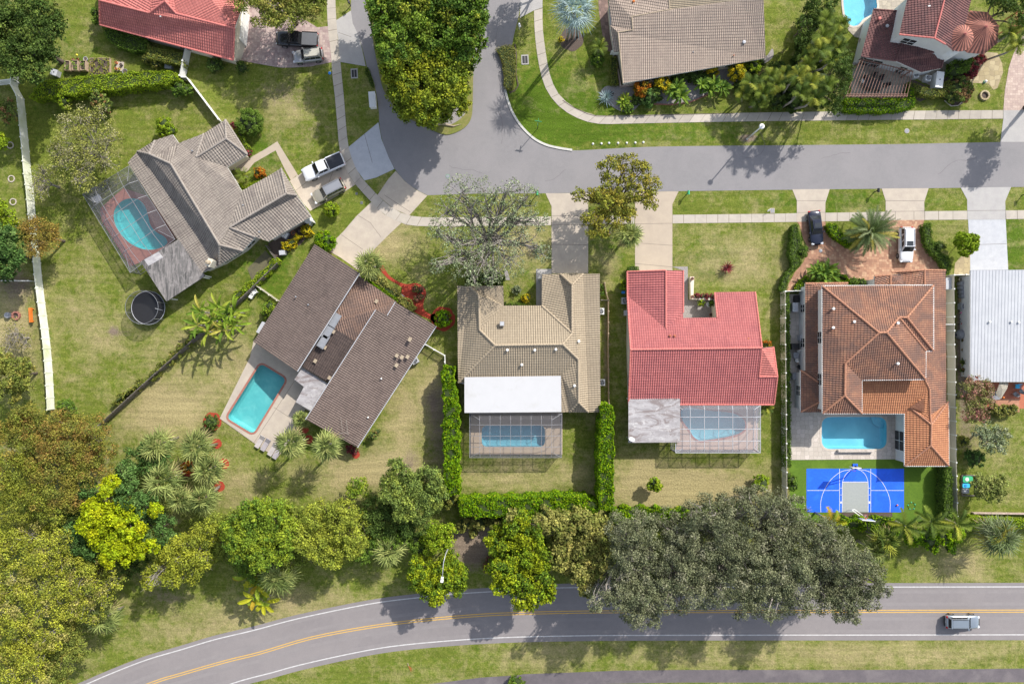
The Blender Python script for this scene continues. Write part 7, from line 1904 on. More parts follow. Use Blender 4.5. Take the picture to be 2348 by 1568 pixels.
# ------------------------------------------------------------------ cars
def paint(name, c, metal=0.3, rough=0.28):
 return pmat(name, c, tuple(x * 0.96 for x in c), 1.0, rough, metal=metal, coat=0.6, spec=0.5)
M['paint_white'] = paint('car_paint_white', (0.66, 0.67, 0.69), 0.0)
M['paint_black'] = paint('car_paint_black', (0.012, 0.012, 0.015), 0.1, 0.2)
M['paint_navy'] = paint('car_paint_navy', (0.012, 0.016, 0.035), 0.2, 0.2)
M['paint_silver'] = paint('car_paint_silver', (0.36, 0.36, 0.37), 0.5)
M['paint_tan'] = paint('car_paint_tan', (0.36, 0.33, 0.26), 0.4)
M['paint_gray'] = paint('car_paint_gray_blue', (0.26, 0.30, 0.34), 0.5)
M['paint_tanroof'] = paint('car_roof_cream', (0.44, 0.425, 0.37), 0.0)
def car(label, x, y, heading, L, Wd, H, body, kind='suv', roofmat=None, rails=False, sunroof=False, cover=False, group='parked cars'):
 t = thing({'suv': 'parked_car', 'sedan': 'parked_car', 'pickup': 'pickup_truck'}[kind], label, {'pickup': 'pickup truck'}.get(kind, 'car'), (0, 0, 0), group)
 hl, w = L / 2, Wd / 2
 zs = {'suv': 1.02, 'sedan': 0.88, 'pickup': 1.12}[kind]
 zl = 0.24 if kind != 'pickup' else 0.36
 if kind == 'pickup':
  st = [(-1.0, .90, zs - .08), (-.985, .96, zs), (-.6, 1, zs), (-.2, 1, zs), (.2, 1, zs), (.42, 1, zs), (.72, .985, zs - .02), (.90, .95, zs - .08), (.97, .87, zs - .22), (1.0, .74, zs - .34)]
 elif kind == 'suv':
  st = [(-1.0, .80, zs - .18), (-.98, .90, zs - .05), (-.88, .97, zs), (-.5, 1, zs), (0, 1, zs), (.38, 1, zs - .01), (.66, .98, zs - .06), (.86, .92, zs - .13), (.96, .80, zs - .26), (1.0, .62, zs - .38)]
 else:
  st = [(-1.0, .70, zs - .14), (-.97, .84, zs - .02), (-.85, .95, zs + .03), (-.5, 1, zs + .03), (0, 1, zs), (.4, 1, zs - .02), (.68, .97, zs - .08), (.87, .89, zs - .16), (.96, .76, zs - .26), (1.0, .58, zs - .36)]
 rings = []
 for (fx_, fw, z_) in st:
  ww = w * fw; xx = fx_ * hl
  zb = zl + (0.12 if abs(fx_) > .95 else 0)
  pr = [(-ww * .86, zb), (-ww * .98, zb + .2), (-ww, zb + .42), (-ww * .985, z_ - .16), (-ww * .93, z_ - .03), (-ww * .74, z_ + .015), (-ww * .35, z_ + .045)]
  pr = pr + [(0, z_ + .055)] + [(-a, b) for a, b in reversed(pr)]
  rings.append([Vector((xx, a, b)) for a, b in pr])
 m = len(rings[0])
 mb = MB()
 vs = [v for r in rings for v in r]; fs = []
 for i in range(len(rings) - 1):
  for k in range(m):
   k2 = (k + 1) % m
   fs.append((i * m + k2, i * m + k, (i + 1) * m + k, (i + 1) * m + k2))
 fs.append(tuple(range(m))); fs.append(tuple(reversed(range((len(rings) - 1) * m, len(rings) * m))))
 mb.add(vs, fs)
 mb.build('body', body, t, sm=True)
 cab = {'suv': (-.965, .42, -.88, .15, .87, .76), 'sedan': (-.76, .42, -.44, .07, .86, .66), 'pickup': (-.24, .46, -.16, .22, .86, .74)}[kind]
 xb0, xf0, xb1, xf1, wb, wt = cab
 z0, z1 = zs - .04, H
 B = [Vector((xb0 * hl, -w * wb, z0)), Vector((xf0 * hl, -w * wb * .95, z0)), Vector((xf0 * hl, w * wb * .95, z0)), Vector((xb0 * hl, w * wb, z0))]
 T = [Vector((xb1 * hl, -w * wt * .94, z1 - .05)), Vector((xf1 * hl, -w * wt, z1 - .03)), Vector((xf1 * hl, w * wt, z1 - .03)), Vector((xb1 * hl, w * wt * .94, z1 - .05))]
 c = MB().add(B + T, [(0, 1, 5, 4), (1, 2, 6, 5), (2, 3, 7, 6), (3, 0, 4, 7), (4, 5, 6, 7)])
 c.build('cabin', body, t)
 def pane(a, b, c_, d, u0, u1, v0, v1, nm, off=0.018, mat=M['glass']):
  def q(u, v): return a.lerp(b, u).lerp(d.lerp(c_, u), v)
  n = (b - a).cross(d - a).normalized()
  mid = (a + b + c_ + d) / 4
  if n.dot(mid - Vector((0, 0, z0 - .5)) - Vector((mid.x, 0, 0)) * 0 - Vector(((xb0 + xf0) / 2 * hl, 0, 0))) < 0: n = -n
  pts = [q(u0, v0) + n * off, q(u1, v0) + n * off, q(u1, v1) + n * off, q(u0, v1) + n * off]
  MB().add(pts, [(0, 1, 2, 3), (3, 2, 1, 0)]).build(nm, mat, t)
 pane(B[1], B[2], T[2], T[1], .05, .95, .06, .95, 'windshield')
 pane(B[3], B[0], T[0], T[3], .08, .92, .25 if kind != 'sedan' else .08, .92, 'rear_window')
 cuts = {'suv': [(.05, .30), (.33, .60), (.63, .88)], 'sedan': [(.16, .46), (.49, .82)], 'pickup': [(.06, .42), (.46, .84)]}[kind]
 for (a, b) in cuts:
  pane(B[0], B[1], T[1], T[0], a, b, .18, .90, 'side_window')
  pane(B[3], B[2], T[2], T[3], a, b, .18, .90, 'side_window')
 # roof panel
 rp = []
 for sx, sy in ((-1, -1), (1, -1), (1, 1), (-1, 1)):
  xx = (xb1 if sx < 0 else xf1) * hl; rp.append(Vector((xx, sy * w * wt * 0.97, 0)))
 rr = rrect(rp, 0.16, 4)
 ro = MB().prism(rr, z1 - .07, z1)
 ii = inset(rr if area(rr) > 0 else rr[::-1], 0.18)
 ro.prism(ii, z1 - 0.001, z1 + .025)
 ro.build('roof', roofmat or body, t)
 if sunroof:
  MB().box((hl * (xf1 - .17), 0, z1 + .035), (.62, Wd * .46, .02)).build('sunroof', M['glass'], t)
 if rails:
  for s_ in (-1, 1):
   MB().bar((xb1 * hl + .15, s_ * w * wt * .86, z1 + .06), (xf1 * hl - .15, s_ * w * wt * .86, z1 + .06), .05, .05).bar((xb1 * hl + .2, s_ * w * wt * .86, z1), (xb1 * hl + .2, s_ * w * wt * .86, z1 + .06), .05).bar((xf1 * hl - .2, s_ * w * wt * .86, z1), (xf1 * hl - .2, s_ * w * wt * .86, z1 + .06), .05).build('roof_rail', M['steel'] if rails == 1 else M['black'], t)
 if kind == 'pickup':
  MB().prism([(-.965 * hl, -w * .84), (-.25 * hl, -w * .84), (-.25 * hl, w * .84), (-.965 * hl, w * .84)], zs - .1, zs + .075).build('bed_cover', M['bed_cover'], t)
  for s_ in (-1, 1):
   MB().bar((-.97 * hl, s_ * w * .92, zs + .05), (-.25 * hl, s_ * w * .92, zs + .05), .13, .08).build('bed_rail', body, t)
 # lamps, grille, bumpers, mirrors, wipers
 for s_ in (-1, 1):
  MB().box((hl * .925, s_ * w * .70, zs - .25), (.30, .34, .14), -s_ * .35).build('headlight', M['lamp_lens'], t)
  MB().box((-hl * .975, s_ * w * .76, zs - .14), (.14, .26, .24), s_ * .12).build('taillight', M['tail'], t)
  MB().box((xf0 * hl - .32, s_ * (w + .07), zs + .02), (.14, .22, .14), 0).build('mirror', body, t)
 MB().box((hl * .99, 0, zs - .44), (.06, w * .95, .20)).build('grille', M['black'], t)
 MB().box((-hl * .985, 0, zl + .18), (.14, w * 1.5, .18)).build('rear_bumper', M['black'] if kind != 'pickup' else M['steel'], t)
 MB().box((-hl * 1.005, 0, zs - .36), (.03, .34, .12)).build('licence_plate', M['gray_light'], t)
 wr = {'suv': .36, 'sedan': .33, 'pickup': .40}[kind]
 for xx in (-.60, .62):
  for s_ in (-1, 1):
   cx_, cy_ = xx * hl, s_ * (w - .10)
   wl = MB().tube([(cx_, cy_ - .12, wr), (cx_, cy_ + .12, wr)], wr, 20).build('wheel', M['rubber'], t)
   MB().tube([(cx_, cy_ + s_ * .06, wr), (cx_, cy_ + s_ * .135, wr)], wr * .62, 12).build('rim', M['rim'], wl)
 q = W(x, y, 0.9)
 t.location = (q.x, q.y, 0)
 t.rotation_euler = (0, 0, math.radians(heading))
 return t
M['bed_cover'] = pmat('bed_cover_dark', (0.025, 0.028, 0.035), (0.02, 0.022, 0.028), 3.0, 0.5)
M['bed_cover_gray'] = pmat('bed_cover_gray', (0.12, 0.125, 0.135), None, 3.0, 0.6)
_bc = M['bed_cover']
car('white pickup truck with a black bed cover on the driveway by the gray roof', 741, 383, 180 + 23.5, 6.0, 2.0, 1.86, M['paint_white'], 'pickup')
M['bed_cover'] = M['bed_cover_gray']
car('black pickup truck half hidden under the olive tree', 681, 90, 177, 5.8, 2.0, 1.85, M['paint_black'], 'pickup')
M['bed_cover'] = _bc
car('tan SUV with roof rails parked beside the white pickup', 752, 438, 180 + 27.5, 4.75, 1.82, 1.62, M['paint_tan'], 'suv', rails=1, roofmat=M['paint_silver'])
car('small silver SUV with a cream roof on the paver driveway', 705, 127, 180 + 7, 4.15, 1.78, 1.60, M['paint_silver'], 'suv', roofmat=M['paint_tanroof'], rails=2)
car('dark navy sedan crossing the sidewalk at the paver driveway', 1872, 522, -83.5, 4.7, 1.82, 1.42, M['paint_navy'], 'sedan', sunroof=True)
car('white SUV with a dark sunroof on the orange paver driveway', 2079, 561, -90, 4.85, 1.92, 1.72, M['paint_white'], 'suv', sunroof=True, rails=1)
car('gray blue hatchback driving on the avenue', 2209, 1426, 0, 4.6, 1.85, 1.58, M['paint_gray'], 'suv', rails=2, group=None)
# ------------------------------------------------------------------ street furniture
def lamp_post():
 b = W(1713, 319)
 t = thing('street_lamp', 'white street lamp with a round head leaning over the verge', 'street lamp', (b.x, b.y, 0))
 top = W(1747, 290, 6.3)
 MB().tube([(b.x, b.y, 0), (b.x, b.y, 0.4)], [0.14, 0.11], 8).build('base', M['white'], t)
 pl_ = MB().tube([(b.x, b.y, 0.35), Vector((b.x, b.y, 0)).lerp(top, 0.5) + Vector((0, 0, 0.05)), top], [0.10, 0.09, 0.075], 8).build('pole', M['white'], t, sm=True)
 MB().lathe((top.x, top.y, 6.15), [(0.12, 0), (0.34, 0.05), (0.36, 0.14), (0.22, 0.24), (0.1, 0.30)], 18).build('lamp_head', M['white'], t, sm=True)
 MB().lathe((top.x, top.y, 6.43), [(0.1, 0), (0.1, 0.06), (0.02, 0.08)], 10).build('photocell', M['gray'], t)
lamp_post()
b = W(1033, 1243)
t = thing('street_lamp', 'tall curved arm lamp rising between trees toward the avenue', 'street lamp', (b.x, b.y, 0))
p0 = W(*D('13', 1690, 425), 8.0); p1 = W(*D('13', 1672, 500), 8.5); p2 = W(*D('13', 1663, 620), 8.7)
MB().tube([(b.x, b.y, 0), Vector((b.x, b.y, 0)).lerp(p0, 0.5), p0], [0.14, 0.11, 0.06], 8).build('pole', M['alu'], t, sm=True)
MB().tube([p0, p0.lerp(p1, 0.6) + Vector((0, 0, 0.15)), p1, p1.lerp(p2, 0.5) + Vector((0, 0, 0.05)), p2], [0.05, 0.045, 0.04, 0.035, 0.035], 7).build('arm', M['gray_light'], t, sm=True)
q = W(*D('13', 1660, 645), 8.7)
o = MB().box((q.x, q.y, 8.68), (0.30, 0.72, 0.14), math.radians(-8)).box((q.x, q.y - 0.12, 8.76), (0.36, 0.34, 0.06), math.radians(-8)).build('lamp_head', M['white'], t)
MB().lathe((q.x, q.y + 0.1, 8.79), [(0.06, 0), (0.06, 0.08), (0.01, 0.1)], 8).build('photocell', M['gray'], o)
def mailbox(label, x, y, mat, rz=0.0):
 b = W(x, y)
 t = thing('mailbox', label, 'mailbox', (b.x, b.y, 0), 'mailboxes along the street')
 MB().box((b.x, b.y, 0.55), (0.1, 0.1, 1.1)).box((b.x, b.y, 1.08), (0.36, 0.12, 0.06), rz).build('post', M[mat], t)
 bx = MB()
 a = Vector((math.cos(rz + math.pi / 2), math.sin(rz + math.pi / 2), 0)) * 0.27
 bx.tube([Vector((b.x, b.y, 1.24)) - a, Vector((b.x, b.y, 1.24)) + a], 0.14, 10).box((b.x, b.y, 1.17), (0.28, 0.54, 0.14), rz)
 o = bx.build('box', M[mat], t)
 MB().box((b.x + 0.17, b.y, 1.34), (0.02, 0.05, 0.16), rz).build('flag', M['red'], o)
mailbox('dark mailbox at the top end of the left sidewalk', 804, 14, 'black', 0.4)
mailbox('white and black mailbox beside the side street near the top edge', 1191, 68, 'white', 0.3)
mailbox('dark green mailbox by the driveway of the beige house', 1231, 447, 'green')
mailbox('green mailbox right of the red house driveway', 1574, 446, 'green')
mailbox('black mailbox between the two aprons of the paver driveway', 2004, 441, 'black')
mailbox('dark mailbox at the right edge by the street', 2344, 448, 'black')
b = W(1232, 296)
t = thing('street_sign', 'thin dark street name sign post on the curved corner verge', 'street sign', (b.x, b.y, 0))
MB().tube([(b.x, b.y, 0), (b.x, b.y, 3.3)], 0.045, 8).build('post', M['black'], t)
MB().box((b.x, b.y, 3.05), (0.03, 0.95, 0.22), -0.15).build('sign_blade', M['green'], t)
MB().box((b.x, b.y, 3.3), (0.95, 0.03, 0.22), -0.15).build('sign_blade', M['green'], t)
b = W(*D('31', 78, 392))
t = thing('notice_sign', 'small white notice sign leaning beside the utility box lid', 'sign', (b.x, b.y, 0))
MB().box((b.x, b.y, 0.3), (0.04, 0.04, 0.6)).build('stake', M['steel'], t)
MB().box((b.x, b.y, 0.62), (0.45, 0.04, 0.36), 0.5, tilt=Matrix.Rotation(-0.5, 3, 'X')).build('board', M['white'], t)
def slab_item(name, label, cat, x, y, sx, sy, h, mats, rz=0, inner=None, round_=False, group=None):
 q = W(x, y)
 t = thing(name, label, cat, (q.x, q.y, 0), group)
 if round_:
  MB().lathe((q.x, q.y, 0), [(sx / 2, 0), (sx / 2, h), (sx / 2 * 0.85, h + 0.01)], 18).build('frame', M[mats[0]], t)
  MB().lathe((q.x, q.y, 0), [(sx / 2 * 0.8, h), (sx / 2 * 0.8, h + 0.02)], 18).build('lid', M[mats[1]], t)
 else:
  MB().box((q.x, q.y, h / 2), (sx, sy, h), rz).build('frame', M[mats[0]], t)
  m_ = MB().box((q.x, q.y, h + 0.008), (sx * 0.72, sy * 0.76, 0.016), rz)
  m_.build('grate', M[mats[1]], t)
  R_ = Matrix.Rotation(rz, 3, 'Z')
  c = Vector((q.x, q.y, h + 0.02))
  MB().bar(c - R_ @ Vector((0, sy * 0.38, 0)), c + R_ @ Vector((0, sy * 0.38, 0)), 0.05, 0.02, ).build('grate_bar', M[mats[0]], t)
 return t
slab_item('storm_drain', 'storm drain grate in the shaded verge by the left sidewalk', 'drain', *D('10', 885, 652), 0.95, 1.35, 0.05, ('concrete_cool', 'black'), 0.05)
slab_item('storm_drain', 'storm drain grate on the corner lawn below the street planter', 'drain', *D('20', 148, 530), 1.0, 1.35, 0.05, ('concrete_cool', 'black'), 0.05)
slab_item('manhole_cover', 'round manhole cover in the verge below the maroon house', 'manhole cover', *D('30', 1310, 1158), 0.7, 0.7, 0.03, ('concrete', 'gray'), round_=True)
slab_item('manhole_cover', 'green sprayed manhole cover in the street bend', 'manhole cover', *D('11', 1710, 85), 0.6, 0.6, 0.025, ('green_paint', 'gray'), round_=True)
slab_item('valve_cover', 'square concrete utility lid beside the notice sign', 'utility cover', *D('31', 122, 388), 0.6, 0.7, 0.06, ('concrete', 'gray'))
slab_item('valve_cover', 'round gray lid in the paver driveway near the dark sedan', 'utility cover', *D('31', 548, 742), 0.5, 0.5, 0.035, ('gray', 'gray_light'), round_=True)
slab_item('valve_cover', 'blue utility lid beside the left sidewalk', 'utility cover', *D('10', 668, 648), 0.42, 0.42, 0.04, ('blue', 'blue'), round_=True)
slab_item('valve_cover', 'dark lid in the lawn nearest the round clipped bush', 'utility cover', *D('11', 950, 318), 0.32, 0.36, 0.04, ('gray', 'black'))
slab_item('valve_cover', 'dark lid in the shaded lawn closer to the tan SUV', 'utility cover', *D('11', 905, 237), 0.3, 0.3, 0.04, ('gray', 'black'))
ord_ = ['first', 'second', 'third', 'fourth', 'fifth', 'sixth', 'last']
for i, (x, y) in enumerate(((748, 1273), (823, 1271), (890, 1266), (970, 1266), (1047, 1265), (1122, 1263), (1193, 1259))):
 q = W(*D('20', x, y))
 tag(MB().lathe((q.x, q.y, 0), [(0.15, 0), (0.16, 0.06), (0.12, 0.14), (0.05, 0.18), (0.005, 0.19)], 14).build('verge_marker', M['white'], sm=True),
  'white dome marker on the street verge, %s from the curb end' % ord_[i], 'marker', 'white dome markers on the verge')
q = W(*D('10', 1055, 900))
t = thing('utility_cabinet', 'long white utility cabinet standing on the verge in tree shade', 'utility cabinet', (q.x, q.y, 0))
MB().box((q.x, q.y, 0.45), (0.82, 2.05, 0.9), 0.08).build('housing', M['white'], t)
MB().box((q.x, q.y, 0.93), (0.92, 2.15, 0.06), 0.08).box((q.x + .05, q.y - 0.2, 0.97), (0.7, 0.9, 0.03), 0.08).build('lid', M['white_wall'], t)
# ------------------------------------------------------------------ machines, vessels, furniture
def ac_unit(label, x, y, s=0.85, h=0.85, rz=0.0, mat='gray_light'):
 q = W(x, y, h)
 t = thing('air_conditioner', label, 'air conditioner', (q.x, q.y, 0), 'outdoor air conditioners')
 MB().box((q.x, q.y, h / 2), (s, s, h), rz).build('housing', M[mat], t)
 MB().lathe((q.x, q.y, h), [(s * 0.40, 0), (s * 0.40, 0.02), (s * .36, 0.025)], 18).build('fan_opening', M['black'], t)
 f = MB()
 for k in range(4):
  a = rz + k * math.pi / 2 + 0.4
  f.bar((q.x, q.y, h + 0.04), (q.x + math.cos(a) * s * 0.36, q.y + math.sin(a) * s * 0.36, h + 0.04), 0.14, 0.02)
 f.build('fan', M['gray'], t)
 g = MB()
 for r_ in (0.12, 0.24, 0.36):
  g.tube([(q.x + math.cos(a / 16 * 6.2832) * r_ * s / 0.85, q.y + math.sin(a / 16 * 6.2832) * r_ * s / 0.85, h + 0.07) for a in range(17)], 0.012, 4, cap=False)
 for k in range(3):
  a = rz + k * math.pi / 3
  g.bar((q.x - math.cos(a) * s * .4, q.y - math.sin(a) * s * .4, h + 0.07), (q.x + math.cos(a) * s * .4, q.y + math.sin(a) * s * .4, h + 0.07), 0.02)
 g.build('guard', M['steel'], t)
ac_unit('air conditioner on a pale pad left of the red roof', *D('21', 1032, 1182))
ac_unit('air conditioner right of the beige roof near the front', *D('21', 820, 1275), mat='white')
ac_unit('air conditioner right of the beige roof near the back', *D('22', 828, 430), mat='white')
ac_unit('air conditioner beside the lower right eave of the brown roof', *D('12', 1418, 237), rz=0.5)
ac_unit('white air conditioner nearest the pergola', *D('30', 1394, 662), s=0.75, rz=0.1, mat='white')
ac_unit('white air conditioner between the pergola and the generator', *D('30', 1502, 690), s=0.75, rz=-0.15, mat='white')
ac_unit('air conditioner between the gray barrels and the toys', *D('31', 1822, 1230))
def box_machine(name, label, cat, x, y, sx, sy, h, rz, mat, lid=None, knob=True):
 q = W(x, y, h)
 t = thing(name, label, cat, (q.x, q.y, 0))
 MB().box((q.x, q.y, h / 2), (sx, sy, h), rz).build('housing', M[mat], t)
 MB().box((q.x, q.y, h + 0.03), (sx * 1.06, sy * 1.04, 0.06), rz).build('lid', M[lid or mat], t)
 if knob: MB().lathe((q.x, q.y, h + 0.06), [(0.08, 0), (0.08, 0.05), (0.02, 0.07)], 10).build('vent_cap', M['black'], t)
 return t
box_machine('generator', 'large white generator with a pitched end near the maroon house', 'generator', *D('30', 1600, 705), 0.95, 2.1, 1.3, -0.12, 'white', 'white')
box_machine('water_tank', 'gray machine at the upper fence corner of the orange house', 'machine', *D('31', 1680, 1030), 0.8, 1.5, 1.2, 0, 'gray_light', 'gray_light', False)
box_machine('equipment_box', 'pale gray box lower on the orange house wall', 'machine', *D('31', 385, 1510), 0.55, 0.8, 1.0, 0, 'gray_light', None, False)
box_machine('equipment_box', 'small white box by the red house air conditioner', 'machine', *D('21', 1040, 1290), 0.4, 0.7, 0.8, 0, 'gray_light', None, False)
box_machine('equipment_box', 'blue bin between shrub pots and the red house wall', 'bin', *D('21', 1018, 1108), 0.4, 0.3, 0.6, 0, 'blue', None, False)
box_machine('equipment_box', 'white utility box at the corner of the gray roof', 'machine', *D('11', 485, 478), 0.8, 0.9, 0.9, -0.5, 'gray_light', 'white', False)
box_machine('storage_box', 'gray box attached to the left side of the brown roofed house', 'machine', *D('11', 60, 1420), 0.5, 1.6, 1.2, -0.52, 'gray_light', None, False)
box_machine('waste_bin', 'light gray bin standing on grass beside the gray house walk', 'bin', *D('11', 247, 757), 0.75, 0.6, 0.9, 0.1, 'gray_light', None, False)
box_machine('storage_box', 'dark box in shade by the white fence of the coral house', 'box', *D('00', 1485, 590), 0.9, 0.55, 0.6, -0.1, 'gray', None, False)
def barrel(label, x, y, r, h, mat, mlid=None, name='rain_barrel', cat='barrel', group='row of gray barrels'):
 q = W(x, y, h)
 t = thing(name, label, cat, (q.x, q.y, 0), group)
 MB().lathe((q.x, q.y, 0), [(r * .85, 0), (r, h * .3), (r, h * .7), (r * .9, h)], 18).build('body', M[mat], t, sm=True)
 MB().lathe((q.x, q.y, h), [(r * .95, 0), (r * .95, .04), (r * .3, .09), (0.01, .1)], 18).build('lid', M[mlid or mat], t)
for i, (x, y) in enumerate(((1802, 1030), (1805, 1066), (1812, 1103), (1814, 1138))):
 barrel('gray barrel by the white metal roof, %s from the street' % ord_[i], *D('31', x, y), 0.33, 0.9, 'gray')
barrel('small beige pot above the row of gray barrels', *D('31', 1792, 995), 0.2, 0.45, 'cream_wall', 'black', 'plant_pot', 'pot', None)
box_machine('cardboard_box', 'small tan box below the gray barrels', 'box', *D('31', 1797, 1178), 0.5, 0.5, 0.3, 0, 'wood_new', None, False)
q = W(*D('31', 1808, 1480), 0.8)
t = thing('covered_grill', 'bulky gray covered grill against the white roofed house wall', 'grill', (q.x, q.y, 0))
MB().lathe((q.x, q.y, 0), [(0.68, 0), (0.66, 0.5), (0.5, 0.85), (0.15, 0.98), (0.01, 1.0)], 9).build('cover', M['gray'], t)
MB().box((q.x - .75, q.y - .1, 0.35), (0.3, 0.2, 0.1), 0.4).build('handle', M['black'], t)
# little bikes and toys by the wall
def tricycle(label, x, y, c1, c2, rz):
 q = W(*D('31', x, y))
 t = thing('tricycle', label, 'tricycle', (0, 0, 0), 'small bikes by the wall')
 f = MB().tube([(-0.25, 0, 0.2), (0.05, 0, 0.28), (0.28, 0, 0.5), (0.34, 0, 0.16)], 0.045, 6).bar((0.3, -0.2, 0.52), (0.3, 0.2, 0.52), 0.05)
 f.build('frame', M[c1], t)
 MB().box((-0.12, 0, 0.36), (0.24, 0.2, 0.1)).build('seat', M[c2], t)
 for (a, b_, r_) in ((0.34, 0, .17), (-0.25, -0.2, .12), (-0.25, 0.2, .12)):
  MB().tube([(a, b_ - .03, r_), (a, b_ + .03, r_)], r_, 12).build('wheel', M['rubber'], t)
 t.location = (q.x, q.y, 0); t.rotation_euler = (0, 0, rz)
tricycle('pink tricycle at the top of the toy row', 1785, 1285, 'pink', 'pink', 0.4)
tricycle('pink and white scooter bike second in the toy row', 1808, 1300, 'pink', 'white', 1.9)
tricycle('blue and white bike in the middle of the toy row', 1808, 1330, 'blue', 'white', 2.6)
tricycle('dark blue bike with a pale seat in the toy row', 1793, 1352, 'blue', 'gray_light', 0.2)
tricycle('magenta bike low in the toy row', 1785, 1378, 'pink', 'red', 1.2)
tricycle('white and black bike at the bottom of the toy row', 1810, 1405, 'white', 'blue', 2.2)
# pergola with table and chairs
t0 = W(*D('30', 1060, 700), 0)
t = thing('pergola', 'red brown slatted pergola below the maroon tiled roof', 'pergola', (t0.x, t0.y, 0))
z = 2.6
for i in range(20):
 f = i / 19
 a = W(*D('30', 905 + (1365 - 905) * f, 515 + (625 - 515) * f), z + 0.1)
 b = W(*D('30', 770 + (1308 - 770) * f, 862), z + 0.1)
 MB().bar(a, b, 0.05, 0.07).build('slat', M['redwood'], t)
for yy in (835, 850):
 MB().bar(W(*D('30', 760, yy), z - 0.06), W(*D('30', 1315, yy), z - 0.06), 0.08, 0.16).build('beam', M['redwood'], t)
MB().bar(W(*D('30', 905, 525), z - 0.06), W(*D('30', 1365, 635), z - 0.06), 0.08, 0.16).build('beam', M['redwood'], t)
for (x, y) in ((775, 845), (945, 845), (1120, 845), (1305, 845), (920, 535), (1350, 625)):
 p = W(*D('30', x, y), z - 0.1)
 MB().box((p.x, p.y, (z - .1) / 2), (0.14, 0.14, z - .1)).build('post', M['redwood'], t)
def chair(label, x, y, rz, mat, t_='30', name='patio_chair', s=0.5, group='patio chairs'):
 q = W(*D(t_, x, y))
 t = thing(name, label, 'chair', (0, 0, 0), group)
 MB().box((0, 0, 0.43), (s, s, 0.06)).build('seat', M[mat], t)
 MB().box((-s * .5, 0, 0.7), (0.06, s, 0.55), 0, tilt=Matrix.Rotation(-0.15, 3, 'Y')).build('backrest', M[mat], t)
 for a in (-1, 1):
  for b_ in (-1, 1):
   MB().bar((a * s * .42, b_ * s * .42, 0), (a * s * .42, b_ * s * .42, 0.42), 0.045).build('leg', M[mat], t)
  MB().bar((-s * .45, a * s * .52, 0.62), (s * .4, a * s * .52, 0.62), 0.05).build('armrest', M[mat], t)
 t.location = (q.x, q.y, 0); t.rotation_euler = (0, 0, rz)
def table(label, x, y, sx, sy, h, mat, rz=0, t_='30', round_=False, legmat=None):
 q = W(*D(t_, x, y), h)
 t = thing('table', label, 'table', (0, 0, 0))
 if round_: MB().lathe((0, 0, h - .04), [(sx / 2, 0), (sx / 2, 0.05), (sx / 2 * .9, 0.06)], 20).build('tabletop', M[mat], t)
 else: MB().box((0, 0, h - .02), (sx, sy, 0.06)).build('tabletop', M[mat], t)
 for a in (-1, 1):
  for b_ in (-1, 1):
   k = 0.3 if round_ else 0.44
   MB().bar((a * sx * k, b_ * sy * k, 0), (a * sx * k, b_ * sy * k, h - .04), 0.05).build('leg', M[legmat or mat], t)
 t.location = (q.x, q.y, 0); t.rotation_euler = (0, 0, rz)
table('dark oval dining table in the shade of the pergola', 1010, 740, 2.2, 1.4, 0.74, 'black', -0.2)
for i, (x, y, r_) in enumerate(((930, 700, 0), (1010, 680, -1.6), (1070, 700, -1.7), (960, 790, 1.5), (1040, 800, 1.5), (1115, 760, 3.1))):
 chair('dark chair %s around the pergola table, counted from the left wall' % ord_[i], x, y, r_, 'black')
chair('pale chair at the left end under the pergola', 905, 730, 0.3, 'white')
chair('white folding lounge frame inside the dark pool cage', 880, 285, 0.6, 'white', '01', 'lounge_chair', 0.9)
chair('white plastic chair by the brown house lawn, upper one', 2262, 1105, 2.2, 'white', '01', 'garden_chair', 0.6, 'white garden chairs')
chair('white plastic chair by the brown house lawn, lower one', 2232, 1142, 2.6, 'white', '01', 'garden_chair', 0.6, 'white garden chairs')
for i, (x, y) in enumerate(((2175, 1240), (2248, 530), (2300, 505))):
 if i: chair('gray patio chair on the terracotta patio, %s' % ('left one' if i == 1 else 'right one'), x, y, 2.2, 'gray', '32')
q = W(*D('32', 2155, 490), 2.3)
t = thing('patio_umbrella', 'beige folded cantilever umbrella tilted over the gray patio table', 'umbrella', (q.x, q.y, 0))
MB().tube([(q.x, q.y, 0), (q.x, q.y, 2.2)], 0.04, 8).build('pole', M['steel'], t)
cp = [W(*D('32', x, y), zz) for x, y, zz in ((2130, 430, 2.5), (2208, 432, 2.4), (2198, 480, 2.35), (2140, 575, 2.1), (2105, 545, 2.2), (2098, 520, 2.3))]
ap = W(*D('32', 2155, 490), 2.55)
MB().add(cp + [ap], [(i, (i + 1) % 6, 6) for i in range(6)] + [((i + 1) % 6, i, 6) for i in range(6)]).build('canopy', M['cream_fence'], t)
table('gray patio table partly under the beige umbrella', 2085, 545, 1.4, 1.2, 0.74, 'gray', 0.1, '32')
chair('turquoise folding chair at the white roof edge', 2268, 462, -1.6, 'cyan', '32', 'folding_chair', 0.6, None)
q = W(*D('32', 2140, 560), 0.4)
tag(MB().lathe((q.x, q.y, 0.76), [(0.12, 0), (0.14, 0.2), (0.09, 0.26), (0.02, 0.28)], 12).build('bucket', M['orange']), 'orange bucket beside the gray patio table', 'bucket')
tag(MB().prism(WP("@32 2075,575 2300,573 2302,690 2020,665"), 0.02, 0.07).build('patio_mat', M['ridge_orange']), 'bright orange mat at the lower end of the terracotta patio', 'mat')
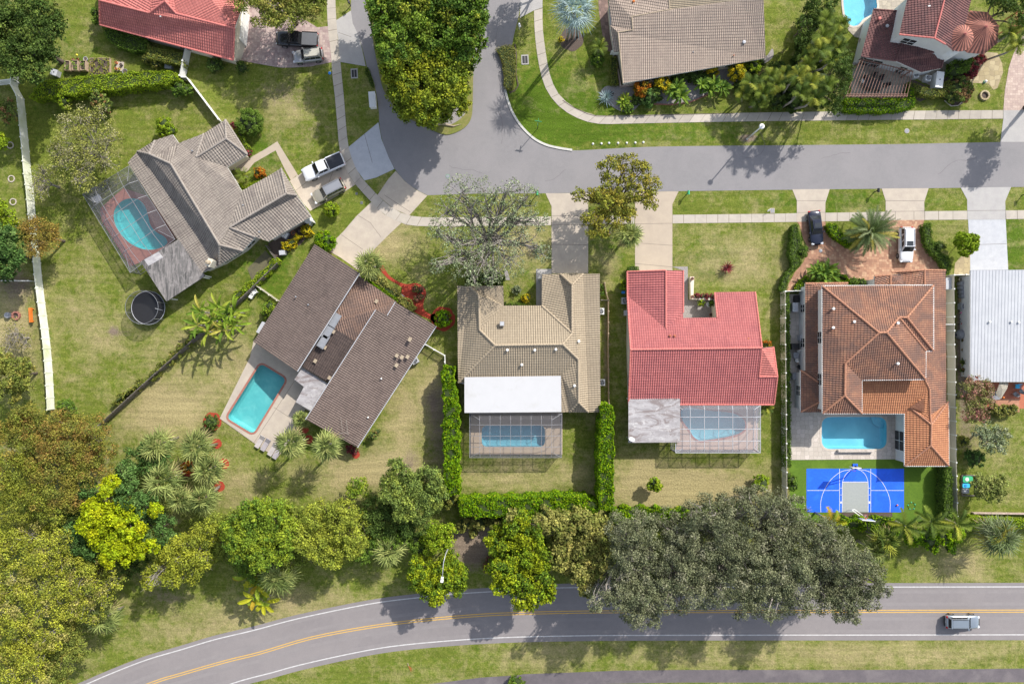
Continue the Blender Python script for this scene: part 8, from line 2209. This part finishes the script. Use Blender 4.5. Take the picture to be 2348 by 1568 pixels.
# arbour with climbing frame at the right top
q = W(*D('30', 2300, 250))
t = thing('trellis', 'pale wooden grid trellis near the top right corner', 'trellis', (q.x, q.y, 0))
g = MB()
for i in range(7):
 g.bar(W(*D('30', 2230 + i * 26, 235 - i * 0), 2.4), W(*D('30', 2290 + i * 26, 100), 2.4), 0.06, 0.08)
for i in range(6):
 g.bar(W(*D('30', 2232 + i * 11, 232 - i * 26), 2.46), W(*D('30', 2400 + i * 11, 232 - i * 26), 2.46), 0.06, 0.08)
g.build('lattice', M['terracotta'], t)
for (x, y) in ((2235, 232), (2390, 232), (2290, 105)):
 p = W(*D('30', x, y), 2.4); MB().box((p.x, p.y, 1.2), (0.12, 0.12, 2.4)).build('post', M['terracotta'], t)
# trampoline
q = W(*D('01', 1305, 1245), 1.0)
t = thing('trampoline', 'round black trampoline with a net and a white top ring', 'trampoline', (q.x, q.y, 0))
R = 2.3
def ring(r_, z_, tube_r, n=36):
 return [(q.x + r_ * math.cos(k / n * 6.2832), q.y + r_ * math.sin(k / n * 6.2832), z_) for k in range(n + 1)]
MB().lathe((q.x, q.y, 0.84), [(R * .93, 0), (R * .93, .02), (0.01, 0.0)], 32).build('jumping_mat', M['black'], t)
MB().lathe((q.x, q.y, 0.86), [(R * .86, 0.03), (R, 0.04), (R * 1.01, -0.05)], 32).build('edge_pad', M['black'], t)
MB().tube(ring(R, 0.9, 0.04), 0.045, 6, cap=False).build('frame_ring', M['gray_light'], t)
MB().tube(ring(R * 0.97, 2.55, 0.03), 0.02, 6, cap=False).build('top_ring', M['gray'], t)
for k in range(6):
 a = k / 6 * 6.2832 + 0.3
 MB().bar((q.x + R * math.cos(a), q.y + R * math.sin(a), 0), (q.x + R * math.cos(a), q.y + R * math.sin(a), 2.55), 0.05).build('pole', M['steel'], t)
mt = M['screen'].copy(); mt.name = 'trampoline_net'
for n_ in mt.node_tree.nodes:
 if n_.type == 'BSDF_PRINCIPLED': n_.inputs['Base Color'].default_value = (0.02, 0.02, 0.025, 1)
 if n_.type == 'MIX_SHADER': n_.inputs[0].default_value = 0.45
nv = [(p[0], p[1], 0.88) for p in ring(R, 0, 0)[:-1]] + [(p[0], p[1], 2.55) for p in ring(R, 0, 0)[:-1]]
MB().add(nv, [(i, (i + 1) % 36, 36 + (i + 1) % 36, 36 + i) for i in range(36)]).build('net', mt, t)
MB().bar(W(*D('01', 1370, 1250), 1.0), W(*D('01', 1440, 1268), 1.3), 0.05).build('ladder', M['white'], t)
# sun loungers
def lounger(label, x, y, rz, mat):
 q = W(x, y)
 t = thing('sun_lounger', label, 'sun lounger', (0, 0, 0), 'gray sun loungers by the diagonal pool')
 MB().box((0.25, 0, 0.36), (1.3, 0.66, 0.09)).build('cushion', M[mat], t)
 MB().box((-0.68, 0, 0.50), (0.72, 0.66, 0.09), 0, tilt=Matrix.Rotation(0.45, 3, 'Y')).build('backrest', M[mat], t)
 MB().bar((-0.9, -0.3, 0.28), (0.9, -0.3, 0.28), 0.06).bar((-0.9, 0.3, 0.28), (0.9, 0.3, 0.28), 0.06).bar((-0.9, -0.3, 0.28), (-0.9, 0.3, 0.28), 0.06).bar((0.9, -0.3, 0.28), (0.9, 0.3, 0.28), 0.06).build('frame', M['steel'], t)
 for a in (-0.8, 0.8):
  for b_ in (-0.28, 0.28): MB().bar((a, b_, 0.03), (a, b_, 0.28), 0.05).build('leg', M['steel'], t)
 t.location = (q.x, q.y, 0.04); t.rotation_euler = (0, 0, rz)
M['cushion'] = pmat('lounger_cushion', (0.34, 0.31, 0.32), None, 2.0, 0.8)
M['cushion2'] = pmat('lounger_cushion_pale', (0.42, 0.38, 0.36), None, 2.0, 0.8)
for i, (x, y) in enumerate(((598, 1012), (611, 1019), (627, 1030), (638, 1037))):
 lounger('gray sun lounger on the pool deck corner, %s from the left' % ord_[i], x, y, math.radians(-122), 'cushion' if i % 2 else 'cushion2')
# satellite dish
q = W(*D('22', 1090, 932), 3.3)
t = thing('satellite_dish', 'white oval satellite dish on the patio roof corner', 'satellite dish', (q.x, q.y, 2.96))
MB().tube([(q.x, q.y, 2.96), (q.x, q.y, 3.25)], 0.03, 6).build('mast', M['steel'], t)
dv = MB(); rx = Matrix.Rotation(-0.5, 3, 'X') @ Matrix.Rotation(0.3, 3, 'Y')
vs = [Vector((q.x, q.y, 3.3)) + rx @ Vector((0.42 * k * math.cos(a / 20 * 6.2832), 0.3 * k * math.sin(a / 20 * 6.2832), 0.1 * k * k)) for k in (0.02, 0.5, 1.0) for a in range(20)]
dv.add(vs, [(i * 20 + k, i * 20 + (k + 1) % 20, (i + 1) * 20 + (k + 1) % 20, (i + 1) * 20 + k) for i in range(2) for k in range(20)])
dv.build('dish', M['white'], t)
MB().bar((q.x, q.y - 0.3, 3.3), (q.x, q.y, 3.75), 0.03).build('feed_arm', M['steel'], t)
# basketball hoops
def hoop(label, bx, by, tx, ty, hd, blade_w=1.6, basemat='court_blue'):
 b = W(*D('32', bx, by)); top = W(*D('32', tx, ty), 3.3)
 t = thing('basketball_hoop', label, 'basketball hoop', (b.x, b.y, 0))
 MB().box((b.x, b.y, 0.09), (0.65, 0.6, 0.18)).build('base', M[basemat], t)
 MB().tube([(b.x, b.y, 0.1), (b.x, b.y, 1.8), (top.x, top.y, 3.3)], 0.08, 8).build('pole', M['black'], t)
 c, s_ = math.cos(hd), math.sin(hd)
 fwd = Vector((c, s_, 0)); side = Vector((-s_, c, 0))
 bb = top + fwd * 0.15
 o = MB().bar(bb - side * blade_w / 2 + Vector((0, 0, 0)), bb + side * blade_w / 2, 0.05, 1.0).build('backboard', M['clear_board'], t)
 MB().bar(bb - side * blade_w / 2 + Vector((0, 0, .52)), bb + side * blade_w / 2 + Vector((0, 0, .52)), 0.08, 0.06).build('board_frame', M['white'], o)
 rc = bb + fwd * 0.38 + Vector((0, 0, -0.25))
 MB().tube([(rc.x + .23 * math.cos(a / 18 * 6.2832), rc.y + .23 * math.sin(a / 18 * 6.2832), rc.z) for a in range(19)], 0.022, 6, cap=False).bar(bb + Vector((0, 0, -.25)), rc - fwd * .2, 0.12, 0.03).build('rim', M['red'], t)
 n_ = MB()
 for a in range(9):
  an = a / 9 * 6.2832
  n_.bar((rc.x + .22 * math.cos(an), rc.y + .22 * math.sin(an), rc.z), (rc.x + .12 * math.cos(an + .3), rc.y + .12 * math.sin(an + .3), rc.z - .4), 0.015)
 n_.tube([(rc.x + .12 * math.cos(a / 12 * 6.2832), rc.y + .12 * math.sin(a / 12 * 6.2832), rc.z - .4) for a in range(13)], 0.01, 4, cap=False)
 n_.build('net', M['white'], t)
 MB().bar(bb - side * .3 + Vector((0, 0, .2)), (b.x, b.y, 2.4), 0.05).bar(bb + side * .3 + Vector((0, 0, .2)), (b.x, b.y, 2.4), 0.05).build('brace', M['black'], t)
M['clear_board'] = pmat('backboard', (0.30, 0.34, 0.36), None, 2.0, 0.2)
hoop('basketball hoop on the blue base at the pool end of the court', 850, 1165, 852, 1168, math.radians(-90), 1.2)
hoop('basketball hoop with a wide board at the hedge end of the court', 905, 1705, 955, 1650, math.radians(85), 1.8, 'black')
q = W(*D('32', 1224, 1512), 0.12)
tag(MB().lathe((q.x, q.y, 0.04), [(0.01, 0), (0.07, .02), (0.115, .07), (0.125, .12), (0.115, .17), (0.07, .22), (0.01, .24)], 14).build('basketball', M['orange'], sm=True), 'orange basketball lying on the blue court', 'ball')
q = W(*D('32', 1350, 1518))
t = thing('sprinkler_ring', 'thin dark ring with four nodes lying on the artificial turf', 'toy', (q.x, q.y, 0))
MB().tube([(q.x + .5 * math.cos(a / 24 * 6.2832), q.y + .5 * math.sin(a / 24 * 6.2832), .04) for a in range(25)], 0.025, 5, cap=False).build('ring', M['black'], t)
for k in range(5):
 a = k / 5 * 6.2832 + .4
 MB().lathe((q.x + .5 * math.cos(a), q.y + .5 * math.sin(a), .01), [(.09, 0), (.09, .07), (.03, .1)], 10).build('node', M['green'], t)
# hockey style goal frame beside the far hoop
q = W(*D('33', 845, 60), 1.2)
t = thing('rebound_frame', 'tilted white rebound frame left of the far basketball hoop', 'goal frame', (q.x, q.y, 0))
a, b_ = W(*D('33', 825, 30), 2.2), W(*D('33', 900, 85), 1.0)
MB().bar(a, b_, 0.1, 0.06).bar(a + Vector((0.35, 0.1, 0)), b_ + Vector((0.3, 0.15, 0)), 0.08, 0.05).bar(a, a + Vector((0.35, 0.1, 0)), 0.08).bar(a, (q.x - .3, q.y + .1, 0), 0.05).bar(b_, (q.x + .6, q.y - .6, 0), 0.05).build('frame', M['white'], t)
MB().prism(WP("@33 640,52 1180,52 1180,104 640,104"), 0.005, 0.03).build('x', M['soil'])
x_ = bpy.data.objects['x']; x_.name = 'garden_strip'; tag(x_, kind='structure')
# gardens top left: raised beds etc
def planter(label, x, y, sx, sy, h, rz=0.0, fill='mid', mat='wood_new'):
 q = W(*D('00', x, y), h)
 t = thing('raised_bed', label, 'raised bed', (q.x, q.y, 0), 'raised garden beds')
 R_ = Matrix.Rotation(rz, 3, 'Z'); c = Vector((q.x, q.y, 0))
 for (ox, oy, wx, wy) in ((0, -sy / 2, sx, .07), (0, sy / 2, sx, .07), (-sx / 2, 0, .07, sy), (sx / 2, 0, .07, sy)):
  p = c + R_ @ Vector((ox, oy, h / 2)); MB().box(p, (wx + .07 if wy < wx else wx, wy, h), rz).build('side_board', M[mat], t)
 MB().box((q.x, q.y, h * .4), (sx, sy, h * .8), rz).build('soil', M['soil'], t)
 n = int(sx * sy * 60)
 if fill:
  pos = np.column_stack([q.x + RS.uniform(-sx / 2, sx / 2, n), q.y + RS.uniform(-sy / 2, sy / 2, n), h + RS.uniform(0, .25, n)])
  pos = pos[(np.sin(pos[:, 0] * 5) * np.cos(pos[:, 1] * 4) > -0.2)]
  col = brighten([G[fill][i][0] for i in RS.choice(len(G[fill]), len(pos))]) * RS.uniform(.8, 1.5, size=(len(pos), 1))
  leaf_object('plants', pos, RS.normal(size=pos.shape) * .5 + np.array([0, 0, 1]), .2 * RS.uniform(.5, 1.3, len(pos)), col, t)
planter('narrow raised bed farthest left in the garden', 592, 580, 0.65, 1.3, 0.7)
planter('narrow raised bed in the middle of the three', 660, 578, 0.75, 1.35, 0.7)
planter('narrow raised bed next to the big vegetable plot', 732, 578, 0.7, 1.3, 0.7)
planter('large square vegetable plot with a pale wooden frame', 882, 592, 2.75, 2.4, 0.3, 0, 'olivegreen')
for (x, y, r_, c_, lb) in ((640, 525, .16, 'terracotta', 'terracotta pot above the left raised bed'), (680, 520, .14, 'terracotta', 'small terracotta pot above the middle raised bed'), (752, 520, .3, 'gray_light', 'gray ring planter above the right raised bed'),
       (1022, 552, .17, 'orange', 'orange pot at the upper corner of the potting tray'), (1020, 605, .17, 'orange', 'orange pot on the left of the potting tray'), (1045, 608, .16, 'yellow', 'yellow pot at the bottom of the potting tray'), (1065, 572, .2, 'black', 'black pot in the middle of the potting tray'), (1100, 632, .38, 'gray', 'gray round tub beside the potting tray')):
 q = W(*D('00', x, y), .4)
 t = thing('plant_pot', lb, 'pot', (q.x, q.y, 0), 'pots in the vegetable garden')
 MB().lathe((q.x, q.y, 0.02), [(r_ * .7, 0), (r_, .35), (r_ * .85, .36), (r_ * .8, .28), (0.01, .28)], 14).build('vessel', M[c_], t)
 MB().lathe((q.x, q.y, 0.28), [(r_ * .8, 0), (r_ * .7, .05), (0.01, .06)], 12).build('soil', M['soil'], t)
q = W(*D('00', 1060, 590))
tag(MB().box((q.x, q.y, 0.03), (1.1, 1.3, 0.06), -.05).build('potting_tray', M['concrete']), 'pale square tray under the orange pots', 'tray')
q = W(*D('00', 682, 490), .7)
t = thing('globe_lamp', 'yellow globe on a stake above the raised beds', 'garden ornament', (q.x, q.y, 0))
MB().tube([(q.x, q.y, 0), (q.x, q.y, .6)], .02, 5).build('stake', M['steel'], t)
MB().lathe((q.x, q.y, .6), [(.01, 0), (.12, .05), (.16, .15), (.12, .26), (.01, .31)], 12).build('globe', M['yellow'], t, sm=True)
box_machine('composter', 'light gray composter with a blue and white lid left of the raised beds', 'composter', *D('00', 478, 640), 0.85, 0.8, 0.8, -0.3, 'gray_light', 'gray_light')
# stone rings, chairs and things on the far left
for i, (tt, x, y) in enumerate((('00', 93, 1285), ('01', 103, 107), ('01', 118, 310), ('01', 137, 500))):
 q = W(*D(tt, x, y))
 t = thing('stone_ring', 'stone ring around a sapling at the left edge, %s from the top' % ord_[i], 'stone ring', (q.x, q.y, 0), 'stone rings on the far left lawn')
 for k in range(14):
  a = k / 14 * 6.2832
  MB().box((q.x + .42 * math.cos(a), q.y + .42 * math.sin(a), .05), (.13, .17, .1), a).build('stone', M['coping_stone'], t)
 MB().tube([(q.x, q.y, 0), (q.x + .05, q.y, .8), (q.x + .1, q.y + .1, 1.3)], [.03, .02, .01], 5).build('sapling', M['bark'], t)
def fire_pit(label, tt, x, y, r_, n, mat, name='fire_pit'):
 q = W(*D(tt, x, y))
 t = thing(name, label, 'fire pit', (q.x, q.y, 0))
 for k in range(n):
  a = k / n * 6.2832
  MB().box((q.x + r_ * math.cos(a), q.y + r_ * math.sin(a), .14), (.22, 6.2832 * r_ / n * .92, .28), a).build('stone', M[mat], t)
 MB().lathe((q.x, q.y, 0.01), [(r_, 0), (r_ * .9, .03), (.01, .04)], 14).build('ash_bed', M['soil'], t)
fire_pit('round pale stone fire pit on the right lawn below the stepping stones', '30', 1990, 847, .58, 14, 'flagstone')
fire_pit('small brick fire pit beside the gray stool at the left edge', '01', 148, 1315, .5, 12, 'coping_brick')
barrel('gray round stool left of the small brick fire pit', *D('01', 62, 1310), .42, .5, 'gray', None, 'stool', 'stool', None)
q = W(*D('01', 290, 1310))
t = thing('bench', 'orange bench along the white fence at the left', 'bench', (q.x, q.y, 0))
MB().box((q.x, q.y, .42), (.5, 2.0, .07), .05).build('seat', M['orange'], t)
MB().box((q.x + .28, q.y, .65), (.06, 2.0, .4), .05).build('backrest', M['orange'], t)
for a in (-.85, .85): MB().box((q.x, q.y + a, .2), (.45, .08, .4), .05).build('leg', M['orange'], t)
q = W(*D('30', 1997, 725))
t = thing('garden_ball', 'white and green ornament at the edge of the stepping stones', 'garden ornament', (q.x, q.y, 0))
MB().lathe((q.x, q.y, .02), [(.01, 0), (.14, .06), (.2, .2), (.14, .34), (.01, .4)], 14).build('ball', M['white'], t, sm=True)
MB().lathe((q.x, q.y, .0), [(.22, 0), (.2, .06), (.1, .08)], 14).build('stand', M['green'], t)
# toys on pallet (right), pots in courtyard
q = W(*D('32', 1840, 1330))
t = thing('pallet', 'gray wooden frame holding toys beside the round tree', 'pallet', (q.x, q.y, 0))
g = MB()
p4 = [W(*D('32', x, y)) for x, y in ((1792, 1245), (1915, 1248), (1915, 1425), (1792, 1425))]
for a, b_ in zip(p4, p4[1:] + p4[:1]): g.bar(a + Vector((0, 0, .12)), b_ + Vector((0, 0, .12)), .12, .24)
g.build('frame', M['wood'], t)
def kiddie(label, x, y, sx, sy, h, m1, m2, rz, nm, cat):
 q = W(*D('32', x, y), h)
 t = thing(nm, label, cat, (q.x, q.y, 0))
 MB().prism(rrect([(q.x - sx / 2, q.y - sy / 2, 0), (q.x + sx / 2, q.y - sy / 2, 0), (q.x + sx / 2, q.y + sy / 2, 0), (q.x - sx / 2, q.y + sy / 2, 0)], .2), 0.02, h).build('tub', M[m1], t)
 MB().lathe((q.x - sx * .1, q.y, h), [(min(sx, sy) * .32, 0), (min(sx, sy) * .28, .05), (.01, .06)], 14).build('lid', M[m2], t)
kiddie('green and white plastic water table', 1850, 1285, 1.35, .85, .4, 'green', 'white', 0, 'water_table', 'toy')
kiddie('blue plastic toy box below the green one', 1835, 1340, 1.0, .6, .35, 'cyan', 'blue', 0, 'toy_box', 'toy')
kiddie('dark covered toy at the bottom of the wooden frame', 1832, 1388, .9, .7, .4, 'gray', 'gray_light', 0, 'toy_box', 'toy')
for (tt, x, y, r_, c_, lb) in (('21', 1614, 992, .22, 'terracotta', 'terracotta pot on the upper end of the courtyard wall'), ('21', 1614, 1150, .22, 'terracotta', 'terracotta pot at the corner of the courtyard wall'), ('21', 1795, 1305, .25, 'burg', 'dark red pot near the inner corner of the red roof'), ('11', 342, 582, .3, 'terracotta', 'terracotta pot by the gray house entry'), ('11', 395, 565, .28, 'black', 'dark pot right of the terracotta one by the entry'), ('20', 915, 828, .3, 'black', 'black pot in the gravel near the agave')):
 q = W(*D(tt, x, y), .5)
 zb_ = 0.9 if tt == '21' and x < 1700 else 0.02
 t = thing('plant_pot', lb, 'pot', (q.x, q.y, zb_))
 MB().lathe((q.x, q.y, zb_), [(r_ * .7, 0), (r_, .38), (r_ * .85, .39), (r_ * .8, .3), (0.01, .3)], 14).build('vessel', M.get(c_, M['terracotta']), t)
 MB().lathe((q.x, q.y, zb_ + .3), [(r_ * .8, 0), (r_ * .6, .05), (0.01, .06)], 12).build('soil', M['soil'], t)
slab_item('planter_box', 'square planter with white flowers by the gray house entry', 'planter', *D('11', 280, 605), 1.0, 1.0, .35, ('gray', 'white'), -.5)
shrub('shrub', 'dark purple flowers in the long courtyard wall planter', *D('21', 1730, 1140), 8, 1.3, 'burgundy', leaf=.14, blobs=[D('21', 1665, 1140) + (7, 1.3), D('21', 1710, 1142) + (7, 1.3), D('21', 1755, 1142) + (7, 1.3), D('21', 1800, 1142) + (7, 1.3)])
shrub('shrub', 'wispy light green plant in the red house courtyard', *D('21', 1705, 1200), 8, 1.4, 'lime', leaf=.16)
shrub('shrub', 'green vine in the corner of the red house courtyard', *D('21', 1800, 1205), 8, 1.4, 'mid', leaf=.16)
q = W(*D('21', 1765, 1215))
t = thing('hoop_arch', 'white plastic hoop chair in the red house courtyard', 'chair', (q.x, q.y, 0))
MB().tube([(q.x + .35 * math.cos(a / 12 * 3.6 + 1.2), q.y + .35 * math.sin(a / 12 * 3.6 + 1.2), .5) for a in range(13)], .05, 6).build('frame', M['white'], t)
MB().lathe((q.x, q.y, .3), [(.26, 0), (.28, .08), (.05, .1)], 14).build('seat', M['white'], t)
for a in (0.3, 2.4, 4.5): MB().bar((q.x + .25 * math.cos(a), q.y + .25 * math.sin(a), 0), (q.x + .22 * math.cos(a), q.y + .22 * math.sin(a), .32), .04).build('leg', M['white'], t)
# side patio of the orange house: grill, table, chairs
box_machine('gas_grill', 'rounded gray grill cart left of the orange house', 'grill', *D('31', 325, 1240), .75, 1.2, 1.0, 0, 'gray_light', 'gray_light', False)
box_machine('gas_grill', 'black grill farther down the narrow side patio', 'grill', *D('32', 326, 112), 1.0, .8, .95, 0, 'black', 'black', False)
box_machine('storage_bench', 'gray bench box on the travertine beside the lower eave', 'bench', *D('32', 322, 375), .7, .9, .6, 0, 'gray_light', 'gray', False)
table('glass bistro table crowded against the side wall', 335, 190, .8, .8, .72, 'gray', 0, '32', False, 'white')
chair('white metal chair above the bistro table', 345, 160, -1.5, 'white', '32', 'bistro_chair', .45, 'bistro chairs')
chair('white metal chair below the bistro table', 325, 232, 1.5, 'white', '32', 'bistro_chair', .45, 'bistro chairs')
chair('dark metal chair standing apart on the side patio', 345, 290, 0.7, 'black', '32', 'bistro_chair', .45, 'bistro chairs')
box_machine('equipment_box', 'black pump beside the orange house fence gate', 'machine', *D('31', 340, 1165), .7, .9, .5, 0, 'black', 'black', False)
# pool details: steps in the big open pool, ladder rail in the diagonal one
q = W(*D('32', 1128, 735))
st = MB()
for k, r_ in enumerate((0.7, 1.15, 1.6)):
 n = 12
 pts = [(q.x - r_ * math.sin(a / n * math.pi / 2), q.y - r_ * math.cos(a / n * math.pi / 2), 0) for a in range(n + 1)] + [(q.x - 0.05, q.y - 0.05, 0)]
 st.prism(pts, -1.1, -0.25 - k * 0.25)
tag(st.build('pool_steps', M['plaster_blue']), 'curved white steps in the corner of the big open pool', 'pool steps')
# frond debris
q = W(*D('13', 1380, 1425))
t = thing('fallen_frond', 'dry orange brown palm frond lying on the lower verge', 'palm frond', (q.x, q.y, 0))
o_, c_ = [], []
for k in range(9):
 blade(o_, c_, (q.x - .25, q.y + .35, .05), unit(np.array([.35 + k * .03, -.9 + k * .05, .12 * math.sin(k * 2)])), np.array([.9, .3, .2]), 1.0, .13, .05, np.array([.40, .15, .05]) * RS.uniform(.7, 1.3), 2)
quad_object_into('blade', np.array(o_) - np.array([q.x, q.y, 0]), np.array(c_), t)
MB().tube([(q.x - .25, q.y + .35, .05), (q.x - .35, q.y + .75, .12)], .05, 6).build('stem', M['ridge_tan'], t)
q = W(*D('10', 1700, 1100))
tag(MB().tube([W(*D('10', 1560, 1110), .15), W(*D('10', 1660, 1095), .22), W(*D('10', 1760, 1115), .2), W(*D('10', 1830, 1098), .12)], [.12, .16, .1, .03], 7).build('fallen_branch', M['ridge_tan']), 'dry brown palm sheath lying at the tip of the street median', 'palm frond')
